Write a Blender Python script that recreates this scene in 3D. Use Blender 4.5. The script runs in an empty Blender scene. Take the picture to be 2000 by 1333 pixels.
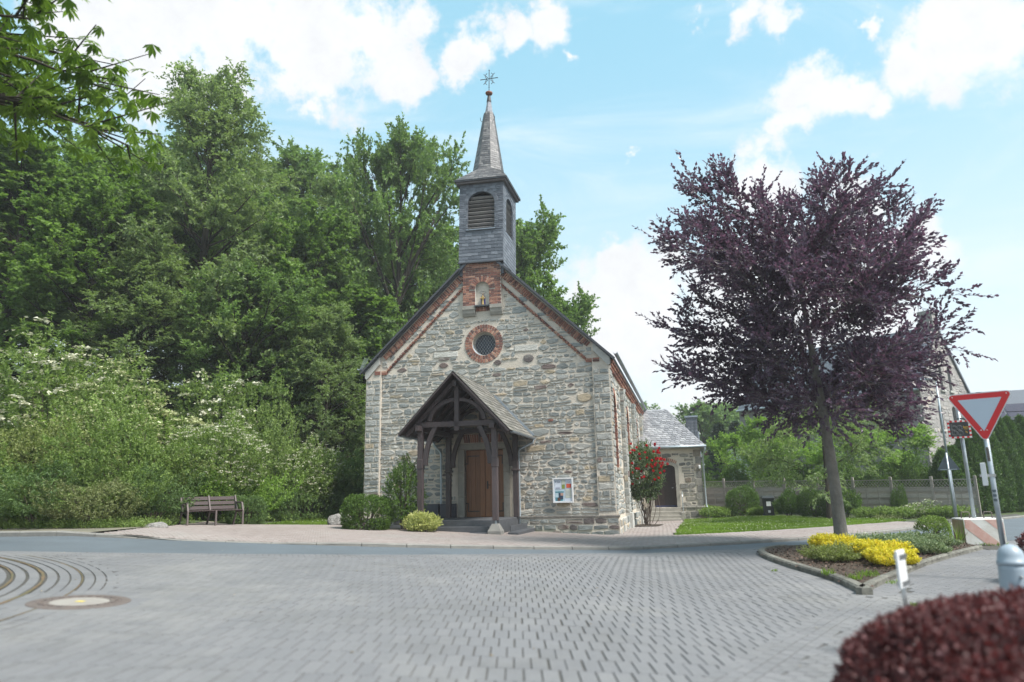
import bpy, bmesh, math, random
import numpy as np
from mathutils import Vector, Matrix
from mathutils.geometry import tessellate_polygon

rad = math.radians
S = bpy.context.scene
COL = S.collection
RNG = np.random.default_rng(7)
random.seed(7)

# ------------------------------------------------------------------ camera
cam = bpy.data.cameras.new("camera")
cam.sensor_width = 36.0
cam.lens = 36.0 * 1380.0 / 2000.0
cam.clip_end = 2000
cam.clip_start = 0.1
cam.dof.use_dof = True
cam.dof.focus_distance = 22.0
cam.dof.aperture_fstop = 0.7
camo = bpy.data.objects.new("camera", cam)
COL.objects.link(camo)
camo.location = (0, 0, 1.5)
camo.rotation_euler = (Matrix.Rotation(math.pi / 2 + rad(12.1), 3, 'X') @ Matrix.Rotation(rad(-1.2), 3, 'Z')).to_euler()
S.camera = camo

# ------------------------------------------------------------------ exposure, sky, sun
S.view_settings.view_transform = 'Standard'
S.view_settings.look = 'None'
S.view_settings.exposure = 1.65
S.view_settings.gamma = 1.0
S.cycles.max_bounces = 8
S.cycles.diffuse_bounces = 3
S.cycles.glossy_bounces = 2
S.cycles.transmission_bounces = 4
S.cycles.transparent_max_bounces = 8
S.cycles.caustics_reflective = False
S.cycles.caustics_refractive = False
S.cycles.sample_clamp_indirect = 6
S.cycles.use_denoising = True

SUN_AZ, SUN_EL = rad(125), rad(54)
sd = Vector((math.sin(SUN_AZ) * math.cos(SUN_EL), math.cos(SUN_AZ) * math.cos(SUN_EL), math.sin(SUN_EL)))
sun = bpy.data.lights.new("sun", 'SUN')
sun.energy = 2.3
sun.angle = rad(14)
sun.color = (1.0, 0.95, 0.88)
suno = bpy.data.objects.new("sun", sun)
COL.objects.link(suno)
suno.rotation_euler = sd.to_track_quat('Z', 'Y').to_euler()


class NT:
    """small helper to write node trees"""
    def __init__(s, tree):
        s.t = tree
        s.n = tree.nodes
        s.l = tree.links

    def add(s, typ, **kw):
        nd = s.n.new(typ)
        ins = kw.pop('ins', {})
        for k, v in kw.items():
            setattr(nd, k, v)
        for k, v in ins.items():
            s.set(nd, k, v)
        return nd

    def set(s, nd, k, v):
        sock = nd.inputs[k]
        if isinstance(v, bpy.types.NodeSocket):
            s.l.new(v, sock)
        else:
            sock.default_value = v

    def math(s, op, a, b=0.0, c=None, clamp=False):
        nd = s.add('ShaderNodeMath', operation=op, use_clamp=clamp)
        s.set(nd, 0, a)
        s.set(nd, 1, b)
        if c is not None:
            s.set(nd, 2, c)
        return nd.outputs[0]

    def noise(s, vec, scale, detail=4, rough=0.55, dist=0.0):
        nd = s.add('ShaderNodeTexNoise', ins={'Scale': scale, 'Detail': detail, 'Roughness': rough, 'Distortion': dist})
        if vec is not None:
            s.l.new(vec, nd.inputs['Vector'])
        return nd

    def mix(s, fac, a, b, blend='MIX'):
        nd = s.add('ShaderNodeMix', data_type='RGBA', blend_type=blend)
        s.set(nd, 0, fac)
        s.set(nd, 6, a if isinstance(a, bpy.types.NodeSocket) else (*a, 1.0))
        s.set(nd, 7, b if isinstance(b, bpy.types.NodeSocket) else (*b, 1.0))
        return nd.outputs[2]

    def ramp(s, fac, stops, interp='LINEAR'):
        nd = s.add('ShaderNodeValToRGB')
        cr = nd.color_ramp
        cr.interpolation = interp
        while len(cr.elements) < len(stops):
            cr.elements.new(0.5)
        for e, (p, c) in zip(cr.elements, stops):
            e.position = p
            e.color = (*c, 1.0)
        s.set(nd, 0, fac)
        return nd.outputs[0]

    def maprange(s, v, a, b, c=0.0, d=1.0, smooth=False):
        nd = s.add('ShaderNodeMapRange', clamp=True)
        if smooth:
            nd.interpolation_type = 'SMOOTHSTEP'
        s.set(nd, 0, v)
        for i, x in zip((1, 2, 3, 4), (a, b, c, d)):
            nd.inputs[i].default_value = x
        return nd.outputs[0]


w = bpy.data.worlds.new("World")
S.world = w
w.use_nodes = True
W = NT(w.node_tree)
W.n.clear()
sky = W.add('ShaderNodeTexSky', sky_type='NISHITA', sun_disc=False)
sky.sun_elevation = SUN_EL
sky.sun_rotation = SUN_AZ
sky.altitude = 300
sky.air_density = 1.0
sky.dust_density = 1.2
sky.ozone_density = 1.5
tc = W.add('ShaderNodeTexCoord').outputs['Generated']
n1 = W.noise(tc, 9.0, 7, 0.62)
wob = W.add('ShaderNodeVectorMath', operation='MULTIPLY_ADD')
W.set(wob, 0, n1.outputs['Color'])
wob.inputs[1].default_value = (0.13, 0.13, 0.13)
W.set(wob, 2, tc)
sub = W.add('ShaderNodeVectorMath', operation='SUBTRACT')
W.set(sub, 0, wob.outputs[0])
sub.inputs[1].default_value = (0.065, 0.065, 0.065)
vec = sub.outputs[0]
CLOUDS = [(-0.413, 0.734, 0.539, 0.093), (-0.333, 0.754, 0.566, 0.107), (-0.248, 0.783, 0.571, 0.093), (-0.278, 0.8, 0.533, 0.05),
          (-0.187, 0.794, 0.578, 0.071), (-0.146, 0.825, 0.546, 0.043), (-0.122, 0.793, 0.597, 0.032), (-0.44, 0.761, 0.477, 0.032),
          (-0.395, 0.763, 0.511, 0.057), (-0.245, 0.827, 0.506, 0.029), (-0.479, 0.706, 0.521, 0.043), (-0.045, 0.817, 0.576, 0.036),
          (-0.063, 0.828, 0.557, 0.025), (0.008, 0.82, 0.573, 0.023), (0.048, 0.816, 0.577, 0.032), (0.072, 0.834, 0.547, 0.013),
          (0.299, 0.77, 0.563, 0.025), (0.344, 0.76, 0.551, 0.025), (0.243, 0.786, 0.569, 0.014), (0.27, 0.765, 0.585, 0.016),
          (0.423, 0.736, 0.529, 0.013), (0.385, 0.788, 0.481, 0.043), (0.413, 0.782, 0.467, 0.032), (0.451, 0.77, 0.452, 0.019),
          (0.392, 0.766, 0.509, 0.019), (0.365, 0.819, 0.444, 0.024), (0.47, 0.733, 0.491, 0.039), (0.519, 0.696, 0.497, 0.068),
          (0.554, 0.681, 0.479, 0.05), (0.487, 0.704, 0.517, 0.036), (0.179, 0.959, 0.221, 0.11), (0.148, 0.936, 0.319, 0.02),
          (0.265, 0.949, 0.174, 0.125), (0.175, 0.882, 0.439, 0.011), (0.337, 0.853, 0.398, 0.05), (0.424, 0.842, 0.335, 0.043),
          (0.496, 0.819, 0.29, 0.043), (0.376, 0.897, 0.23, 0.143), (-0.261, 0.838, 0.479, 0.018)]
acc = None
for cx, cy, cz, cr in CLOUDS:
    d = W.add('ShaderNodeVectorMath', operation='DISTANCE')
    W.set(d, 0, vec)
    d.inputs[1].default_value = (cx, cy, cz)
    v = W.math('MULTIPLY_ADD', d.outputs['Value'], -1.0 / (cr * 1.14), 1.0)
    acc = v if acc is None else W.math('MAXIMUM', acc, v)
n2 = W.noise(vec, 3.2, 6, 0.6)
sep = W.add('ShaderNodeSeparateXYZ')
W.set(sep, 0, tc)
# the same broken cloud goes on outside the view
away = W.maprange(sep.outputs[1], 0.62, 0.35, 0.0, 1.0, True)
gen = W.math('MULTIPLY', W.math('SUBTRACT', n2.outputs['Fac'], 0.5), 5.0)
gen = W.math('MULTIPLY', W.math('MAXIMUM', gen, -1.0), away)
acc = W.math('MAXIMUM', acc, W.math('SUBTRACT', gen, W.math('SUBTRACT', 1.0, away)))
n3 = W.noise(tc, 14.0, 8, 0.68)
acc = W.math('ADD', acc, W.math('MULTIPLY', W.math('SUBTRACT', n3.outputs['Fac'], 0.5), 2.9))
mask = W.maprange(acc, -0.12, 0.55, 0.0, 1.0, True)
skyc = W.mix(0.68, sky.outputs[0], (1.62, 3.3, 3.85))
# whitening towards the horizon, all round
hz = W.maprange(sep.outputs[2], 0.02, 0.60, 0.88, 0.0, True)
SKYW = (3.7, 4.0, 4.15)
skyc = W.mix(hz, skyc, SKYW)
vm = W.add('ShaderNodeMapping')
vm.inputs['Rotation'].default_value = (0.2, 0.5, 0.3)
vm.inputs['Scale'].default_value = (1.0, 2.2, 5.0)
W.set(vm, 0, tc)
nv = W.noise(vm.outputs[0], 1.9, 7, 0.62, 0.8)
skyc = W.mix(W.maprange(nv.outputs['Fac'], 0.42, 0.78, 0.0, 0.65, True), skyc, SKYW)
shade = W.math('MULTIPLY_ADD', n3.outputs['Fac'], -0.45, 1.2)
cl = W.mix(1.0, (3.95, 3.97, 4.05), shade, 'MULTIPLY')
fin = W.mix(W.math('MULTIPLY', mask, 0.96), skyc, cl)
bg = W.add('ShaderNodeBackground')
W.set(bg, 0, fin)
bg.inputs[1].default_value = 0.085
wo = W.add('ShaderNodeOutputWorld')
W.l.new(bg.outputs[0], wo.inputs[0])
w.cycles.sampling_method = 'MANUAL'
w.cycles.sample_map_resolution = 512


# ------------------------------------------------------------------ materials
def new_mat(name):
    m = bpy.data.materials.new(name)
    m.use_nodes = True
    T = NT(m.node_tree)
    T.n.clear()
    out = T.add('ShaderNodeOutputMaterial')
    return m, T, out


def varfac(T):
    return T.add('ShaderNodeAttribute', attribute_name='var').outputs['Fac']


def mat_simple(name, c1, c2=None, scale=6.0, rough=0.7, bump=0.2, bscale=40.0, metal=0.0, detail=5, stretch=(1, 1, 1), usevar=False, spec=0.5, bdist=0.01):
    m, T, out = new_mat(name)
    co = T.add('ShaderNodeTexCoord').outputs['Object']
    mp = T.add('ShaderNodeMapping')
    mp.inputs['Scale'].default_value = stretch
    T.set(mp, 0, co)
    n = T.noise(mp.outputs[0], scale, detail, 0.65)
    c2 = c2 or tuple(x * 0.7 for x in c1)
    f = T.maprange(n.outputs['Fac'], 0.3, 0.7)
    col = T.mix(f, c1, c2)
    if usevar:
        v = varfac(T)
        col = T.mix(1.0, col, T.mix(v, (0.72, 0.72, 0.72), (1.25, 1.25, 1.25)), 'MULTIPLY')
    p = T.add('ShaderNodeBsdfPrincipled')
    T.set(p, 'Base Color', col)
    nb = T.noise(mp.outputs[0], bscale, 4, 0.6)
    r = T.math('MULTIPLY_ADD', nb.outputs['Fac'], 0.25, rough - 0.12)
    T.set(p, 'Roughness', r)
    p.inputs['Metallic'].default_value = metal
    p.inputs['Specular IOR Level'].default_value = spec
    if bump:
        b = T.add('ShaderNodeBump')
        b.inputs['Strength'].default_value = bump
        b.inputs['Distance'].default_value = bdist
        T.set(b, 'Height', nb.outputs['Fac'])
        T.l.new(b.outputs[0], p.inputs['Normal'])
    T.l.new(p.outputs[0], out.inputs[0])
    return m


def mat_ramp(name, stops, rough=0.85, noise_scale=7.0, namt=0.5, bump=0.5, bscale=25.0, stretch=(1, 1, 1), bdist=0.02, stain=None, stain2=None):
    """colour picked by each piece's own 'var' value, with grain over it"""
    m, T, out = new_mat(name)
    co = T.add('ShaderNodeTexCoord').outputs['Object']
    mp = T.add('ShaderNodeMapping')
    mp.inputs['Scale'].default_value = stretch
    T.set(mp, 0, co)
    v = varfac(T)
    col = T.ramp(v, stops)
    n = T.noise(mp.outputs[0], noise_scale, 6, 0.7)
    k = T.maprange(n.outputs['Fac'], 0.25, 0.75, 1.0 - namt, 1.0 + namt)
    col = T.mix(1.0, col, k, 'MULTIPLY')
    if stain:
        ns = T.noise(co, stain[1], 5, 0.7)
        col = T.mix(T.maprange(ns.outputs['Fac'], 0.5, 0.72, 0.0, stain[2]), col, stain[0])
    if stain2:
        ns = T.noise(co, stain2[1], 6, 0.75, 0.6)
        col = T.mix(T.maprange(ns.outputs['Fac'], 0.48, 0.75, 0.0, stain2[2]), col, stain2[0])
    p = T.add('ShaderNodeBsdfPrincipled')
    T.set(p, 'Base Color', col)
    p.inputs['Roughness'].default_value = rough
    nb = T.noise(mp.outputs[0], bscale, 6, 0.7)
    b = T.add('ShaderNodeBump')
    b.inputs['Strength'].default_value = bump
    b.inputs['Distance'].default_value = bdist
    T.set(b, 'Height', nb.outputs['Fac'])
    T.l.new(b.outputs[0], p.inputs['Normal'])
    T.l.new(p.outputs[0], out.inputs[0])
    return m


def mat_leaf(name, ca, cb, trans=0.35, rough=0.5, tcol=None, cc=None):
    m, T, out = new_mat(name)
    v = varfac(T)
    stops = [(0.0, ca), (0.75, cb), (1.0, cc or tuple(min(1, x * 1.5) for x in cb))]
    col = T.ramp(v, stops)
    p = T.add('ShaderNodeBsdfPrincipled')
    T.set(p, 'Base Color', col)
    p.inputs['Roughness'].default_value = rough
    p.inputs['Specular IOR Level'].default_value = 0.35
    tr = T.add('ShaderNodeBsdfTranslucent')
    tcl = T.mix(1.0, col, tcol or (1.25, 1.4, 0.7), 'MULTIPLY')
    T.set(tr, 0, tcl)
    mx = T.add('ShaderNodeMixShader')
    mx.inputs[0].default_value = trans
    T.l.new(p.outputs[0], mx.inputs[1])
    T.l.new(tr.outputs[0], mx.inputs[2])
    T.l.new(mx.outputs[0], out.inputs[0])
    return m


STONE = mat_ramp('rubble_stone', [(0.0, (0.16, 0.175, 0.175)), (0.25, (0.26, 0.28, 0.275)), (0.5, (0.345, 0.355, 0.34)), (0.68, (0.42, 0.415, 0.385)),
                                  (0.74, (0.34, 0.29, 0.21)), (0.80, (0.42, 0.35, 0.25)), (0.86, (0.16, 0.12, 0.11)), (0.93, (0.10, 0.09, 0.09)), (0.97, (0.5, 0.49, 0.45)), (1.0, (0.55, 0.54, 0.5))],
                 noise_scale=9, namt=0.38, bump=0.9, bscale=14, stretch=(0.7, 0.7, 2.2), bdist=0.03, stain=((0.42, 0.41, 0.37), 1.3, 0.5))
MORTAR = mat_simple('lime_mortar', (0.64, 0.575, 0.49), (0.50, 0.455, 0.395), 2.5, 0.95, 1.0, 30, bdist=0.02)
BRICK = mat_ramp('red_brick', [(0.0, (0.11, 0.06, 0.055)), (0.3, (0.235, 0.10, 0.075)), (0.7, (0.33, 0.155, 0.11)), (1.0, (0.43, 0.25, 0.18))], noise_scale=20, namt=0.35, bump=0.5, bscale=40)
SLATE = mat_ramp('wall_slate', [(0.0, (0.075, 0.085, 0.105)), (0.6, (0.12, 0.135, 0.16)), (1.0, (0.18, 0.195, 0.225))], rough=0.42, noise_scale=12, namt=0.2, bump=0.3, bscale=18)
SPIRESLATE = mat_ramp('weathered_spire_slate', [(0.0, (0.07, 0.072, 0.078)), (0.6, (0.14, 0.14, 0.145)), (1.0, (0.23, 0.225, 0.22))], rough=0.5, noise_scale=12, namt=0.3, bump=0.4, bscale=18)
PORCHSLATE = mat_ramp('mossy_slate', [(0.0, (0.10, 0.10, 0.09)), (0.6, (0.17, 0.165, 0.15)), (1.0, (0.25, 0.24, 0.22))], rough=0.7, noise_scale=10, namt=0.3, bump=0.5, stain=((0.10, 0.10, 0.05), 3.0, 0.6))
ROOFSLATE = mat_ramp('grey_roof_slate', [(0.0, (0.17, 0.17, 0.18)), (0.6, (0.25, 0.25, 0.265)), (1.0, (0.34, 0.34, 0.35))], rough=0.45, noise_scale=8, namt=0.25, bump=0.4)
DARKWOOD = mat_simple('dark_stained_timber', (0.035, 0.028, 0.032), (0.075, 0.055, 0.055), 6, 0.6, 0.5, 30, stretch=(4, 4, 0.7), usevar=True)
DOORWOOD = mat_simple('brown_oak_boards', (0.27, 0.125, 0.06), (0.16, 0.072, 0.036), 5, 0.5, 0.3, 30, stretch=(9, 9, 0.5), usevar=True)
DARKDOOR = mat_simple('dark_brown_boards', (0.035, 0.020, 0.018), (0.02, 0.013, 0.012), 5, 0.5, 0.3, 30, stretch=(9, 9, 0.5), usevar=True)
IRON = mat_simple('black_iron', (0.02, 0.02, 0.022), (0.035, 0.03, 0.028), 20, 0.5, 0.2, 60)
ZINC = mat_simple('zinc_sheet', (0.36, 0.41, 0.46), (0.27, 0.31, 0.36), 5, 0.4, 0.05, 60, metal=0.55)
GALV = mat_simple('galvanised_steel', (0.42, 0.48, 0.52), (0.33, 0.38, 0.42), 8, 0.45, 0.08, 50, metal=0.5)
PLASTER = mat_simple('pale_plaster', (0.5, 0.5, 0.47), (0.38, 0.38, 0.36), 5, 0.9, 0.3, 30)
SANDSTONE = mat_simple('worn_sandstone', (0.36, 0.34, 0.30), (0.25, 0.24, 0.215), 5, 0.9, 0.5, 30)
STEPSTONE = mat_simple('dark_basalt_step', (0.085, 0.09, 0.10), (0.055, 0.06, 0.068), 6, 0.6, 0.3, 50)
CONCRETE = mat_simple('grey_concrete', (0.24, 0.235, 0.215), (0.18, 0.175, 0.165), 4, 0.9, 0.5, 60)
MOSSCONC = mat_simple('mossy_kerb_concrete', (0.20, 0.195, 0.17), (0.09, 0.09, 0.075), 7, 0.95, 0.9, 40, usevar=True, bdist=0.02)
GLASSDARK = mat_simple('dark_leaded_glass', (0.02, 0.03, 0.05), (0.035, 0.045, 0.07), 14, 0.2, 0.1, 30)
LEAD = mat_simple('lead_came', (0.45, 0.46, 0.48), None, 8, 0.5, 0.0)
VOID = mat_simple('unlit_interior', (0.015, 0.015, 0.015), None, 8, 0.95, 0.0)
ASPHALT = mat_simple('asphalt', (0.112, 0.135, 0.155), (0.088, 0.105, 0.12), 0.9, 0.8, 0.6, 260, bdist=0.006)
PAVER = mat_ramp('grey_concrete_paver', [(0.0, (0.146, 0.148, 0.156)), (0.5, (0.160, 0.162, 0.169)), (1.0, (0.177, 0.178, 0.184))], rough=0.8, noise_scale=30, namt=0.12, bump=0.25, bscale=90, bdist=0.006, stain=((0.25, 0.245, 0.235), 0.32, 0.7), stain2=((0.105, 0.105, 0.10), 0.8, 0.55))
PINKPAVER = mat_ramp('reddish_sidewalk_paver', [(0.0, (0.215, 0.18, 0.165)), (0.5, (0.27, 0.23, 0.215)), (1.0, (0.32, 0.28, 0.265))], rough=0.85, noise_scale=20, namt=0.12, bump=0.25, bscale=80, bdist=0.006, stain=((0.27, 0.26, 0.24), 0.5, 0.7))
JOINT = mat_simple('joint_sand', (0.075, 0.07, 0.065), (0.055, 0.055, 0.045), 3, 0.95, 0.4, 60)
MOSSJOINT = mat_simple('rusty_moss_joint', (0.15, 0.095, 0.055), (0.09, 0.09, 0.045), 3, 0.95, 0.4, 60)
CAST = mat_simple('rusty_cast_iron', (0.15, 0.12, 0.105), (0.10, 0.085, 0.08), 10, 0.7, 0.6, 40)
MANCON = mat_simple('manhole_concrete', (0.30, 0.285, 0.26), (0.24, 0.22, 0.2), 8, 0.9, 0.3, 60)
YELPAINT = mat_simple('yellow_spot_paint', (0.62, 0.5, 0.1), None, 8, 0.8, 0.0)
BENCHWOOD = mat_simple('brown_recycled_slat', (0.05, 0.03, 0.03), (0.035, 0.022, 0.022), 8, 0.6, 0.2, 50)
BENCHLEG = mat_simple('greybrown_bench_leg', (0.13, 0.105, 0.10), (0.10, 0.08, 0.078), 8, 0.6, 0.2, 50)
BOULDER = mat_simple('lichen_boulder', (0.14, 0.13, 0.125), (0.36, 0.35, 0.33), 9, 0.95, 1.0, 20, bdist=0.05)
FENCEWOOD = mat_simple('weathered_fence_wood', (0.40, 0.36, 0.33), (0.27, 0.25, 0.23), 5, 0.9, 0.4, 40, stretch=(1, 1, 6), usevar=True)
SOIL = mat_simple('soil', (0.07, 0.05, 0.035), (0.04, 0.032, 0.022), 3, 0.95, 0.6, 30)
MULCHM = mat_ramp('bark_mulch', [(0.0, (0.035, 0.02, 0.016)), (0.6, (0.095, 0.055, 0.042)), (1.0, (0.2, 0.14, 0.11))], noise_scale=20)
WHITE = mat_simple('white_paint', (0.74, 0.75, 0.76), (0.62, 0.63, 0.64), 6, 0.5, 0.05, 50)
RED = mat_simple('sign_red', (0.62, 0.008, 0.014), (0.56, 0.008, 0.012), 6, 0.35, 0.0)
SIGNWHITE = mat_simple('reflective_white', (0.46, 0.53, 0.62), (0.44, 0.51, 0.60), 3, 0.35, 0.0)
SIGNEDGE = mat_simple('sign_aluminium', (0.6, 0.62, 0.64), (0.5, 0.52, 0.54), 6, 0.4, 0.0, metal=0.3)
SIGNBACK = mat_simple('sign_back_grey', (0.10, 0.13, 0.15), (0.08, 0.10, 0.12), 6, 0.6, 0.0)
BLACKP = mat_simple('black_plastic', (0.02, 0.024, 0.026), (0.03, 0.034, 0.036), 8, 0.45, 0.1, 60)
AMBER = mat_simple('amber_print', (0.75, 0.45, 0.03), (0.7, 0.42, 0.03), 6, 0.6, 0.0)
GREYPRINT = mat_simple('grey_led_rows', (0.22, 0.24, 0.25), (0.16, 0.18, 0.19), 12, 0.5, 0.0)
BOLLARDM = mat_simple('bluegrey_enamel', (0.30, 0.36, 0.42), (0.27, 0.33, 0.385), 5, 0.4, 0.05, 60)
STEEL = mat_simple('brushed_steel', (0.5, 0.5, 0.5), (0.38, 0.38, 0.38), 5, 0.3, 0.05, 60, metal=0.9, stretch=(8, 8, 0.5))
BARKG = mat_simple('grey_beech_bark', (0.20, 0.19, 0.175), (0.115, 0.11, 0.10), 5, 0.9, 1.0, 14, stretch=(1, 1, 0.6), bdist=0.03)
BARKD = mat_simple('dark_bark', (0.055, 0.045, 0.035), (0.03, 0.026, 0.02), 5, 0.95, 1.0, 14, stretch=(1, 1, 0.4), bdist=0.03)
FARSTONE = mat_simple('far_rubble_wall', (0.36, 0.34, 0.32), (0.22, 0.215, 0.21), 3.2, 0.95, 1.0, 5, bdist=0.05, stretch=(1, 1, 1.8))
REDTILE = mat_simple('red_roof_tile', (0.28, 0.11, 0.085), (0.2, 0.08, 0.07), 5, 0.8, 0.5, 20)
SOLAR = mat_simple('solar_cell', (0.055, 0.05, 0.075), (0.04, 0.04, 0.06), 3, 0.25, 0.0)
GRASSG = mat_simple('meadow_ground', (0.07, 0.10, 0.03), (0.045, 0.07, 0.02), 0.8, 0.95, 0.5, 20)

LF_FOREST = mat_leaf('forest_leaf', (0.095, 0.155, 0.058), (0.195, 0.285, 0.110), 0.45)
LF_MAPLE = mat_leaf('maple_leaf', (0.085, 0.145, 0.042), (0.185, 0.28, 0.082), 0.45)
LF_CHERRY = mat_leaf('soft_green_leaf', (0.125, 0.175, 0.082), (0.24, 0.31, 0.145), 0.45)
LF_BEECH = mat_leaf('copper_beech_leaf', (0.050, 0.040, 0.066), (0.122, 0.094, 0.135), 0.36, 0.33, (1.5, 0.9, 1.05), (0.24, 0.20, 0.27))
LF_CHEST = mat_leaf('chestnut_leaf', (0.08, 0.135, 0.025), (0.17, 0.25, 0.05), 0.52)
LF_SHRUB = mat_leaf('shrub_leaf', (0.11, 0.165, 0.045), (0.23, 0.315, 0.095), 0.38)
LF_BRIGHT = mat_leaf('bright_green_leaf', (0.12, 0.20, 0.04), (0.25, 0.38, 0.085), 0.42)
LF_OLIVE = mat_leaf('olive_leaf', (0.13, 0.155, 0.05), (0.24, 0.28, 0.10), 0.35)
LF_BROWN = mat_leaf('brownish_twig_leaf', (0.11, 0.125, 0.05), (0.21, 0.24, 0.10), 0.3)
LF_BLUEG = mat_leaf('bluegreen_leaf', (0.075, 0.13, 0.05), (0.16, 0.24, 0.085), 0.35)
LF_BOX = mat_leaf('box_leaf', (0.045, 0.085, 0.018), (0.125, 0.21, 0.045), 0.35)
LF_YELLOW = mat_leaf('golden_leaf', (0.42, 0.42, 0.04), (0.78, 0.68, 0.06), 0.35, 0.5, (1.2, 1.2, 0.5), (0.8, 0.5, 0.2))
LF_VARIEG = mat_leaf('variegated_leaf', (0.18, 0.24, 0.06), (0.55, 0.56, 0.22), 0.3, 0.5, (1.1, 1.2, 0.6), (0.72, 0.7, 0.4))
LF_PALEV = mat_leaf('pale_variegated_leaf', (0.10, 0.16, 0.08), (0.28, 0.34, 0.20), 0.3, 0.5, (1.1, 1.2, 0.6), (0.5, 0.55, 0.4))
LF_RED = mat_leaf('red_barberry_leaf', (0.055, 0.025, 0.028), (0.15, 0.06, 0.06), 0.3, 0.5, (1.5, 0.65, 0.6), (0.27, 0.15, 0.16))
LF_THUJA = mat_leaf('thuja_spray', (0.035, 0.075, 0.02), (0.09, 0.165, 0.035), 0.25)
LF_FIR = mat_leaf('fir_needle', (0.025, 0.05, 0.03), (0.055, 0.09, 0.05), 0.15)
LF_GRASS = mat_leaf('lawn_blade', (0.09, 0.16, 0.02), (0.20, 0.30, 0.045), 0.35)
LF_ROSE = mat_leaf('rose_leaf', (0.06, 0.10, 0.045), (0.14, 0.19, 0.09), 0.3)
PETALW = mat_leaf('creamy_blossom', (0.5, 0.5, 0.36), (0.68, 0.68, 0.55), 0.3, 0.7, (1, 1, 0.9), (0.75, 0.75, 0.68))
PETALC = mat_leaf('cream_umbel', (0.40, 0.44, 0.22), (0.58, 0.60, 0.36), 0.3, 0.7, (1, 1, 0.9), (0.68, 0.69, 0.5))
PETALR = mat_leaf('red_rose_petal', (0.35, 0.004, 0.01), (0.62, 0.012, 0.02), 0.25, 0.5, (1.3, 0.6, 0.6))
TWIG = mat_simple('brown_twig', (0.10, 0.075, 0.06), None, 8, 0.9, 0.0)


# ------------------------------------------------------------------ mesh helpers
def setprops(o, label=None, cat=None, group=None, kind=None):
    if label:
        o['label'] = label
    if cat:
        o['category'] = cat
    if group:
        o['group'] = group
    if kind:
        o['kind'] = kind
    return o


def link(o, parent=None):
    COL.objects.link(o)
    if parent is not None:
        o.parent = parent
    return o


def empty(name, loc=(0, 0, 0), rz=0.0, label=None, cat=None, group=None, kind=None):
    o = bpy.data.objects.new(name, None)
    o.empty_display_size = 0.2
    o.location = loc
    o.rotation_euler = (0, 0, rz)
    link(o)
    return setprops(o, label, cat, group, kind)


def put_var(me, var):
    a = me.attributes.new('var', 'FLOAT', 'POINT')
    if np.isscalar(var):
        arr = np.full(len(me.vertices), var, np.float32)
    else:
        arr = np.asarray(var, np.float32)
    a.data.foreach_set('value', arr)


def mk(name, V, F, mat, parent=None, var=0.5, smooth=False):
    me = bpy.data.meshes.new(name)
    me.from_pydata([tuple(map(float, v)) for v in V], [], [tuple(int(i) for i in f) for f in F])
    put_var(me, var)
    me.materials.append(mat)
    if smooth:
        me.polygons.foreach_set('use_smooth', [True] * len(me.polygons))
    o = bpy.data.objects.new(name, me)
    return link(o, parent)


def bulk_mesh(name, V, F, mat, var=None, smooth=False):
    """V (N,3), F (M,k) uniform polygons"""
    V = np.asarray(V, np.float32)
    F = np.asarray(F, np.int32)
    me = bpy.data.meshes.new(name)
    me.vertices.add(len(V))
    me.vertices.foreach_set('co', V.ravel())
    k = F.shape[1]
    me.loops.add(F.size)
    me.loops.foreach_set('vertex_index', F.ravel())
    me.polygons.add(len(F))
    me.polygons.foreach_set('loop_start', np.arange(0, F.size, k, dtype=np.int32))
    me.polygons.foreach_set('loop_total', np.full(len(F), k, np.int32))
    me.update(calc_edges=True)
    me.polygons.foreach_set('use_smooth', np.full(len(F), bool(smooth)))
    put_var(me, 0.5 if var is None else var)
    me.materials.append(mat)
    return me


def bulk(name, V, F, mat, parent=None, var=None, smooth=False):
    return link(bpy.data.objects.new(name, bulk_mesh(name, V, F, mat, var, smooth)), parent)


BOXF = [(0, 3, 2, 1), (4, 5, 6, 7), (0, 1, 5, 4), (1, 2, 6, 5), (2, 3, 7, 6), (3, 0, 4, 7)]


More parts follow.
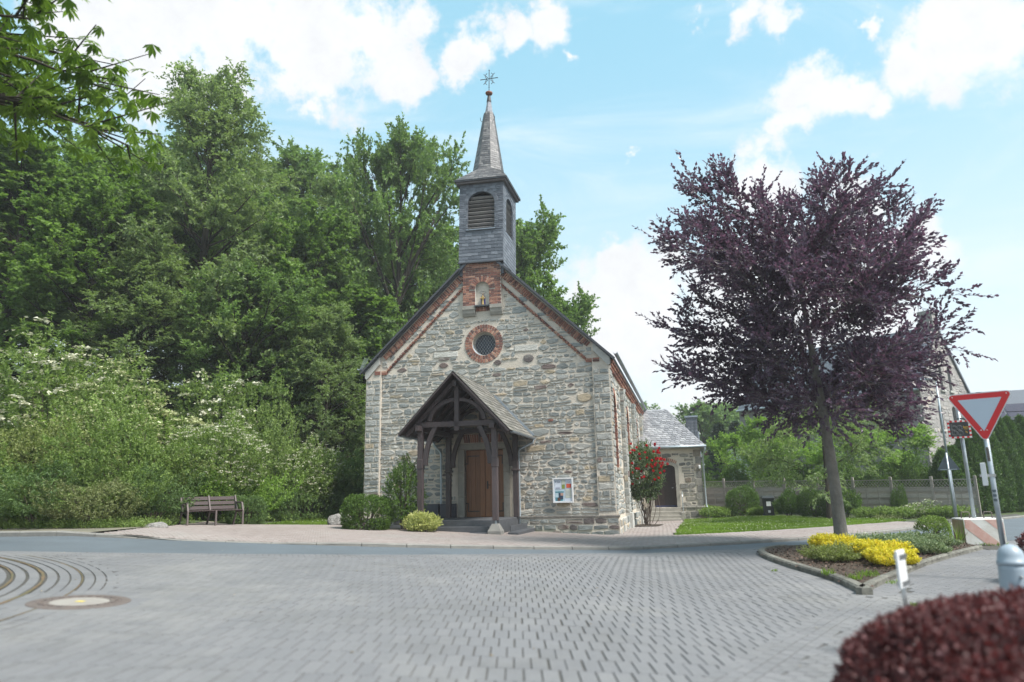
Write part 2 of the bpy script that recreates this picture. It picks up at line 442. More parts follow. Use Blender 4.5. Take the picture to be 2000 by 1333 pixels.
class MB:
    """collects solids into one mesh"""
    def __init__(s):
        s.V = []
        s.F = []
        s.A = []

    def add(s, V, F, var=0.5):
        b = len(s.V)
        s.V += [tuple(v) for v in V]
        s.F += [tuple(i + b for i in f) for f in F]
        s.A += [var] * len(V)
        return s

    def box(s, x0, x1, y0, y1, z0, z1, var=0.5, M=None, bev=0.0):
        if bev:
            P = np.array([(x0, y0), (x1, y0), (x1, y1), (x0, y1)], float)
            I = np.array([(x0 + bev, y0 + bev), (x1 - bev, y0 + bev), (x1 - bev, y1 - bev), (x0 + bev, y1 - bev)])
            V = [(*p, z0 + bev) for p in P] + [(*p, z1 - bev) for p in P] + [(*p, z1) for p in I] + [(*p, z0) for p in I]
            F = [(8, 9, 10, 11), (15, 14, 13, 12)]
            for i in range(4):
                j = (i + 1) % 4
                F += [(i, j, 4 + j, 4 + i), (4 + i, 4 + j, 8 + j, 8 + i), (12 + i, 12 + j, j, i)]
        else:
            V = [(x0, y0, z0), (x1, y0, z0), (x1, y1, z0), (x0, y1, z0), (x0, y0, z1), (x1, y0, z1), (x1, y1, z1), (x0, y1, z1)]
            F = BOXF
        if M is not None:
            V = [tuple(M @ Vector(v)) for v in V]
        return s.add(V, F, var)

    def beam(s, a, b, wd, ht, up=(0, 0, 1), var=0.5, bev=0.0):
        a, b = Vector(a), Vector(b)
        d = b - a
        L = d.length
        x = d.normalized()
        upv = Vector(up)
        if abs(x.dot(upv)) > 0.98:
            upv = Vector((0, 1, 0))
        y = upv.cross(x).normalized()
        z = x.cross(y)
        M = Matrix(((x.x, y.x, z.x, a.x), (x.y, y.y, z.y, a.y), (x.z, y.z, z.z, a.z), (0, 0, 0, 1)))
        return s.box(0, L, -wd / 2, wd / 2, -ht / 2, ht / 2, var, M, bev)

    def tube(s, pts, r, seg=10, var=0.5, caps=True):
        pts = [Vector(p) for p in pts]
        rs = r if isinstance(r, (list, tuple)) else [r] * len(pts)
        V, F = [], []
        prev = None
        for i, p in enumerate(pts):
            d = (pts[min(i + 1, len(pts) - 1)] - pts[max(i - 1, 0)]).normalized()
            if prev is None:
                ref = Vector((0, 0, 1)) if abs(d.z) < 0.9 else Vector((1, 0, 0))
                x = d.cross(ref).normalized()
            else:
                x = (prev - d * prev.dot(d)).normalized()
            prev = x
            y = d.cross(x)
            for k in range(seg):
                t = 2 * math.pi * k / seg
                V.append(tuple(p + (x * math.cos(t) + y * math.sin(t)) * rs[i]))
        for i in range(len(pts) - 1):
            for k in range(seg):
                k2 = (k + 1) % seg
                F.append((i * seg + k, i * seg + k2, (i + 1) * seg + k2, (i + 1) * seg + k))
        if caps:
            F.append(tuple(reversed(range(seg))))
            F.append(tuple((len(pts) - 1) * seg + k for k in range(seg)))
        return s.add(V, F, var)

    def lathe(s, prof, c=(0, 0, 0), seg=24, var=0.5):
        V, F = [], []
        for r, z in prof:
            for k in range(seg):
                t = 2 * math.pi * k / seg
                V.append((c[0] + r * math.cos(t), c[1] + r * math.sin(t), c[2] + z))
        for i in range(len(prof) - 1):
            for k in range(seg):
                k2 = (k + 1) % seg
                F.append((i * seg + k, i * seg + k2, (i + 1) * seg + k2, (i + 1) * seg + k))
        F.append(tuple(reversed(range(seg))))
        F.append(tuple((len(prof) - 1) * seg + k for k in range(seg)))
        return s.add(V, F, var)

    def build(s, name, mat, parent=None, smooth=False, kind=None, auto=False):
        o = mk(name, s.V, s.F, mat, parent, s.A, smooth)
        if auto:
            for p in o.data.polygons:
                p.use_smooth = len(p.vertices) == 4
        if kind:
            o['kind'] = kind
        return o


def extrude_poly(loops, h0, h1, M):
    """loops: outer then holes, 2D points; M(a,b,h)->xyz. Solid slab with holes."""
    tris = tessellate_polygon([[Vector((a, b, 0)) for a, b in lp] for lp in loops])
    flat = [p for lp in loops for p in lp]
    n = len(flat)
    V = [M(a, b, h0) for a, b in flat] + [M(a, b, h1) for a, b in flat]
    F = []
    for t in tris:
        F.append((t[0], t[2], t[1]))
        F.append((t[0] + n, t[1] + n, t[2] + n))
    o = 0
    for lp in loops:
        m = len(lp)
        for i in range(m):
            j = (i + 1) % m
            F.append((o + i, o + j, o + j + n, o + i + n))
        o += m
    return V, F


def fixnormals(o):
    bm = bmesh.new()
    bm.from_mesh(o.data)
    bmesh.ops.recalc_face_normals(bm, faces=bm.faces)
    bm.to_mesh(o.data)
    bm.free()
    return o


def prism(poly, h0, h1, bev, M, var, jit=0.0):
    """one stone/brick/slate: a bevelled block on a 2D outline"""
    poly = np.asarray(poly, float)
    n = len(poly)
    c = poly.mean(0)
    r = np.linalg.norm(poly - c, axis=1).mean() + 1e-6
    inner = c + (poly - c) * max(0.3, 1 - bev * 1.3 / r)
    V = [M(a, b, h0) for a, b in poly] + [M(a, b, h1 - bev * 0.7) for a, b in poly]
    V += [M(a, b, h1 + (random.uniform(-jit, jit) if jit else 0)) for a, b in inner]
    F = []
    for i in range(n):
        j = (i + 1) % n
        F.append((i, j, n + j, n + i))
        F.append((n + i, n + j, 2 * n + j, 2 * n + i))
    F.append(tuple(2 * n + i for i in range(n)))
    return V, F, var


def emit(pieces, name, parent, mat, nmax=300, restname=None, order=None, flip=False):
    idx = list(range(len(pieces)))
    if order:
        idx.sort(key=lambda i: order(pieces[i]))
    for i in idx[:nmax]:
        V, F, var = pieces[i]
        if flip:
            F = [tuple(reversed(f)) for f in F]
        mk(name, V, F, mat, parent, var)
    if len(idx) > nmax:
        mb = MB()
        for i in idx[nmax:]:
            V, F, var = pieces[i]
            if flip:
                F = [tuple(reversed(f)) for f in F]
            mb.add(V, F, var)
        o = mb.build(restname or name + '_work', mat, parent)
        o['kind'] = 'stuff'
        return o


def rect(a0, a1, b0, b1):
    return [(a0, b0), (a1, b0), (a1, b1), (a0, b1)]


def pip(x, y, poly):
    x = np.asarray(x, float)
    y = np.asarray(y, float)
    ins = np.zeros(x.shape, bool)
    n = len(poly)
    for i in range(n):
        x1, y1 = poly[i]
        x2, y2 = poly[(i + 1) % n]
        if y1 == y2:
            continue
        c = ((y1 > y) != (y2 > y)) & (x < (x2 - x1) * (y - y1) / (y2 - y1) + x1)
        ins ^= c
    return ins


def smooth_line(pts, n):
    """Catmull-Rom through the points, resampled evenly to n points"""
    P = np.array(pts, float)
    P = np.vstack([2 * P[0] - P[1], P, 2 * P[-1] - P[-2]])
    out = []
    for i in range(1, len(P) - 2):
        for t in np.linspace(0, 1, 12, endpoint=False):
            p0, p1, p2, p3 = P[i - 1:i + 3]
            out.append(0.5 * ((2 * p1) + (-p0 + p2) * t + (2 * p0 - 5 * p1 + 4 * p2 - p3) * t * t + (-p0 + 3 * p1 - 3 * p2 + p3) * t ** 3))
    out.append(P[-2])
    out = np.array(out)
    d = np.r_[0, np.cumsum(np.linalg.norm(np.diff(out, axis=0), axis=1))]
    s = np.linspace(0, d[-1], n)
    return np.c_[np.interp(s, d, out[:, 0]), np.interp(s, d, out[:, 1])], d[-1]


def sstep(t):
    t = np.clip(t, 0, 1)
    return t * t * (3 - 2 * t)


def gz(x, y):
    """height of the open ground"""
    x = np.asarray(x, float)
    y = np.asarray(y, float)
    z = 0.055 * np.clip(3 - x, 0, 13)
    s1 = -(x + 9.9) * 0.956 + (y - 20) * 0.293
    s2 = y - 19.3
    s = np.minimum(s1, s2)
    z = z + 6.5 * sstep(s / 18) + 0.22 * np.clip(s - 16, 0, 60)
    z = z - 0.2 * sstep((y - 28) / 10) * sstep((13 - x) / 6) * sstep((x - 2) / 3)
    z = z + 5.0 * sstep((y - 55) / 60) * sstep((x + 5) / 10)
    return z


def G(x, y, dz=0.0):
    return (x, y, float(gz(x, y)) + dz)


# ------------------------------------------------------------------ ground
xs = np.unique(np.r_[np.linspace(-160, -40, 13), np.arange(-40, 40.1, 1.0), np.linspace(40, 220, 19), [-10, 3]])
ys = np.unique(np.r_[np.linspace(-60, -10, 6), np.arange(-10, 60.1, 1.0), np.linspace(60, 320, 27)])
gx, gy = np.meshgrid(xs, ys)
V = np.c_[gx.ravel(), gy.ravel(), gz(gx, gy).ravel() - 0.012]
nx = len(xs)
ii, jj = np.meshgrid(np.arange(nx - 1), np.arange(len(ys) - 1))
b0 = (jj * nx + ii).ravel()
ground = bulk('ground', V, np.c_[b0, b0 + 1, b0 + nx + 1, b0 + nx], GRASSG)
setprops(ground, kind='structure')


def drape(name, poly, dz, mat, parent=None, kind='structure', step=2.0):
    tris = tessellate_polygon([[Vector((a, b, 0)) for a, b in poly]])
    bm = bmesh.new()
    vs = [bm.verts.new((a, b, 0)) for a, b in poly]
    for t in tris:
        try:
            bm.faces.new([vs[i] for i in t])
        except ValueError:
            pass
    lo = np.min(poly, axis=0)
    hi = np.max(poly, axis=0)
    cuts = [((c, 0, 0), (1, 0, 0)) for c in np.r_[np.arange(max(lo[0], -40) // step * step, min(hi[0], 40), step), [-10, 3]]]
    cuts += [((0, c, 0), (0, 1, 0)) for c in np.arange(max(lo[1], -10) // step * step, min(hi[1], 60), step)]
    for co, no in cuts:
        bmesh.ops.bisect_plane(bm, geom=bm.verts[:] + bm.edges[:] + bm.faces[:], plane_co=co, plane_no=no)
    for v in bm.verts:
        v.co.z = float(gz(v.co.x, v.co.y)) + (float(dz(v.co.x, v.co.y)) if callable(dz) else dz)
    bmesh.ops.recalc_face_normals(bm, faces=bm.faces)
    if sum(f.normal.z for f in bm.faces) < 0:
        bmesh.ops.reverse_faces(bm, faces=bm.faces)
    me = bpy.data.meshes.new(name)
    bm.to_mesh(me)
    bm.free()
    put_var(me, 0.5)
    me.materials.append(mat)
    o = link(bpy.data.objects.new(name, me), parent)
    if kind:
        o['kind'] = kind
    return o


KERB = [(-34, 27.5), (-24, 21.6), (-17, 18.6), (-13.0, 17.2), (-9.94, 16.5), (-8.72, 16.4), (-7.48, 16.3), (-5.6, 16.33), (-4.35, 16.41), (-3.38, 16.53), (-2.43, 16.68), (-1.0, 17.0),
        (0.4, 17.42), (2.01, 18.05), (3.62, 18.7), (5.11, 19.25), (6.48, 19.8), (7.82, 20.4), (9.2, 21.1), (10.81, 22.3), (13.3, 24.3), (15.6, 26.2), (17.86, 28.1), (21.29, 30.7), (28, 35.5), (40, 43), (60, 54)]
EDGE = [(-34, 8.0), (-20, 10.4), (-12, 12.0), (-8.95, 12.75), (-7.44, 13.1), (-5.72, 13.6), (-3.11, 14.5), (-1.16, 15.35), (0.6, 16.3), (2.28, 17.1), (4.05, 17.7), (5.76, 18.02), (6.31, 18.12), (8.5, 18.45), (12.23, 18.9), (13.17, 19.05), (60, 25)]
kl, klen = smooth_line(KERB, 120)
el, _ = smooth_line(EDGE, 80)
road = drape('road', [tuple(p) for p in kl] + [tuple(p) for p in el[::-1]], 0.026, ASPHALT)
plaza_poly = [tuple(p) for p in el] + [(60, -14), (-34, -14)]
plaza = drape('plaza_paving', plaza_poly, 0.019, JOINT)

# kerb stones along the chapel side
kerb = empty('kerb', (0, 0, 0), kind='structure')
BREAKL = [p for p in kl if p[0] < 40]
npcs = int(klen / 1.0)
kk, _ = smooth_line(KERB, npcs + 1)


def kerb_h(x):
    if x < -10.3:
        return 0.12
    if x < -8.0:
        return 0.12 - 0.095 * (x + 10.3) / 2.3
    if x < -5.6:
        return 0.025
    if x < -3.6:
        return 0.025 + 0.06 * (x + 5.6) / 2.0
    return 0.085


def kerb_piece(a, b, ha, hb, wd, mat, parent, side=1, gap=0.008, low=-0.06):
    a = np.array(a)
    b = np.array(b)
    d = (b - a) / np.linalg.norm(b - a)
    nrm = np.array((-d[1], d[0])) * side
    a = a + d * gap
    b = b - d * gap
    V = []
    for q, hh in ((a, ha), (b, hb)):
        z = float(gz(*q))
        c = min(0.025, hh * 0.5)
        for off, z1 in ((0, low), (0, hh - c), (c, hh), (wd, hh), (wd, low)):
            p = q + nrm * off
            V.append((p[0], p[1], z + z1))
    F = [(0, 1, 6, 5), (1, 2, 7, 6), (2, 3, 8, 7), (3, 4, 9, 8), (4, 3, 2, 1, 0), (5, 6, 7, 8, 9)]
    o = mk('kerb_stone', V, F, mat, parent, random.random())
    return fixnormals(o)


for i in range(npcs):
    a, b = kk[i], kk[i + 1]
    if a[0] < -24 or a[0] > 30:
        continue
    kerb_piece(a, b, kerb_h(a[0]) + 0.02, kerb_h(b[0]) + 0.02, 0.15, CONCRETE, kerb, 1)


# ------------------------------------------------------------------ pavers
def paver_mesh_pieces(cx, cy, ang, L, Wd, ztop, bev=0.004, gap=0.0075, hvar=0.0008):
    """arrays of centres -> bevelled paver blocks (8 top verts); returns V (n,8,3)"""
    n = len(cx)
    hx, hy = L / 2 - gap / 2, Wd / 2 - gap / 5
    co = np.array([(-hx, -hy), (hx, -hy), (hx, hy), (-hx, hy)])
    by = 0.0012
    ci = np.array([(-hx + bev, -hy + by), (hx - bev, -hy + by), (hx - bev, hy - by), (-hx + bev, hy - by)])
    ca, sa = np.cos(ang), np.sin(ang)
    V = np.zeros((n, 8, 3))
    dzr = RNG.uniform(-hvar, hvar, n)
    tx, ty = RNG.normal(0, 0.003, n), RNG.normal(0, 0.003, n)
    for k in range(8):
        q = co[k] if k < 4 else ci[k - 4]
        X = cx + q[0] * ca - q[1] * sa
        Y = cy + q[0] * sa + q[1] * ca
        V[:, k, 0] = X
        V[:, k, 1] = Y
        V[:, k, 2] = gz(X, Y) + ztop + dzr + tx * q[0] + ty * q[1] - (0.012 if k < 4 else 0)
    return V


PF = np.array([(4, 5, 6, 7), (0, 1, 5, 4), (1, 2, 6, 5), (2, 3, 7, 6), (3, 0, 4, 7)])


def pavers_out(Vn, mat, parent, singles, restname):
    var = RNG.random(len(Vn))
    var = 0.6 * var + 0.4 * (0.5 + 0.5 * np.sin(Vn[:, 0, 0] * 1.3 + 2 * np.sin(Vn[:, 0, 1] * 0.7)) * 0.6)
    c = Vn.mean(1)
    dist = np.hypot(c[:, 0], c[:, 1])
    vis = (np.abs(c[:, 0]) < c[:, 1] * 0.76 + 0.1) & (c[:, 1] > 4.3)
    key = np.where(vis, dist, dist + 1000)
    order = np.argsort(key)
    for i in order[:singles]:
        mk('paver', Vn[i], PF, mat, parent, float(var[i]))
    rest = order[singles:]
    if len(rest):
        Vr = Vn[rest].reshape(-1, 3)
        F = (PF[None] + (np.arange(len(rest)) * 8)[:, None, None]).reshape(-1, 4)
        o = bulk(restname, Vr, F, mat, parent, np.repeat(var[rest], 8))
        o['kind'] = 'stuff'


CC = np.array((-12.1, 5.9))
STRIP = [(-3.0, -0.6), (1.48, 5.7), (2.89, 7.78), (4.66, 10.08)]
BEDL = [(4.72, 10.2), (4.95, 11.5), (5.02, 12.6), (5.05, 13.64), (5.12, 14.6), (5.22, 15.5), (5.36, 16.3), (5.6, 17.0), (5.95, 17.55), (6.5, 17.95)]
BEDR = [(4.74, 10.2), (5.5, 11.2), (6.52, 12.4), (7.5, 13.55), (8.61, 14.72), (9.6, 15.7), (10.49, 16.55)]
BEDB = [(10.49, 16.55), (10.75, 17.2), (10.9, 18.2), (8.6, 18.3), (6.5, 17.95)]
el_in = np.array(el)


def edge_y(x):
    return np.interp(x, el_in[:, 0], el_in[:, 1])


def strip_x(y):
    return np.interp(y, [-0.6, 5.7, 7.78, 10.08, 11.5, 12.6, 13.64, 14.6, 15.5, 16.3, 17.0, 17.55, 18.2], [-3.0, 1.48, 2.89, 4.66, 4.95, 5.02, 5.05, 5.12, 5.22, 5.36, 5.6, 5.95, 6.6])


def right_x(y):
    return np.interp(y, [-0.6, 5.7, 7.78, 10.1, 11.2, 12.4, 13.55, 14.72, 15.7, 16.55, 17.0, 19], [-2.75, 1.78, 3.2, 4.95, 5.5, 6.52, 7.5, 8.61, 9.6, 10.49, 10.9, 11.1])


L, Wd = 0.135, 0.37
X0, X1, Y0, Y1 = -14, 8, 1.5, 18.4
rows = np.arange(Y0, Y1, Wd)
cxs, cys = [], []
for r, yy in enumerate(rows):
    xx = np.arange(X0, X1, L) + (L / 2 if r % 2 else 0) + RNG.normal(0, 0.006)
    cxs.append(xx + RNG.normal(0, 0.002, len(xx)))
    cys.append(np.full(len(xx), yy))
cx, cy = np.concatenate(cxs), np.concatenate(cys)
keep = (cy < edge_y(cx) - 0.50) & (cx < strip_x(cy) + 0.06) & (np.hypot(cx - CC[0], cy - CC[1]) > 7.78) & (np.abs(cx) < cy * 0.80 + 1.2) & (cy > 2.5)
mh = np.array((-4.68, 7.95))
keep &= np.hypot(cx - mh[0], cy - mh[1]) > 0.66
cx, cy = cx[keep], cy[keep]
Vn = paver_mesh_pieces(cx, cy, np.zeros(len(cx)), L, Wd, 0.030)
L = 0.21
pavers_out(Vn, PAVER, plaza, 280, 'paver_field')

# curved rows: ring on the left, gutter rows at the road, strip to the bed corner
row_parts = []
for R in np.r_[np.arange(2.9, 6.6, 0.14), 6.75, 6.9, 7.10, 7.24, 7.37, 7.52, 7.65, 7.78]:
    n = int(2 * math.pi * R / L)
    a = np.arange(n) / n * 2 * math.pi + RNG.random() * 0.1
    x, y = CC[0] + R * np.cos(a), CC[1] + R * np.sin(a)
    k = (y < edge_y(x) - 0.3) & (x > -13) & (y > 3) & (np.hypot(x - mh[0], y - mh[1]) > 0.66)
    row_parts.append(paver_mesh_pieces(x[k], y[k], a[k] + math.pi / 2, L, 0.115, 0.030))


def rows_along(poly, offs, Lp, Wp, z=0.032):
    ln, ll = smooth_line(poly, 400)
    d = np.gradient(ln, axis=0)
    d /= np.linalg.norm(d, axis=1)[:, None]
    s = np.linspace(0, ll, 400)
    for q, off in enumerate(offs):
        ss = np.arange(Lp / 2 + (Lp / 2 if q % 2 else 0), ll, Lp)
        px = np.interp(ss, s, ln[:, 0] - d[:, 1] * off)
        py = np.interp(ss, s, ln[:, 1] + d[:, 0] * off)
        an = np.arctan2(np.interp(ss, s, d[:, 1]), np.interp(ss, s, d[:, 0]))
        row_parts.append(paver_mesh_pieces(px, py, an, Lp, Wp, z))


rows_along([p for p in EDGE if -13 < p[0] < 6.0], [-0.07, -0.19, -0.31, -0.43, -0.55, -0.67], L, 0.115)
rows_along([(-1.2, 1.9)] + STRIP[1:], [0.03, -0.08, -0.19, -0.30], L, 0.104)
rows_along(BEDL, [0.09, 0.2, 0.31], L, 0.11)
rows_along([(4.60, 10.02)] + BEDR, [0.0, -0.10, -0.20, -0.30], L, 0.105)
pavers_out(np.concatenate(row_parts), PAVER, plaza, 0, 'paver_border')

# pavement to the right of the bed, laid at its own angle
A = rad(47)
u = np.arange(-4, 22, 0.205)
v = np.arange(-14, 6, 0.105)
uu, vv = np.meshgrid(u, v)
uu = uu + (np.arange(len(v)) % 2)[:, None] * 0.1
px = 2.0 + uu * math.cos(A) - vv * math.sin(A)
py = 5.5 + uu * math.sin(A) + vv * math.cos(A)
px, py = px.ravel(), py.ravel()
k = (px > right_x(py) + np.where(py > 10.35, 0.40, 0.10)) & (py < edge_y(px) - 0.15) & (py > 3) & (px < 15) & (px < py * 0.8 + 1.0)
pave_r = drape('right_pavement', [(1.6, 5.3), (4.8, 9.9), (10.6, 16.5), (11.2, 18.6), (16, 19.0), (16, 3), (1.0, 3)], 0.0265, JOINT)
Vn = paver_mesh_pieces(px[k], py[k], np.full(k.sum(), A), 0.205, 0.105, 0.034)
pavers_out(Vn, PAVER, pave_r, 120, 'paver_field')

# rusty moss in the wide joint of the ring
ang = np.linspace(-0.3, 1.1, 60)
for R, wj, mt in ((7.0, 0.045, MOSSJOINT), (6.66, 0.03, MOSSJOINT), (7.44, 0.022, MOSSJOINT)):
    V = []
    for t in ang:
        for rr in (R - wj / 2 * random.uniform(0.5, 1.3), R + wj / 2 * random.uniform(0.5, 1.3)):
            x, y = CC[0] + rr * math.cos(t), CC[1] + rr * math.sin(t)
            V.append((x, y, float(gz(x, y)) + 0.031))
    F = [(2 * i, 2 * i + 1, 2 * i + 3, 2 * i + 2) for i in range(len(ang) - 1)]
    F = [tuple(reversed(f)) for f in F]
    o = mk('moss_joint', V, F, mt, plaza)
    o['kind'] = 'stuff'

# manhole
mz = float(gz(*mh))
man = empty('manhole_cover', (mh[0], mh[1], mz), label='round cast iron manhole cover with pale concrete centre set in the grey pavers', cat='manhole cover')
tilt = Matrix.Rotation(math.atan(0.055), 4, 'Y')
mb = MB().lathe([(0.92, -0.03), (0.92, 0.027), (0.485, 0.027)], seg=40)
mb.V = [tuple(tilt @ Vector(v)) for v in mb.V]
mb.build('concrete_bedding', PAVER, man)
mb = MB().lathe([(0.49, -0.02), (0.49, 0.031), (0.475, 0.036), (0.40, 0.036), (0.395, 0.030), (0.385, 0.030), (0.38, 0.036), (0.29, 0.036), (0.285, 0.02)], seg=40)
mb.V = [tuple(tilt @ Vector(v)) for v in mb.V]
mb.build('iron_ring', CAST, man)
mb = MB()
for k_ in range(24):
    t = k_ / 24 * 2 * math.pi
    mb.box(0.335, 0.372, -0.02, 0.02, 0.036, 0.042, M=tilt @ Matrix.Rotation(t, 4, 'Z'))
mb.build('tread_studs', CAST, man)['kind'] = 'stuff'
mb = MB().lathe([(0.284, 0.0), (0.284, 0.033), (0.27, 0.036)], seg=40)
mb.V = [tuple(tilt @ Vector(v)) for v in mb.V]
mb.build('concrete_centre', MANCON, man)
mb = MB().box(-0.03, 0.05, -0.05, 0.03, 0.037, 0.0385, M=tilt)
mb.build('yellow_spot', YELPAINT, man)

# ------------------------------------------------------------------ chapel-side pavement
SIDE = [tuple(p) for p in kl if -10.2 < p[0] < 22]
SIDEB = [(22.8, 33.2), (20.0, 31.3), (17.4, 29.8), (15.2, 29.0), (14.42, 28.3), (11.38, 26.4), (8.57, 24.9), (6.61, 24.0), (5.01, 23.5), (5.9, 27.0), (7.6, 33.5), (8.9, 39.0), (6.9, 39.6), (5.4, 33.0), (4.4, 29.0), (3.3, 24.6),
         (-5.5, 26.6), (-5.9, 25.0), (-8.3, 23.4), (-9.0, 22.9), (-9.9, 23.4), (-9.9, 19.6), (-9.6, 18.2)]
off = []
sw_poly = SIDE + SIDEB
KX = np.array([p[0] for p in kl])
KY = np.array([p[1] for p in kl])


def sw_dz(x, y):
    dk = y - np.interp(x, KX, KY)
    dip = np.clip((x + 8.6) / 1.0, 0, 1) * np.clip((-3.6 - x) / 2.0, 0, 1)
    return 0.100 - 0.055 * sstep((dk - 1.0) / 5) - 0.055 * dip * (1 - sstep(dk / 1.2))


sidewalk = drape('sidewalk', sw_poly, lambda x, y: sw_dz(x, y) - 0.018, JOINT, step=0.5)
HB = 0.075
rowsv = []
for (ang_, region) in ((rad(45), None),):
    g = 0.205
    u = np.arange(-60, 60, g)
    # running bond laid across the pavement, colour of brick
    A2 = rad(33)
    u = np.arange(-25, 45, 0.205)
    v = np.arange(-14, 32, 0.105)
    uu, vv = np.meshgrid(u, v)
    uu = uu + (np.arange(len(v)) % 2)[:, None] * 0.1
    px = (uu * math.cos(A2) - vv * math.sin(A2)).ravel() + 0.0
    py = (uu * math.sin(A2) + vv * math.cos(A2)).ravel() + 18.0
    k = pip(px, py, sw_poly) & (py > np.interp(px, KX, KY) + 0.2 + 0.12 * np.clip(px / 8, 0, 1)) & (px < 15)
    Vn = paver_mesh_pieces(px[k], py[k], np.full(k.sum(), A2), 0.205, 0.105, 0.0)
    Vn[:, :, 2] += sw_dz(Vn[:, :, 0], Vn[:, :, 1])
    pavers_out(Vn, PINKPAVER, sidewalk, 0, 'paver_field')

# verge strip between kerb and bushes on the left
drape('verge_left', [(-9.9, 16.9), (-9.9, 19.6), (-16, 22), (-28, 27.5), (-28, 24.2), (-24, 22.0), (-17, 19.0), (-13.0, 17.6)], 0.09, mat_simple('dusty_verge', (0.21, 0.19, 0.15), (0.12, 0.115, 0.08), 1.6, 0.95, 0.6, 30))

# ------------------------------------------------------------------ the chapel (local frame: x along the front, y into the building)
CH_LOC = (3.473, 24.952, 0.0)
CH_RZ = rad(-13.5)
chapel = empty('chapel', CH_LOC, CH_RZ, 'small rubble stone chapel with slate bell tower, timber porch and brick edged gable', 'church')
XC = -4.71
HWID = 4.71
SLOPE = 0.955
ZA = 10.72


def rake(x):
    return ZA - SLOPE * abs(x - XC)


FR = lambda y0: (lambda a, b, h: (a, y0 - h, b))      # front wall: h comes out towards the viewer


def circle(cx, cz, r, n=28):
    return [(cx + r * math.cos(2 * math.pi * i / n), cz + r * math.sin(2 * math.pi * i / n)) for i in range(n)]


RINGC = (-4.68, 7.02)
door_hole = [(-5.47, 0.64), (-3.99, 0.64), (-3.99, 3.07), (-5.47, 3.07)]
outer = [(-9.42, -0.3), (0, -0.3), (0, rake(0)), (XC, ZA), (-9.42, rake(-9.42))]
V, F = extrude_poly([outer, circle(*RINGC, 0.46), door_hole], 0.0, 0.6, lambda a, b, h: (a, 0.06 + h, b))
front = fixnormals(mk('front_wall', V, F, MORTAR, chapel))

# side, rear walls
WIN_Y = [1.45, 7.45, 13.6]


def arch(cx, w_, z0, zs, n=10, pointed=0.0):
    pts = [(cx - w_ / 2, z0), (cx + w_ / 2, z0)]
    for i in range(n + 1):
        t = math.pi * i / n
        pts.append((cx + w_ / 2 * math.cos(t), zs + w_ / 2 * (1 + pointed) * math.sin(t)))
    return pts


side_outer = [(0.66, -0.6), (23.0, -0.6), (23.0, 6.2), (0.66, 6.2)]
V, F = extrude_poly([side_outer] + [arch(y, 1.05, 2.3, 4.5, pointed=0.15) for y in WIN_Y], 0.0, 0.55, lambda a, b, h: (-0.05 - h, a, b))
sidew = fixnormals(mk('side_wall', V, F, MORTAR, chapel))
mb = MB()
mb.box(-9.37, -8.87, 0.66, 23.0, -0.3, 6.2)
mb.build('side_wall', MORTAR, chapel)
V, F = extrude_poly([[(-9.42, -0.3), (0, -0.3), (0, 6.2), (XC, ZA), (-9.42, 6.2)]], 23.0, 23.4, lambda a, b, h: (a, h, b))
fixnormals(mk('rear_wall', V, F, MORTAR, chapel))
mb = MB().box(-8.8, -0.62, 0.9, 22.9, 0.3, 0.35)
mb.build('nave_floor', VOID, chapel)

# rubble stones ---------------------------------------------------
def stone_var():
    r = random.random()
    if r < 0.90:
        return random.uniform(0.05, 0.68)
    if r < 0.96:
        return random.uniform(0.72, 0.82)
    if r < 0.985:
        return 0.87
    return 0.97


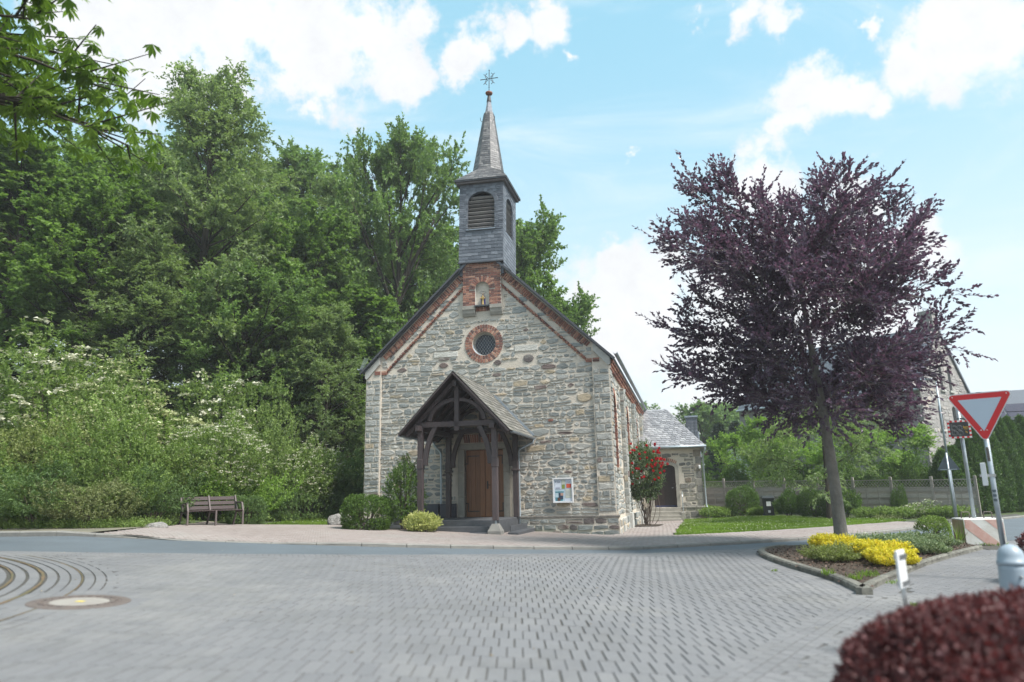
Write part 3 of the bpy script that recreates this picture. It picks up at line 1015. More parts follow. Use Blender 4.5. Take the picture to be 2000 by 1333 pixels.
def rubble(x0, x1, z0, z1, inside, Mf, proud=(0.012, 0.034), hr=(0.08, 0.25), asp=(1.1, 3.3), sq=0.0):
    out = []
    z = z0
    ph = [random.uniform(0, 6) for _ in range(6)]
    prev = lambda x: z0
    amp = 0.0
    while z < z1:
        h = random.uniform(*hr)
        p1, p2 = random.uniform(0, 6), random.uniform(0, 6)
        f1, f2 = random.uniform(1.2, 2.2), random.uniform(3, 5)
        zz = z + h
        nxt = (lambda zz, p1, p2, f1, f2: (lambda x: zz + (1 - sq) * (0.028 * math.sin(f1 * x + p1) + 0.018 * math.sin(f2 * x + p2))))(zz, p1, p2, f1, f2)
        x = x0 - random.uniform(0, 0.15)
        while x < x1 - 0.05:
            wd = min(h * random.uniform(*asp), 0.75)
            xe = min(x + wd, x1)
            if x1 - xe < 0.12:
                xe = x1
            xs_ = max(x, x0)
            if xe - xs_ > 0.08:
                parts = [(0.0, 1.0)]
                if h > 0.17 and random.random() < 0.22:
                    c = random.uniform(0.4, 0.6)
                    parts = [(0.0, c), (c, 1.0)]
                for lo, hi in parts:
                    g = random.uniform(0.012, 0.034)
                    def Z(xx, t):
                        a_, b_ = prev(xx), nxt(xx)
                        return a_ + (b_ - a_) * t
                    sl1, sl2 = random.uniform(-0.03, 0.03) * (1 - sq), random.uniform(-0.03, 0.03) * (1 - sq)
                    xm = (xs_ + xe) / 2
                    cut = random.uniform(0.05, 0.40) * (1 - sq) + 0.06
                    wq = min(0.3, 0.5 * (hi - lo) * h / (xe - xs_) + 0.1 * random.random())
                    xa, xb = xs_ + g, xe - g
                    ww = xb - xa
                    hh = hi - lo
                    pts = [(xa + ww * wq, Z(xa + ww * wq, lo + hh * 0.03) + g), (xm + random.uniform(-.1, .1) * ww, Z(xm, lo) + g + random.uniform(-.004, .008)), (xb - ww * wq, Z(xb, lo + hh * 0.03 * 3) + g),
                           (xb + sl2 * 0.4, Z(xb, lo + hh * cut)), (xb - sl2, Z(xb, hi - hh * cut)),
                           (xb - ww * wq, Z(xb, hi - hh * 0.05) - g), (xm, Z(xm, hi) - g - random.uniform(-.004, .008)), (xa + ww * wq, Z(xa, hi - hh * 0.05) - g),
                           (xa - sl1 * 0.4, Z(xa, hi - hh * cut)), (xa + sl1, Z(xa, lo + hh * cut))]
                    cxm, czm = xm, Z(xm, (lo + hi) / 2)
                    if inside(cxm, czm, (xe - xs_) / 2, h * hh / 2):
                        out.append(prism(pts, -0.02, random.uniform(*proud), 0.012, Mf, stone_var(), 0.007))
            x = xe + 0.001
        prev = nxt
        z = zz
    return out


SPECIAL = [(-6.28, 6.28, 0.19, 0.095, 0.86), (-4.15, 6.26, 0.15, 0.10, 0.90), (-2.97, 6.35, 0.20, 0.14, 0.92), (-6.19, 6.69, 0.48, 0.10, 1.0), (-3.05, 6.74, 0.44, 0.11, 0.99), (-0.95, 4.78, 0.30, 0.16, 0.80)]


def in_front(x, z, hw, hh):
    if z + hh > rake(x) - 0.28 or z + hh > rake(x - hw) - 0.18 or z + hh > rake(x + hw) - 0.18:
        return False
    if math.hypot(x - RINGC[0], z - RINGC[1]) < 0.76 + min(hw, 0.12):
        return False
    if -5.78 - hw * 0.8 < x < -3.68 + hw * 0.8 and z - hh < 3.3:
        return False
    if -5.6 - hw * 0.6 < x < -3.86 + hw * 0.6 and 3.2 < z < 3.72:
        return False
    if abs(x - XC) < 0.80 + hw * 0.6 and z + hh * 0.8 > 8.05:
        return False
    zb = 9.23 - SLOPE * 1.04 * (abs(x - XC) - 0.78)      # lower brick band
    if abs(x - XC) > 0.7 and abs(x - XC) < 4.3 and abs(z - zb) < 0.13 + hh * 0.45 and z > 5.98:
        return False
    for sx, sz, sw, sh, _ in SPECIAL:
        if abs(x - sx) < sw + hw * 0.75 and abs(z - sz) < sh + hh * 0.75:
            return False
    return True


st = rubble(-8.8, -0.62, -0.05, 10.3, in_front, FR(0.06), hr=(0.09, 0.27), asp=(0.9, 2.9))
# corner piers, a little proud of the field, with squarer blocks
MB().box(-0.62, 0.0, -0.02, 0.70, -0.3, rake(0) - 0.02).build('corner_pier', MORTAR, chapel)
MB().box(-9.42, -8.8, -0.02, 0.70, -0.3, rake(0) - 0.02).build('corner_pier', MORTAR, chapel)
pier = lambda x, z, hw, hh: z + hh < 5.98 and z - hh > 0.66
st += rubble(-0.60, -0.01, 0.64, 6.2, pier, FR(-0.02), hr=(0.14, 0.30), asp=(1.1, 2.2), sq=0.7)
st += rubble(-9.41, -8.82, 0.64, 6.2, pier, FR(-0.02), hr=(0.14, 0.30), asp=(1.1, 2.2), sq=0.7)
for sx, sz, sw, sh, sv in SPECIAL:
    n = 10
    if sv > 0.95:
        pts = [(sx - sw, sz - sh), (sx + sw, sz - sh), (sx + sw, sz + sh), (sx - sw, sz + sh)]
    else:
        pts = [(sx + sw * math.cos(2 * math.pi * i / n) * random.uniform(0.85, 1.1), sz + sh * math.sin(2 * math.pi * i / n) * random.uniform(0.85, 1.15)) for i in range(n)]
    st.append(prism(pts, -0.02, 0.03, 0.012, FR(0.06), sv, 0.004))
# plinth
mb = MB()
for a0, a1 in ((-9.50, -5.8), (-3.4, 0.08)):
    mb.box(a0, a1, -0.09, 0.05, -0.5, 0.60)
mb.box(-0.02, 0.10, -0.09, 23.0, -0.8, 0.5)
mb.build('plinth', MORTAR, chapel)
LEDGE = mat_ramp('dark_ledge_stone', [(0, (0.13, 0.12, 0.11)), (1, (0.26, 0.245, 0.22))])
for a0, a1 in ((-9.52, -5.8), (-3.4, -0.62), (-0.60, 0.11)):
    x = a0
    while x < a1 - 0.1:
        xe = min(a1, x + random.uniform(0.6, 1.1))
        MB().box(x + 0.004, xe - 0.004, -0.12, 0.04, 0.602, 0.672, bev=0.01, var=random.uniform(0.1, 0.5)).build('ledge_stone', LEDGE, chapel)
        x = xe
allin = lambda *a: True
_sv = stone_var
stone_var = lambda: random.uniform(0.0, 0.3) if random.random() < 0.8 else random.uniform(0.86, 0.93)
pl = rubble(-3.4, 0.08, -0.2, 0.59, allin, FR(-0.09), hr=(0.13, 0.28), asp=(1.3, 3.0), sq=0.4)
pl += rubble(-9.5, -5.8, -0.2, 0.59, allin, FR(-0.09), hr=(0.13, 0.28), asp=(1.3, 3.0), sq=0.4)

stone_var = _sv


def ord_stone(p):
    c = np.mean(p[0], axis=0)
    V = np.array(p[0])
    return -np.ptp(V[:, 0]) * np.ptp(V[:, 2]) + (5 if c[0] < -8.9 else 0)


emit(st + pl, 'stone', front, STONE, 300, 'stone_work', ord_stone)
# flank stones, seen at a grazing angle
SD = lambda a, b, h: (-0.05 + h, a, b)


def in_side(y, z, hw, hh):
    if z + hh > 5.75:
        return False
    for wy in WIN_Y:
        if abs(y - wy) < 0.78 + hw and 2.1 < z < 5.25:
            return False
    for by in (4.4, 10.5, 16.5, 22.6):
        if abs(y - by) < 0.38 + hw * 0.8:
            return False
    return True


ss = rubble(0.72, 22.9, 0.62, 5.9, in_side, SD, hr=(0.14, 0.28), asp=(1.5, 3.2))
ss += rubble(0.0, 0.68, 0.64, 6.0, pier, lambda a, b, h: (0.0 + h, a, b), hr=(0.16, 0.3), asp=(1.2, 2.2), sq=0.6)
ss += rubble(0.0, 22.9, -0.4, 0.5, allin, lambda a, b, h: (0.10 + h, a, b), hr=(0.2, 0.34), asp=(1.2, 2.4), sq=0.5)
emit(ss, 'stone', sidew, STONE, 0, 'stone_work')
for by in (4.4, 10.5, 16.5, 22.6):
    mb = MB().box(-0.06, 0.13, by - 0.34, by + 0.34, -0.7, 5.6)
    mb.box(-0.06, 0.22, by - 0.38, by + 0.38, -0.7, 0.62)
    mb.build('buttress', PLASTER, chapel)
bs = []
for by in (4.4, 10.5, 16.5):
    bs += rubble(by - 0.33, by + 0.33, 0.64, 5.55, allin, lambda a, b, h: (0.13 + h, a, b), hr=(0.2, 0.34), asp=(1.2, 2.2), sq=0.7)
    for q in rubble(-0.04, 0.14, 0.64, 5.55, allin, lambda a, b, h, by=by: (a, by - 0.34 - h, b), hr=(0.2, 0.34), asp=(1.2, 2.2), sq=0.8):
        bs.append(q)
emit(bs, 'stone', chapel, STONE, 0, 'buttress_stones')

# brick dressings ---------------------------------------------------
BJ = 0.012


def brick(a0, a1, b0, b1, h1, Mf, h0=-0.02):
    return prism(rect(a0, a1, b0, b1), h0, h1, 0.005, Mf, random.random() if random.random() < 0.85 else 0.03, 0.0)


def obrick(cx, cz, ang, lw, lh, h1, Mf, h0=-0.02):
    c, s_ = math.cos(ang), math.sin(ang)
    pts = [(cx + a * c - b * s_, cz + a * s_ + b * c) for a, b in ((-lw / 2, -lh / 2), (lw / 2, -lh / 2), (lw / 2, lh / 2), (-lw / 2, lh / 2))]
    return prism(pts, h0, h1, 0.005, Mf, random.random() if random.random() < 0.85 else 0.03, 0.0)


bk_main, bk_rest = [], []
F0 = FR(0.06)
# ring round the oculus: two rings of headers
for (r0, r1, n) in ((0.465, 0.595, 34), (0.61, 0.74, 42)):
    for i in range(n):
        t = 2 * math.pi * (i + 0.5) / n
        rm = (r0 + r1) / 2
        bk_main.append(obrick(RINGC[0] + rm * math.cos(t), RINGC[1] + rm * math.sin(t), t, r1 - r0, 2 * math.pi * rm / n - 0.022, 0.02, F0))
# niche panel
NX0, NX1, NZ0, NZ1 = -5.46, -3.94, 8.50, 10.30
NCX, NSP, NR = XC + 0.02, 9.14, 0.275
niche_hole = arch(NCX, 2 * NR, 8.50, NSP, 12)
V, F = extrude_poly([rect(NX0, NX1, NZ0 - 0.02, NZ1 + 0.1), ], 0.0, 0.001, FR(0.0))
V, F = extrude_poly([[(NX0, NZ0), (NCX - NR, NZ0)] + arch(NCX, 2 * NR, NZ0, NSP, 12)[2:][::-1] + [(NCX + NR, NZ0), (NX1, NZ0), (NX1, NZ1 + 0.08), (NX0, NZ1 + 0.08)]], -0.02, 0.12, FR(0.06))
panel = fixnormals(mk('niche_panel', V, F, mat_simple('brick_joint_mortar', (0.48, 0.44, 0.38), (0.36, 0.33, 0.29), 8, 0.95, 0.4, 40), chapel))
FP = FR(-0.06)
row = 0
z = NZ0 + 0.006
while z < NZ1 + 0.05:
    x = NX0 + (0.0 if row % 2 else -0.125)
    while x < NX1 - 0.01:
        xa, xb = max(x, NX0), min(x + 0.238, NX1)
        if xb - xa > 0.05:
            segs = [(xa, xb)]
            zc = z + 0.03
            if zc < NSP + NR + 0.25:
                if zc < NSP:
                    lim = NR + 0.003
                else:
                    lim = math.sqrt(max(0, (NR + 0.24) ** 2 - (zc - NSP) ** 2))
                if zc > NSP - 0.05 and zc < NSP:
                    lim = NR + 0.24
                segs = []
                for (p, q) in ((xa, min(xb, NCX - lim)), (max(xa, NCX + lim), xb)):
                    if q - p > 0.05:
                        segs.append((p, q))
            for p, q in segs:
                bk_main.append(brick(p, q, z, z + 0.062, 0.012, FP))
        x += 0.25
    z += 0.0745
    row += 1
for i in range(17):
    t = math.pi * (i + 0.5) / 17
    rm = NR + 0.12
    bk_main.append(obrick(NCX + rm * math.cos(t), NSP + rm * math.sin(t), t, 0.225, math.pi * rm / 17 - 0.014, 0.022, FP))
# niche shell, sill, corbels
V = []
F = []
n = 14
prof = [(NCX - NR, NZ0)] + [(NCX - NR * math.cos(math.pi * i / n), NSP + NR * math.sin(math.pi * i / n)) for i in range(n + 1)] + [(NCX + NR, NZ0)]
for yy, sc in ((-0.06, 1.0), (0.10, 0.99), (0.24, 0.75), (0.27, 0.3)):
    for a, b in prof:
        V.append((NCX + (a - NCX) * sc, yy, b if b <= NZ0 else (NSP + (b - NSP) * sc if b > NSP else b)))
m = len(prof)
for j in range(3):
    for i in range(m - 1):
        F.append((j * m + i, j * m + i + 1, (j + 1) * m + i + 1, (j + 1) * m + i))
F.append(tuple(3 * m + i for i in range(m)))
mk('niche_shell', V, F, PLASTER, chapel)
mb = MB().box(NCX - 0.30, NCX + 0.30, -0.12, 0.3, NZ0 - 0.05, NZ0)
mb.build('niche_sill', STEPSTONE, chapel)
for i in range(8):
    bk_main.append(brick(NCX - 0.27 + i * 0.068, NCX - 0.27 + i * 0.068 + 0.052, 8.29, 8.44, 0.045, F0))
for sgn in (-1, 1):
    mb = MB()
    xa, xb = (NX0 - 0.02, NCX - NR - 0.02) if sgn < 0 else (NCX + NR + 0.02, NX1 + 0.02)
    pr = [(0.055, 8.50), (-0.10, 8.50), (-0.10, 8.36), (-0.075, 8.33), (-0.06, 8.22), (-0.0, 8.10), (0.055, 8.09)]
    V = [(xa, y_, z_) for y_, z_ in pr] + [(xb, y_, z_) for y_, z_ in pr]
    k_ = len(pr)
    F = [(i, (i + 1) % k_, k_ + (i + 1) % k_, k_ + i) for i in range(k_)] + [tuple(range(k_))[::-1], tuple(range(k_, 2 * k_))]
    fixnormals(mk('corbel', V, F, SANDSTONE, chapel))
# rakes: a course of headers under the verge, a thin course below, and a lower double band
for sgn in (-1, 1):
    th = -sgn * math.atan(SLOPE)
    ca, sa = math.cos(th), math.sin(th)
    L0, L1 = 0.80 / math.cos(th), 4.12 / math.cos(th)
    base = (XC, ZA)
    def along(s, dn):
        # s metres down the slope from the apex, dn metres square to it
        return (XC + sgn * (s * math.cos(th) + 0) - sgn * dn * math.sin(abs(th)) * 1.0, ZA - s * math.sin(abs(th)) - dn * math.cos(th))
    s = L0
    while s < L1:
        c = along(s, 0.15)
        bk_rest.append(obrick(c[0], c[1], th, 0.058, 0.20, 0.045, F0))
        s += 0.082
    s = L0 + 0.1
    while s < L1 - 0.15:
        c = along(s, 0.29)
        bk_rest.append(obrick(c[0], c[1], th, 0.112, 0.055, 0.05, F0))
        s += 0.15
    # lower band
    zb0 = 9.23
    th2 = -sgn * math.atan(SLOPE * 1.04)
    s = 0.0
    k_ = 0
    while True:
        xx = 0.80 + s * math.cos(th2)
        if xx > 3.9:
            break
        cz = zb0 - SLOPE * 1.04 * (xx - 0.78)
        bk_rest.append(obrick(XC + sgn * xx, cz + 0.035, th2, 0.112, 0.06, 0.075, F0))
        bk_rest.append(obrick(XC + sgn * (xx + 0.05), cz - 0.075, th2, 0.10, 0.055, 0.045, F0))
        s += 0.142
    for (xa, zz) in ((3.87, 6.13), (4.12, 6.13), (3.87, 6.055), (4.12, 6.055)):
        a0 = XC + sgn * xa
        bk_rest.append(brick(min(a0, a0 + sgn * 0.235), max(a0, a0 + sgn * 0.235), zz, zz + 0.062, 0.07 if xa < 4 else 0.11, F0))
# flat arch over the door
for i in range(19):
    x = -5.50 + i * 0.083
    bk_rest.append(obrick(x + 0.035, 3.47, math.pi / 2 + (i - 9) * -0.02, 0.30 * (1), 0.062, 0.03, F0))
# lone brick in the wall
bk_main.append(brick(-2.30, -2.12, 3.98, 4.05, 0.035, F0))
emit(bk_main + bk_rest, 'brick', chapel, BRICK, 300, 'brick_work')
# eaves corbel table and window surrounds of the flank
ck = []
y = 0.15
SM = lambda a, b, h: (-0.05 + h, a, b)
while y < 22.9:
    for zz, hh_ in ((5.78, 0.10), (5.90, 0.14), (6.02, 0.18)):
        wdt = 0.11 if zz < 6 else 0.235
        ck.append(brick(y, y + wdt, zz, zz + 0.10, hh_, SM))
    y += 0.245 if True else 0
for wy in WIN_Y:
    z = 2.32
    k_ = 0
    while z < 4.5:
        for sg in (-1, 1):
            ln = 0.24 if k_ % 2 else 0.13
            a0 = wy + sg * 0.51
            ck.append(brick(min(a0, a0 + sg * ln), max(a0, a0 + sg * ln), z, z + 0.062, 0.03, SM))
            # reveal bricks
            for h_ in (-0.235, -0.0):
                ck.append(prism(rect(h_ - 0.235 + 0.22 * (k_ % 2) * 0, h_, z, z + 0.062), -0.01, 0.016, 0.004, (lambda a, b, h, wy=wy, sg=sg: (-0.05 + a, wy + sg * (0.525 - h), b)), random.random(), 0))
        z += 0.0745
        k_ += 1
    for i in range(20):
        t = math.pi * (i + 0.5) / 20
        ck.append(obrick(wy + 0.60 * math.cos(t), 4.5 + 0.60 * 1.12 * math.sin(t), t, 0.2, 0.078, 0.03, SM))
o = emit(ck, 'brick', sidew, BRICK, 0, 'brick_work')
for wy in WIN_Y:
    V, F = extrude_poly([arch(wy, 1.04, 2.31, 4.5, pointed=0.15)], 0, 0.02, lambda a, b, h: (-0.42 - h, a, b))
    wd_ = fixnormals(mk('window', V, F, GLASSDARK, chapel))
    mb = MB()
    for q in np.arange(-0.4, 0.45, 0.2):
        mb.box(-0.42, -0.405, wy + q - 0.008, wy + q + 0.008, 2.33, 4.9)
    for zz in np.arange(2.6, 4.9, 0.3):
        mb.box(-0.42, -0.403, wy - 0.5, wy + 0.5, zz, zz + 0.016)
    mb.build('glazing_bars', LEAD, wd_)
    mb = MB().box(-0.4, 0.05, wy - 0.6, wy + 0.6, 2.22, 2.305, bev=0.01)
    mb.build('sill', SANDSTONE, wd_)

# round window
V, F = extrude_poly([circle(*RINGC, 0.455, 36)], 0, 0.02, lambda a, b, h: (a, 0.34 + h, b))
ocu = fixnormals(mk('round_window', V, F, GLASSDARK, chapel))
mb = MB()
r_ = 0.41
for sg in (1, -1):
    for c in np.arange(-0.56, 0.57, 0.112):
        # lines at 55 degrees
        dx, dz = math.cos(rad(55)), sg * math.sin(rad(55))
        px_, pz_ = c, 0.0
        bq = px_ * dx + pz_ * dz
        disc = bq * bq - (px_ * px_ + pz_ * pz_ - r_ * r_)
        if disc <= 0:
            continue
        t0, t1 = -bq - math.sqrt(disc), -bq + math.sqrt(disc)
        mb.beam((RINGC[0] + px_ + dx * t0, 0.325, RINGC[1] + pz_ + dz * t0), (RINGC[0] + px_ + dx * t1, 0.325, RINGC[1] + pz_ + dz * t1), 0.008, 0.007, up=(0, 1, 0))
mb.build('lattice', LEAD, ocu)
V, F = extrude_poly([circle(*RINGC, 0.455, 36), circle(*RINGC, 0.405, 36)], 0, 0.05, lambda a, b, h: (a, 0.29 + h, b))
fixnormals(mk('frame', V, F, PLASTER, ocu))
mb = MB()
for i in range(9):
    t0 = rad(180 + i * 9)
    c0 = (RINGC[0] + 0.44 * math.cos(t0), RINGC[1] + 0.44 * math.sin(t0))
mb.tube([(RINGC[0] + 0.445 * math.cos(rad(t)), 0.12, RINGC[1] + 0.445 * math.sin(rad(t))) for t in range(182, 262, 8)], 0.022, 6)
mb.build('zinc_sill', ZINC, ocu)

# roof -------------------------------------------------------------
def slab(p0, p1, p2, p3, th):
    """quad slab, thickness along its normal (down)"""
    P = [Vector(p) for p in (p0, p1, p2, p3)]
    nrm = (P[1] - P[0]).cross(P[3] - P[0]).normalized()
    Q = [p - nrm * th for p in P]
    V = [tuple(p) for p in P + Q]
    return V, [(0, 1, 2, 3), (7, 6, 5, 4), (0, 4, 5, 1), (1, 5, 6, 2), (2, 6, 7, 3), (3, 7, 4, 0)]


RZ = 0.12
for sgn in (-1, 1):
    xe = XC + sgn * (HWID + 0.17)
    ze = ZA + RZ - SLOPE * (HWID + 0.17)
    pts = [(xe, -0.14, ze), (xe, 23.5, ze), (XC, 23.5, ZA + RZ), (XC, -0.14, ZA + RZ)]
    if sgn < 0:
        pts = pts[::-1]
    V, F = slab(*pts, 0.09)
    rf = fixnormals(mk('roof', V, F, SLATE, chapel, 0.3))
for sgn in (-1, 1):
    mb = MB()
    a = (XC + sgn * 0.86, -0.17, ZA + 0.075 - SLOPE * 0.86)
    b = (XC + sgn * (HWID + 0.20), -0.17, ZA + 0.075 - SLOPE * (HWID + 0.20))
    mb.beam(a, b, 0.07, 0.10, up=(0, 1, 0))
    mb.build('verge_board', mat_simple('dark_verge_slate', (0.045, 0.05, 0.06), (0.07, 0.075, 0.085), 9, 0.6, 0.2, 40) if sgn < 0 else bpy.data.materials['dark_verge_slate'], chapel)
    # pale kneeler at the foot of the gable
    x0k, x1k = XC + sgn * 4.15, XC + sgn * 4.74
    pts = [(x0k, rake(x0k) - 0.02), (x1k, rake(x1k) - 0.02), (x1k, rake(x1k) - 0.26), (XC + sgn * 4.66, rake(x1k) - 0.30), (x0k, rake(x0k) - 0.30)]
    if sgn < 0:
        pts = pts[::-1]
    V, F = extrude_poly([pts], -0.02, 0.14, FR(0.06))
    fixnormals(mk('kneeler', V, F, PLASTER, chapel))
# gutter and downpipes
for sgn in (-1, 1):
    mb = MB()
    xg = XC + sgn * (HWID + 0.24)
    prof = [(0.075 * math.cos(t), 0.075 * math.sin(t)) for t in np.linspace(math.pi, 2 * math.pi, 9)]
    V, F = [], []
    for yy in (-0.2, 23.5):
        for a, b in prof + [(p * 0.9, q * 0.9) for p, q in prof[::-1]]:
            V.append((xg + a, yy, 6.33 + b))
    k_ = 2 * len(prof)
    F = [(i, (i + 1) % k_, k_ + (i + 1) % k_, k_ + i) for i in range(k_)] + [tuple(range(k_))[::-1], tuple(range(k_, 2 * k_))]
    mb.add(V, F)
    gt = fixnormals(mb.build('gutter', ZINC, chapel))
    mb = MB().tube([(xg, 22.9, 6.27), (xg, 22.9, 6.1), (xg - sgn * 0.15, 22.9, 5.9), (xg - sgn * 0.15, 22.9, 0.0)], 0.045, 8)
    mb.build('downpipe', ZINC, chapel, smooth=True)
mb = MB()
for i in range(7):
    mb.tube([(-9.62, -0.15 + i * 0.035, 6.35), (-9.45 + i * 0.01, -0.15 + i * 0.04, 6.75)], 0.006, 4)
mb.build('bird_guard', GALV, chapel)

# door ---------------------------------------------------------------
mb = MB()
mb.box(-5.47, -3.99, 0.32, 0.36, 0.62, 3.10)
mb.build('door_recess', VOID, chapel)
for k_, (a, b) in enumerate(((-5.46, -4.735), (-4.725, -4.0))):
    leaf = MB().box(a, b, 0.22, 0.28, 0.66, 3.05, bev=0.004).build('door_leaf', DOORWOOD, chapel)
    for i in range(4):
        p0 = a + 0.012 + i * (b - a - 0.024) / 4
        MB().box(p0 + 0.003, p0 + (b - a - 0.024) / 4 - 0.003, 0.204, 0.222, 0.68, 3.03, bev=0.004, var=random.random()).build('plank', DOORWOOD, leaf, kind=None)
    hx = a if k_ == 0 else b
    sg = 1 if k_ == 0 else -1
    for zz in (0.86, 2.84):
        up_ = 1 if zz < 1 else -1
        mb = MB()
        mb.box(min(hx + sg * 0.06, hx + sg * 0.5), max(hx + sg * 0.06, hx + sg * 0.5), 0.192, 0.206, zz - 0.018, zz + 0.018)
        mb.box(min(hx + sg * 0.06, hx + sg * 0.09), max(hx + sg * 0.06, hx + sg * 0.09), 0.192, 0.206, min(zz, zz + up_ * 0.3), max(zz, zz + up_ * 0.3))
        mb.box(min(hx - sg * 0.13, hx + sg * 0.09), max(hx - sg * 0.13, hx + sg * 0.09), 0.185, 0.206, zz + up_ * 0.28 - 0.02, zz + up_ * 0.28 + 0.02)
        mb.tube([(hx - sg * 0.13, 0.18, zz + up_ * 0.28 - 0.05), (hx - sg * 0.13, 0.18, zz + up_ * 0.28 + 0.05)], 0.028, 8)
        mb.build('hinge', IRON, leaf)
    if k_ == 1:
        mb = MB().box(a + 0.05, a + 0.11, 0.195, 0.206, 1.65, 1.93)
        mb.tube([(a + 0.08, 0.20, 1.80), (a + 0.08, 0.14, 1.80), (a + 0.19, 0.14, 1.78)], 0.014, 8)
        mb.lathe([(0.03, 0), (0.03, 0.02)], (a + 0.08, 0.19, 1.68), 10)
        mb.build('handle', IRON, leaf)
for k_, (a, b) in enumerate(((-5.70, -5.47), (-3.99, -3.76))):
    z = 0.64
    for hh_ in (0.75, 0.85, 0.83):
        MB().box(a, b, -0.01, 0.32, z + 0.004, z + hh_ - 0.004, bev=0.012, var=random.random()).build('jamb_stone', SANDSTONE, chapel)
        z += hh_
MB().box(-5.70, -3.76, -0.012, 0.32, 3.072, 3.27, bev=0.012).build('lintel', SANDSTONE, chapel)

# bell tower ----------------------------------------------------------
TX, TH = XC, 0.885
TY0, TY1 = -0.15, 1.93
tower = empty('bell_tower', (0, 0, 0))
tower.parent = chapel
LZ0, LZS, LW = 11.52, 12.62, 1.08
V, F = extrude_poly([rect(TX - TH, TX + TH, 10.20, 13.45), arch(TX, LW, LZ0, LZS, 12, -0.18)], 0, 0.12, lambda a, b, h: (a, TY0 + h, b))
fixnormals(mk('front_face', V, F, SLATE, tower, 0.2))
TYC = (TY0 + TY1) / 2
for sgn in (-1, 1):
    bot = 9.7
    V, F = extrude_poly([[(TY0 + 0.12, bot), (TY1 - 0.12, bot), (TY1 - 0.12, 13.45), (TY0 + 0.12, 13.45)], arch(TYC, LW, LZ0, LZS, 12, -0.18)], 0, 0.12, lambda a, b, h, sgn=sgn: (TX + sgn * (TH - h), a, b))
    fixnormals(mk('side_face', V, F, SLATE, tower, 0.2))
MB().box(TX - TH, TX + TH, TY1 - 0.12, TY1, 9.9, 13.45).build('rear_face', SLATE, tower)
MB().box(TX - 0.72, TX + 0.72, TY0 + 0.35, TY1 - 0.35, 11.3, 13.2).build('bell_chamber', VOID, tower)
# louvres
for i in range(9):
    zz = LZ0 + 0.075 + i * 0.158
    hw = LW / 2 if zz < LZS - 0.03 else LW / 2 * math.sqrt(max(0.05, 1 - ((zz - LZS) / (LW / 2 * 0.82)) ** 2))
    hw = min(hw, LW / 2) + 0.02
    mb = MB()
    mb.beam((TX - hw, TY0 + 0.09, zz), (TX + hw, TY0 + 0.09, zz), 0.11, 0.02, up=(0, 0.6, 0.8), var=random.random())
    mb.build('louvre_slat', mat_simple('pale_louvre_board', (0.27, 0.26, 0.26), (0.19, 0.185, 0.185), 6, 0.7, 0.2, 30, usevar=True) if i == 0 else bpy.data.materials['pale_louvre_board'], tower)
    for sgn in (-1, 1):
        mb = MB()
        mb.beam((TX + sgn * (TH - 0.09), TYC - hw, zz), (TX + sgn * (TH - 0.09), TYC + hw, zz), 0.11, 0.02, up=(-0.6 * sgn, 0, 0.8), var=random.random())
        mb.build('louvre_slat', bpy.data.materials['pale_louvre_board'], tower)
MB().box(TX - LW / 2 - 0.04, TX + LW / 2 + 0.04, TY0 - 0.07, TY0 + 0.05, LZ0 - 0.03, LZ0).build('zinc_sill', ZINC, tower)


def slate_row_pieces(Mf, a0, a1, b0, b1, rowh, wd, skip=None, lift=0.018, var=None, slant=0.0, clip=None):
    out = []
    b = b0
    r = 0
    while b < b1 - 0.01:
        bt = min(b + rowh * 1.25, b1)
        lo, hi = (a0, a1) if clip is None else clip(b)
        x = lo - (wd * 0.5 if r % 2 else 0.0)
        while x < hi:
            xa, xb = max(x, lo), min(x + wd, hi)
            if xb - xa > 0.03 and not (skip and skip((xa + xb) / 2, b + rowh / 2)):
                jz = random.uniform(-0.006, 0.006)
                y0 = [(xa + 0.003, b + jz), (xb - 0.003, b + jz - slant), (xb - 0.003, bt), (xa + 0.003, bt)]
                V = [Mf(p[0], p[1], 0.0) for p in y0]
                V += [Mf(y0[0][0], y0[0][1], lift), Mf(y0[1][0], y0[1][1], lift), Mf(y0[2][0], y0[2][1], 0.004), Mf(y0[3][0], y0[3][1], 0.004)]
                out.append((V, [(4, 5, 6, 7), (0, 1, 5, 4), (1, 2, 6, 5), (3, 0, 4, 7)], random.random()))
            x += wd
        b += rowh
        r += 1
    return out


FT = lambda a, b, h: (a, TY0 - h, b)
sl = []
inarch = lambda a, b: abs(a - TX) < LW / 2 + 0.12 and b > LZ0 - 0.02 and ((abs(a - TX) < LW / 2 + 0.12 and b < LZS + 0.1) or (a - TX) ** 2 + ((b - LZS) / 0.9) ** 2 < (LW / 2 + 0.14) ** 2)
sl += slate_row_pieces(FT, TX - TH, TX + TH, 10.20, 11.48, 0.135, 0.26, slant=0.02)
sl += slate_row_pieces(FT, TX - TH + 0.26, TX + TH - 0.26, 11.48, 13.40, 0.12, 0.2, skip=inarch, slant=0.01)
for sgn in (-1, 1):
    sl += slate_row_pieces(FT, TX + sgn * (TH - 0.14) - 0.14, TX + sgn * (TH - 0.14) + 0.14, 11.48, 13.30, 0.075, 0.28, lift=0.024, slant=-0.02 * sgn)
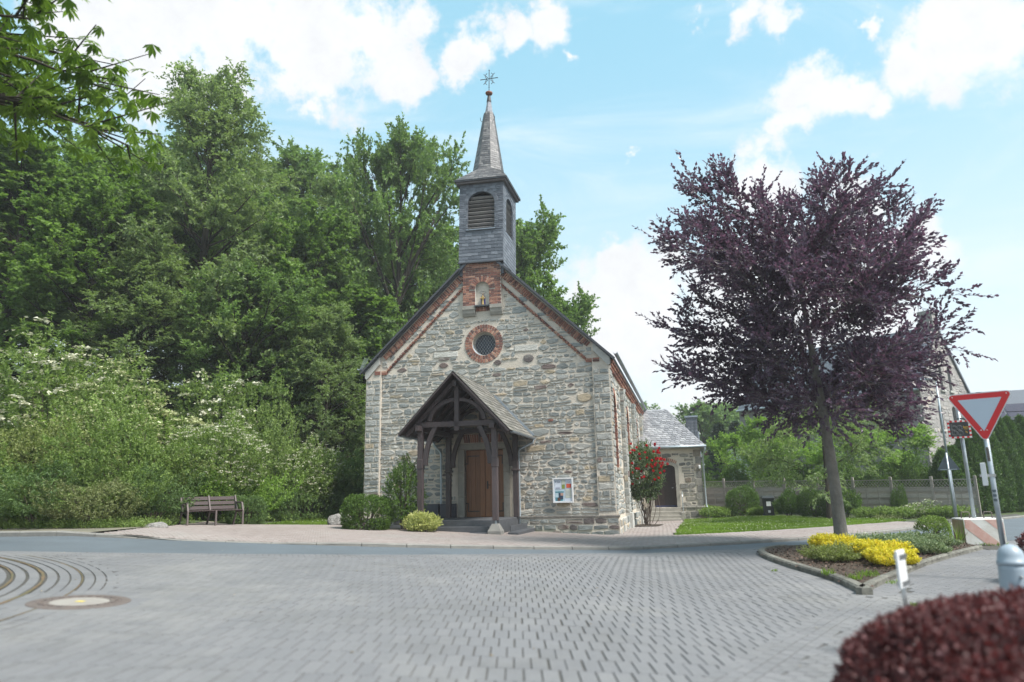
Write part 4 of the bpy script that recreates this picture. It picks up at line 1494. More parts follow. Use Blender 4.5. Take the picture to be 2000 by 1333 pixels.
# ring of slates round the louvre opening
for sgn in (-1, 1):
    sl += slate_row_pieces(FT, TX + sgn * (LW / 2 + 0.075) - 0.07, TX + sgn * (LW / 2 + 0.075) + 0.07, LZ0, LZS, 0.075, 0.14, lift=0.030)
for i in range(16):
    t = math.pi * (i + 0.5) / 16
    sl.append(obrick(TX + (LW / 2 + 0.075) * math.cos(t), LZS + (LW / 2 * 0.82 + 0.085) * math.sin(t), t, 0.15, 0.115, 0.03, FT))
    sl[-1] = (sl[-1][0], sl[-1][1], random.random())
FSR = lambda a, b, h: (TX + TH + h, a, b)
sl_side = []
inarch2 = lambda a, b: inarch(a - TYC + TX, b)
sl_side += slate_row_pieces(FSR, TY0 + 0.0, TY1, 10.15, 11.48, 0.135, 0.26)
sl_side += slate_row_pieces(FSR, TY0, TY1, 11.48, 13.40, 0.12, 0.2, skip=inarch2)
emit(sl, 'slate', tower, SLATE, 240, 'slate_work')
emit(sl_side, 'slate', tower, SLATE, 60, 'slate_work')
MB().box(TX - TH - 0.03, TX + TH + 0.03, TY0 - 0.05, TY0 + 0.02, 10.16, 10.205).build('lead_drip', bpy.data.materials['dark_verge_slate'], tower)

# spire
spire = empty('spire', (0, 0, 0))
spire.parent = chapel
MB().box(TX - 1.0, TX + 1.0, TY0 - 0.13, TY1 + 0.13, 13.42, 13.50).build('eaves_board', mat_simple('weathered_board', (0.17, 0.155, 0.16), (0.11, 0.10, 0.105), 8, 0.9, 0.3, 30), spire)
MB().box(TX - 1.06, TX + 1.06, TY0 - 0.19, TY1 + 0.19, 13.50, 13.56).build('eaves_board', bpy.data.materials['dark_verge_slate'], spire)


def octo(ap, z, cy=TYC, sy=1.0):
    R = ap / math.cos(math.pi / 8)
    return [Vector((TX + R * math.cos(math.pi / 8 + i * math.pi / 4), cy + sy * R * math.sin(math.pi / 8 + i * math.pi / 4), z)) for i in range(8)]


def sqr8(hx, hy, z):
    # square ring given as eight points matching the octagon's corners
    t = 0.42
    P = [(hx, hy * t), (hx * t, hy), (-hx * t, hy), (-hx, hy * t), (-hx, -hy * t), (-hx * t, -hy), (hx * t, -hy), (hx, -hy * t)]
    return [Vector((TX + a, TYC + b, z)) for a, b in P]


rings = [(1.06, 1.23, 13.56), (0.80, 0.90, 13.80)]
oc = [octo(0.60, 14.28), octo(0.19, 17.0)]
V = []
corners = [Vector((TX + a * 1.06, TYC + b * 1.23, 13.56)) for a, b in ((1, 1), (-1, 1), (-1, -1), (1, -1))]
V = [tuple(c) for c in corners] + [tuple(p) for p in oc[0]] + [tuple(p) for p in oc[1]]
# octagon corners i: 0 (22.5deg) .. 7 ; square corners 0:(+,+) 1:(-,+) 2:(-,-) 3:(+,-)
F = [(0, 4 + 1, 4 + 0), (1, 4 + 3, 4 + 2), (2, 4 + 5, 4 + 4), (3, 4 + 7, 4 + 6),
     (0, 1, 6, 5), (1, 2, 8, 7), (2, 3, 10, 9), (3, 0, 4, 11)]
F += [(4 + i, 4 + (i + 1) % 8, 12 + (i + 1) % 8, 12 + i) for i in range(8)]
F.append(tuple(12 + i for i in range(8)))
fixnormals(mk('spire_body', V, F, SPIRESLATE, spire, 0.3))


def quad_slates(A0, B0, B1, A1, rowh, wd, lift=0.016, slant=0.0):
    """slates on the face A0-B0 (bottom) .. A1-B1 (top)"""
    A0, B0, A1, B1 = map(Vector, (A0, B0, A1, B1))
    mid0, mid1 = (A0 + B0) / 2, (A1 + B1) / 2
    H = (mid1 - mid0).length
    nrm = (B0 - A0).cross(mid1 - mid0).normalized()
    if nrm.dot((mid0 + mid1) / 2 - Vector((TX, TYC, mid0.z))) < 0 and abs(mid0.z) > 9:
        nrm = -nrm
    out = []
    rws = int(H / rowh)
    for r in range(rws):
        t0, t1 = r / rws, min(1, (r + 1.22) / rws)
        P0, Q0 = A0.lerp(A1, t0), B0.lerp(B1, t0)
        P1, Q1 = A0.lerp(A1, t1), B0.lerp(B1, t1)
        n = max(1, round((Q0 - P0).length / wd))
        offs = [0] + [(i + (0.5 if r % 2 else 0.0)) / n for i in range(1 if not r % 2 else 0, n)] + [1]
        offs = sorted(set(max(0, min(1, q)) for q in offs))
        for a, b in zip(offs[:-1], offs[1:]):
            if b - a < 0.05:
                continue
            g = 0.003 / max(0.05, (Q0 - P0).length)
            dn = (P0 - P1).normalized() * random.uniform(-0.005, 0.008)
            dn2 = dn + (P0 - P1).normalized() * slant
            c = [P0.lerp(Q0, a + g) + dn, P0.lerp(Q0, b - g) + dn2, P1.lerp(Q1, b - g), P1.lerp(Q1, a + g)]
            V = [tuple(p) for p in c] + [tuple(c[0] + nrm * lift), tuple(c[1] + nrm * lift), tuple(c[2] + nrm * 0.003), tuple(c[3] + nrm * 0.003)]
            out.append((V, [(4, 5, 6, 7), (0, 1, 5, 4), (1, 2, 6, 5), (3, 0, 4, 7), (3, 2, 1, 0)], random.random()))
    return out


sp = []
C4 = corners
O = oc[0]
T = oc[1]
# skirt faces (front = between square corners 2 and 3)
sp_front = quad_slates(C4[2], C4[3], O[6], O[5], 0.10, 0.2, slant=0.01)
sp_front += quad_slates(C4[3], C4[0], O[0], O[7], 0.10, 0.2)
sp_front += quad_slates(C4[3], C4[3].lerp(C4[0], 0.001), O[7], O[6], 0.10, 0.16)
for i in (4, 5, 6, 7):
    sp_front += quad_slates(O[i], O[(i + 1) % 8], T[(i + 1) % 8], T[i], 0.095, 0.17, slant=0.02)
emit(sp_front, 'slate', spire, SPIRESLATE, 240, 'slate_work')
sp = quad_slates(C4[0], C4[1], O[2], O[1], 0.10, 0.2) + quad_slates(C4[1], C4[2], O[4], O[3], 0.10, 0.2)
for i in (0, 1, 2, 3):
    sp += quad_slates(O[i], O[(i + 1) % 8], T[(i + 1) % 8], T[i], 0.095, 0.17)
emit(sp, 'slate', spire, SPIRESLATE, 0, 'slate_work')
mb = MB().lathe([(0.215, 16.72), (0.20, 16.85), (0.085, 17.55), (0.08, 17.56)], (TX, TYC, 0), 8)
mb.build('metal_cap', mat_simple('flaking_painted_metal', (0.36, 0.38, 0.42), (0.12, 0.13, 0.16), 14, 0.6, 0.3, 20), spire)
mb = MB().lathe([(0.10, 17.52), (0.10, 17.57), (0.055, 17.85), (0.05, 17.88)], (TX, TYC, 0), 12)
mb.build('neck', IRON, spire, smooth=False)
mb = MB().lathe([(0.05, 17.86), (0.13, 17.89), (0.155, 17.94), (0.15, 17.97), (0.08, 18.02), (0.02, 18.05)], (TX, TYC, 0), 20)
mb.build('copper_disc', mat_simple('rusty_copper', (0.27, 0.10, 0.06), (0.2, 0.08, 0.05), 12, 0.6, 0.1), spire, smooth=True)
mb = MB()
zc = 18.62
mb.tube([(TX, TYC, 18.0), (TX, TYC, zc + 0.40)], 0.016, 8)
mb.tube([(TX - 0.36, TYC, zc), (TX + 0.36, TYC, zc)], 0.016, 8)
for sx in (-1, 1):
    for sz in (-1, 1):
        mb.tube([(TX + sx * 0.05, TYC, zc + sz * 0.05), (TX + sx * 0.24, TYC, zc + sz * 0.24)], 0.012, 6)
        # curved fork at each arm
        mb.tube([(TX + sx * 0.10, TYC, zc + sz * 0.02), (TX + sx * 0.17, TYC, zc + sz * 0.10), (TX + sx * 0.16, TYC, zc + sz * 0.20), (TX + sx * 0.09, TYC, zc + sz * 0.26)], 0.012, 6)
for dx, dz in ((1, 0), (-1, 0), (0, 1), (0, -1)):
    mb.lathe([(0.005, -0.03), (0.028, 0), (0.005, 0.03)], (TX + dx * 0.36, TYC, zc + dz * 0.40), 8)
mb.build('finial_cross', IRON, spire)
for a, b in ((-0.24, -0.2), (0.24, -0.2)):
    MB().tube([(TX + a, TYC + b, 16.55), (TX + a * 1.25, TYC + b, 16.62), (TX + a * 1.3, TYC + b, 16.75)], 0.012, 6).build('roof_hook', IRON, spire)

for e_ in (tower, spire):
    th_ = 0.020
    Rm = Matrix.Rotation(th_, 3, 'Y')
    pv = Vector((TX, 0, 10.2))
    e_.rotation_euler = (0, th_, 0)
    e_.location = pv - Rm @ pv

# porch -----------------------------------------------------------------
PX, PF_, = -4.72, -3.1
ES, EZ, AZ = 1.80, 3.40, 5.30     # half width at eaves, heights of eaves and ridge
PSL = (AZ - EZ) / ES
for sx in (-1, 1):
    for (py_, top, name) in ((PF_, 3.66, 'front'), (-0.28, 3.66, 'rear')):
        hw = 1.25
        zb = 0.66
        mb = MB().box(PX + sx * hw - 0.085, PX + sx * hw + 0.085, py_ - 0.085, py_ + 0.085, zb, top, bev=0.012, var=random.random())
        mb.build('post', DARKWOOD, chapel)
        # bracket block under the brace
        mb = MB().box(PX + sx * hw - 0.10, PX + sx * (hw) + 0.10, py_ - 0.10, py_ + 0.10, 2.30, 2.62, bev=0.02)
        if py_ > -1:
            mb.box(PX + sx * hw - 0.13, PX + sx * hw + 0.13, py_ - 0.12, py_ + 0.12, 2.24, 2.32, bev=0.02)
        mb.build('bracket_block', DARKWOOD, chapel)
        # curved brace towards the middle
        P = []
        for t in np.linspace(0, 1, 7):
            P.append((PX + sx * (hw - 0.14 - 0.34 * t ** 2.0), 2.42 + 1.22 * t))
        V, F = [], []
        for i, (a, b) in enumerate(P):
            wq = 0.085 + 0.02 * i / 6
            V += [(a - sx * wq, py_ - 0.06, b), (a + sx * 0.06, py_ - 0.06, b), (a + sx * 0.06, py_ + 0.06, b), (a - sx * wq, py_ + 0.06, b)]
        for i in range(6):
            for k_ in range(4):
                F.append((4 * i + k_, 4 * i + (k_ + 1) % 4, 4 * i + 4 + (k_ + 1) % 4, 4 * i + 4 + k_))
        F += [(0, 1, 2, 3), (24, 27, 26, 25)]
        fixnormals(mk('curved_brace', V, F, DARKWOOD, chapel, random.random()))
        if py_ < -1:
            mb = MB()
            zt = 0.56
            g0 = 0.0
            mb.add([(PX + sx * hw + a * 0.21, py_ + b * 0.21, g0) for a, b in ((-1, -1), (1, -1), (1, 1), (-1, 1))] +
                   [(PX + sx * hw + a * 0.21, py_ + b * 0.21, 0.34) for a, b in ((-1, -1), (1, -1), (1, 1), (-1, 1))] +
                   [(PX + sx * hw + a * 0.10, py_ + b * 0.10, zt) for a, b in ((-1, -1), (1, -1), (1, 1), (-1, 1))],
                   [(0, 1, 5, 4), (1, 2, 6, 5), (2, 3, 7, 6), (3, 0, 4, 7), (4, 5, 9, 8), (5, 6, 10, 9), (6, 7, 11, 10), (7, 4, 8, 11), (8, 9, 10, 11)])
            mb.build('footing', CONCRETE, chapel)
            MB().tube([(PX + sx * hw, py_, 0.54), (PX + sx * hw, py_, 0.67)], 0.03, 8).build('post_shoe', GALV, chapel)
    # wall plates along the sides
    MB().beam((PX + sx * 1.25, -3.42, 3.60), (PX + sx * 1.25, 0.05, 3.60), 0.16, 0.17, bev=0.01).build('wall_plate', DARKWOOD, chapel)
for py_ in (PF_ - 0.02, -0.28):
    MB().beam((PX - 1.42, py_, 3.72), (PX + 1.42, py_, 3.72), 0.13, 0.17, bev=0.01).build('tie_beam', DARKWOOD, chapel)
    MB().box(PX - 0.075, PX + 0.075, py_ - 0.065, py_ + 0.065, 3.50, 4.95, bev=0.01).build('king_post', DARKWOOD, chapel)
    for sx in (-1, 1):
        MB().beam((PX + sx * 1.72, py_, EZ - 0.02), (PX, py_, EZ - 0.02 + PSL * 1.72), 0.12, 0.16, up=(0, 1, 0)).build('principal_rafter', DARKWOOD, chapel)
        # arched brace between tie beam and king post
        V, F = [], []
        for i in range(11):
            t = rad(4 + 80 * i / 10)
            for rr, dy in ((0.86, -0.05), (0.99, -0.05), (0.99, 0.05), (0.86, 0.05)):
                V.append((PX + sx * rr * math.cos(t), py_ + dy, 3.78 + rr * 0.80 * math.sin(t)))
        for i in range(10):
            for k_ in range(4):
                F.append((4 * i + k_, 4 * i + (k_ + 1) % 4, 4 * i + 4 + (k_ + 1) % 4, 4 * i + 4 + k_))
        F += [(0, 1, 2, 3), (40, 43, 42, 41)]
        fixnormals(mk('arched_brace', V, F, DARKWOOD, chapel, 0.6))
MB().beam((PX, -3.42, 5.02), (PX, 0.05, 5.02), 0.13, 0.18, bev=0.01).build('ridge_beam', DARKWOOD, chapel)
for sx in (-1, 1):
    for py_ in np.arange(-2.6, -0.4, 0.7):
        MB().beam((PX + sx * 1.72, py_, EZ), (PX, py_, EZ + PSL * 1.72), 0.08, 0.12, up=(0, 1, 0)).build('rafter', DARKWOOD, chapel)
    for py_ in (-3.50,):
        MB().beam((PX + sx * 1.84, py_, EZ - 0.02), (PX, py_, EZ - 0.02 + PSL * 1.84), 0.035, 0.20, up=(0, 1, 0)).build('bargeboard', DARKWOOD, chapel)
    a = (PX + sx * 1.86, EZ - 0.03 + 0.07)
    b = (PX, EZ - 0.03 + 0.07 + PSL * 1.86)
    pts = [(a[0], -3.52, a[1]), (a[0], 0.06, a[1]), (b[0], 0.06, b[1]), (b[0], -3.52, b[1])]
    if sx < 0:
        pts = pts[::-1]
    V, F = slab(*pts, 0.035)
    prf = fixnormals(mk('porch_roof', V, F, DARKWOOD, chapel, 0.2))
    nrm = Vector((sx * PSL, 0, 1)).normalized()
    sv = Vector((-sx, 0, PSL)).normalized()
    p0 = Vector(pts[0] if sx > 0 else pts[3])
    Ms = lambda a_, b_, h_, p0=p0, sv=sv, nrm=nrm, sx=sx: tuple(Vector((p0.x, -3.54 + a_, p0.z)) + sv * b_ + nrm * (h_ + 0.002))
    Lr = (Vector((b[0], 0, b[1])) - Vector((a[0], 0, a[1]))).length
    ps = slate_row_pieces(Ms, 0.0, 3.60, -0.03, Lr, 0.19, 0.27, lift=0.022, slant=0.03)
    emit(ps, 'slate', prf, PORCHSLATE, 150 if sx > 0 else 0, 'slate_work')
    # zinc flashing at the wall, gutter, downpipe
    mb = MB()
    mb.beam((a[0] + sx * 0.02, -0.02, a[1] + 0.05), (PX + sx * 0.45, -0.02, EZ + 0.10 + PSL * 1.41), 0.09, 0.07, up=(0, 1, 0))
    mb.build('flashing', ZINC, chapel)
    gx_ = PX + sx * 1.89
    prof = [(0.055 * math.cos(t), 0.055 * math.sin(t)) for t in np.linspace(math.pi, 2 * math.pi, 8)]
    ring_ = prof + [(p * 0.88, q * 0.88) for p, q in prof[::-1]]
    V = [(gx_ + p, yy, EZ + 0.0 + q) for yy in (-3.42, 0.02) for p, q in ring_]
    k_ = len(ring_)
    F = [(i, (i + 1) % k_, k_ + (i + 1) % k_, k_ + i) for i in range(k_)] + [tuple(range(k_))[::-1], tuple(range(k_, 2 * k_))]
    fixnormals(mk('porch_gutter', V, F, ZINC, chapel))
    xd = -3.40 if sx > 0 else -6.34
    zb = 0.12 if sx > 0 else 0.5
    mb = MB().tube([(gx_, -0.10, EZ - 0.03), (gx_ - sx * 0.03, -0.08, EZ - 0.16), (xd + sx * 0.05, -0.06, 3.03), (xd, -0.06, 2.93), (xd, -0.06, zb + 0.25), (xd + 0.02, -0.08, zb + 0.10), (xd + 0.10, -0.14, zb)], 0.04, 10)
    mb.build('porch_downpipe', GALV, chapel, smooth=True)
# steps
for (x0, x1, yf, z0, z1) in ((-6.1, -3.45, -2.75, -0.1, 0.66), (-6.4, -3.2, -3.02, -0.1, 0.47), (-6.75, -2.92, -3.32, -0.1, 0.29)):
    # the lower treads stop short of the post footings
    if z1 > 0.6:
        MB().box(x0, x1, yf, 0.05, z0, z1, bev=0.012).build('step', STEPSTONE, chapel)
    else:
        MB().box(x0, -3.72, yf, -1.5, z0, z1, bev=0.012).build('step', STEPSTONE, chapel)
        MB().box(-3.10 if z1 > 0.4 else -3.12, x1 + 0.12, -2.95 + (0.2 if z1 > 0.4 else 0), -0.35, z0, z1, bev=0.012).build('step', STEPSTONE, chapel)
MB().box(-6.93, -6.40, -0.22, -0.03, 0.62, 1.15, bev=0.01).build('grey_panel', mat_simple('anthracite_panel', (0.07, 0.075, 0.095), None, 8, 0.5, 0.1), chapel)
MB().box(-6.33, -5.75, -0.22, -0.03, 0.66, 1.15, bev=0.01).build('grey_panel', bpy.data.materials['anthracite_panel'], chapel)




def ch2w(x, y, z):
    c, s_ = math.cos(CH_RZ), math.sin(CH_RZ)
    return (CH_LOC[0] + x * c - y * s_, CH_LOC[1] + x * s_ + y * c, CH_LOC[2] + z)


# statue in the niche
stt = empty('madonna_statue', ch2w(NCX, 0.06, 8.50), CH_RZ, 'small painted saint statue in blue cloak and golden robe inside the brick niche', 'statue')
rb = []
mb = MB()
prof = [(0.075, 0.0), (0.07, 0.05), (0.055, 0.16), (0.048, 0.26), (0.06, 0.33), (0.045, 0.385), (0.02, 0.405)]
mb.lathe([(r, z_) for r, z_ in prof], (0, 0, 0), 14)
mb.build('robe', mat_simple('gold_robe_paint', (0.5, 0.36, 0.14), (0.4, 0.28, 0.1), 8, 0.6, 0.1), stt, smooth=True)
V, F = [], []
for i in range(8):
    z_ = 0.02 + i * 0.055
    wq = [0.10, 0.098, 0.092, 0.088, 0.09, 0.088, 0.07, 0.04][i]
    for k_ in range(9):
        t = rad(-48 + 276 * k_ / 8)
        V.append((wq * math.cos(t), 0.85 * wq * math.sin(t), z_))
for i in range(7):
    for k_ in range(8):
        F.append((i * 9 + k_, i * 9 + k_ + 1, i * 9 + 10 + k_, i * 9 + 9 + k_))
mk('cloak', V, F, mat_simple('blue_cloak_paint', (0.05, 0.05, 0.28), (0.03, 0.03, 0.18), 8, 0.6, 0.1), stt, smooth=True)
mb = MB().lathe([(0.012, 0), (0.018, 0.02), (0.034, 0.045), (0.037, 0.07), (0.03, 0.095), (0.01, 0.11)], (0, -0.005, 0.395), 12)
mb.lathe([(0.004, 0), (0.012, 0.008), (0.004, 0.016)], (0, -0.042, 0.45), 6)
mb.build('head', mat_simple('skin_paint', (0.55, 0.4, 0.3), None, 8, 0.6, 0.1), stt, smooth=True)
mb = MB()
for sx in (-1, 1):
    mb.tube([(sx * 0.062, -0.01, 0.345), (sx * 0.075, -0.05, 0.27), (sx * 0.02, -0.085, 0.285)], [0.02, 0.018, 0.012], 8)
mb.build('folded_arms', bpy.data.materials['gold_robe_paint'], stt, smooth=True)
mb = MB().tube([(0.13 * math.cos(t) , 0.0, 0.52 + 0.04 * math.sin(t)) for t in np.linspace(0, 2 * math.pi, 17)], 0.005, 5, caps=False)
mb.build('wire_halo', IRON, stt)

# notice board
nb = empty('notice_board', ch2w(-1.83, -0.02, 1.12), CH_RZ, 'white framed glazed notice board with pinned posters on the chapel front wall', 'notice board')
MB().box(-0.345, 0.345, -0.05, 0.02, 0.0, 0.84).build('back_panel', mat_simple('board_backing', (0.5, 0.58, 0.66), None, 5, 0.7, 0.0), nb)
mb = MB()
for x0, x1, z0, z1 in ((-0.36, 0.36, 0.80, 0.85), (-0.36, 0.36, -0.01, 0.04), (-0.36, -0.315, 0.04, 0.80), (0.315, 0.36, 0.04, 0.80)):
    mb.box(x0, x1, -0.085, 0.02, z0, z1, bev=0.004)
mb.build('frame', WHITE, nb)


def flat(name, mat, x0, x1, z0, z1, y, parent):
    return MB().box(x0, x1, y, y + 0.0015, z0, z1).build(name, mat, parent)


PM = {}
for nm, c in dict(paper=(0.62, 0.68, 0.78), lilac=(0.42, 0.45, 0.55), green=(0.22, 0.28, 0.06), orange=(0.62, 0.10, 0.05), cream=(0.55, 0.58, 0.5), teal=(0.06, 0.22, 0.28), navy=(0.03, 0.05, 0.09), skin=(0.5, 0.3, 0.24), brown=(0.10, 0.05, 0.035), palebl=(0.45, 0.6, 0.68)).items():
    PM[nm] = mat_simple('poster_' + nm, c, tuple(q * 0.9 for q in c), 8, 0.7, 0.0)
Yp = -0.054
p = flat('poster', PM['paper'], -0.28, -0.06, 0.46, 0.775, Yp, nb)
for i in range(7):
    flat('text_line', PM['lilac'], -0.26, -0.08 - 0.02 * (i % 3), 0.52 - i * 0.009, 0.525 - i * 0.009, Yp - 0.002, p)


def text(body, size, mat, loc, rot, parent, name='lettering', depth=0.001, align='CENTER', sx=1.0):
    cu = bpy.data.curves.new(name, 'FONT')
    cu.body = body
    cu.size = size
    cu.align_x = align
    cu.extrude = depth
    cu.resolution_u = 2
    o = bpy.data.objects.new(name + '_tmp', cu)
    COL.objects.link(o)
    dg = bpy.context.evaluated_depsgraph_get()
    me = bpy.data.meshes.new_from_object(o.evaluated_get(dg))
    bpy.data.objects.remove(o)
    me.materials.clear()
    me.materials.append(mat)
    ob = bpy.data.objects.new(name, me)
    COL.objects.link(ob)
    ob.parent = parent
    ob.location = loc
    ob.rotation_euler = rot
    ob.scale = (sx, 1, 1)
    return ob


text('P.Ch.', 0.09, PM['navy'], (-0.17, Yp - 0.004, 0.68), (rad(90), 0, 0), p)
flat('poster', PM['cream'], -0.045, 0.085, 0.62, 0.775, Yp, nb)
flat('poster', PM['green'], -0.04, 0.07, 0.475, 0.615, Yp, nb)
p = flat('poster', PM['paper'], 0.10, 0.30, 0.645, 0.775, Yp, nb)
text('ZdA', 0.075, PM['navy'], (0.20, Yp - 0.004, 0.67), (rad(90), 0, 0), p)
flat('poster', PM['orange'], 0.125, 0.29, 0.50, 0.64, Yp, nb)
p = flat('poster', PM['palebl'], -0.28, 0.035, 0.05, 0.44, Yp, nb)
flat('picture', PM['teal'], -0.275, 0.03, 0.34, 0.385, Yp - 0.002, p)
flat('picture', PM['teal'], -0.275, -0.02, 0.06, 0.18, Yp - 0.002, p)
flat('picture', PM['navy'], -0.16, 0.0, 0.11, 0.33, Yp - 0.003, p)
flat('picture', PM['skin'], -0.09, 0.01, 0.24, 0.33, Yp - 0.004, p)
flat('picture', PM['brown'], -0.20, -0.10, 0.055, 0.17, Yp - 0.004, p)
p = flat('poster', PM['cream'], 0.09, 0.29, 0.16, 0.46, Yp, nb)
for i in range(8):
    flat('text_line', PM['lilac'], 0.11, 0.27 - 0.02 * (i % 3), 0.40 - i * 0.025, 0.406 - i * 0.025, Yp - 0.002, p)
flat('poster', PM['paper'], 0.05, 0.30, 0.05, 0.14, Yp, nb)

# ------------------------------------------------------------------ annex (sacristy) in the chapel's own frame
anx = empty('stone_annex', ch2w(0, 15.5, 0), CH_RZ, 'low stone annex with hipped grey slate roof and arched dark door beside the chapel', 'building')
AW, AD, AZE = 3.22, 6.5, 3.74
adoor = arch(1.18, 1.22, 0.53, 2.62, 10, -0.62)
V, F = extrude_poly([[(0, -0.5), (AW, -0.5), (AW, AZE), (0, AZE)], adoor], 0, 0.45, lambda a, b, h: (a, h, b))
awall = fixnormals(mk('front_wall', V, F, MORTAR, anx))
MB().box(AW - 0.45, AW, 0.45, AD, -0.5, AZE).build('side_wall', FARSTONE, anx)
MB().box(0.45, AW - 0.45, AD - 0.4, AD, -0.5, AZE).build('rear_wall', FARSTONE, anx)
FA = lambda a, b, h: (a, -h, b)


def in_annex(x, z, hw, hh):
    if abs(x - 1.18) < 0.82 + hw * 0.8 and z - hh < 3.05:
        return False
    if abs(x - 1.18) < 0.62 + hw * 0.6 and z < 3.3 and z > 2.9:
        return False
    return z + hh < 3.62 and x < AW - 0.42


ast = rubble(0.02, AW - 0.40, 0.52, 3.7, in_annex, FA, hr=(0.18, 0.36), asp=(1.1, 2.2), sq=0.35)
for i in range(8):
    z0 = 0.53 + i * 0.385
    wq = 0.40 if i % 2 else 0.30
    ast.append(prism(rect(AW - wq, AW - 0.005, z0 + 0.006, z0 + 0.375), -0.02, 0.035, 0.012, FA, random.uniform(0.1, 0.75), 0.003))
ast += rubble(2.0, AW + 0.05, -0.35, 0.50, allin, lambda a, b, h: (a, -0.08 - h, b), hr=(0.3, 0.42), asp=(1.1, 1.8), sq=0.7)
annst = mat_ramp('brown_annex_stone', [(0.0, (0.13, 0.125, 0.12)), (0.3, (0.2, 0.195, 0.18)), (0.6, (0.27, 0.255, 0.225)), (0.8, (0.2, 0.165, 0.13)), (0.9, (0.15, 0.12, 0.10)), (1.0, (0.36, 0.36, 0.34))], noise_scale=9, namt=0.35, bump=0.8, bscale=16)
emit(ast, 'stone', awall, annst, 300, 'stone_work')
MB().box(1.95, AW + 0.05, -0.08, 0.0, -0.5, 0.50).build('plinth', MORTAR, anx)
MB().box(1.93, AW + 0.08, -0.13, 0.0, 0.502, 0.56, bev=0.01).build('plinth_ledge', SANDSTONE, anx)
ob = []
for i in range(15):
    t = rad(60 + 60 * i / 14)
    ob.append(obrick(1.18 + 1.35 * math.cos(t), 1.78 + 1.35 * math.sin(t), t, 0.17, 0.065, 0.03, FA))
emit(ob, 'brick', awall, BRICK, 300)
V, F = extrude_poly([[(1.18 - 0.80, 0.53)] + [(1.18 - 0.61, 0.53)] + arch(1.18, 1.22, 0.53, 2.62, 10, -0.62)[2:][::-1] + [(1.18 + 0.61, 0.53), (1.18 + 0.80, 0.53)] + [(1.18 + 0.80 * math.cos(t), 2.66 + 0.36 * math.sin(t)) for t in np.linspace(0, math.pi, 11)]], 0, 0.12, lambda a, b, h: (a, -0.05 + h, b))
fixnormals(mk('door_surround', V, F, SANDSTONE, anx))
V, F = extrude_poly([arch(1.18, 1.24, 0.53, 2.62, 10, -0.62)], 0, 0.05, lambda a, b, h: (a, 0.27 + h, b))
ad = fixnormals(mk('door', V, F, DARKDOOR, anx))
for i in range(9):
    x0 = 1.18 - 0.60 + i * 0.1335
    zt = 2.62 + 0.23 * math.sqrt(max(0, 1 - ((x0 + 0.065 - 1.18) / 0.62) ** 2)) - 0.015
    MB().box(x0 + 0.004, x0 + 0.130, 0.255, 0.272, 0.62, zt, bev=0.004, var=random.random()).build('plank', DARKDOOR, ad)
mb = MB()
for zz in (2.28, 2.02):
    mb.box(0.62, 1.35, 0.243, 0.256, zz - 0.018, zz + 0.018)
mb.build('hinge', IRON, ad)
MB().tube([(1.63, 0.25, 1.58), (1.63, 0.20, 1.58), (1.55, 0.20, 1.57)], 0.016, 8).build('handle', STEEL, ad)
MB().lathe([(0.03, 0), (0.03, 0.01)], (1.70, 0.24, 1.78), 10).build('lock', STEEL, ad)
MB().box(0.58, 1.78, 0.235, 0.27, 0.54, 0.64).build('kick_plate', mat_simple('blue_kick_plate', (0.04, 0.05, 0.12), None, 5, 0.5, 0.0), ad)
for i in range(4):
    MB().box(0.05 - 0.0 * i, 1.98, -0.35 - 0.30 * i, 0.0 if i == 0 else -0.34 - 0.30 * (i - 1), -0.45, 0.52 - i * 0.185, bev=0.012, var=0.4).build('step', SANDSTONE, anx)
MB().box(1.99, 2.20, -0.85, 0.0, -0.45, 0.30, bev=0.02).build('step_cheek', SANDSTONE, anx)
MB().tube([(2.09, -0.75, 0.28), (2.09, -0.75, 1.10), (2.09, -0.70, 1.18), (2.09, -0.1, 1.35), (2.09, -0.02, 1.35)], 0.02, 8).build('handrail', GALV, anx)
mb = MB().box(3.06, 3.14, -0.10, 0.0, 2.55, 2.75)
mb.lathe([(0.03, -0.16), (0.055, -0.12), (0.06, 0.0), (0.03, 0.03)], (3.10, -0.13, 2.72), 12)
mb.build('wall_lamp', WHITE, anx, smooth=False)
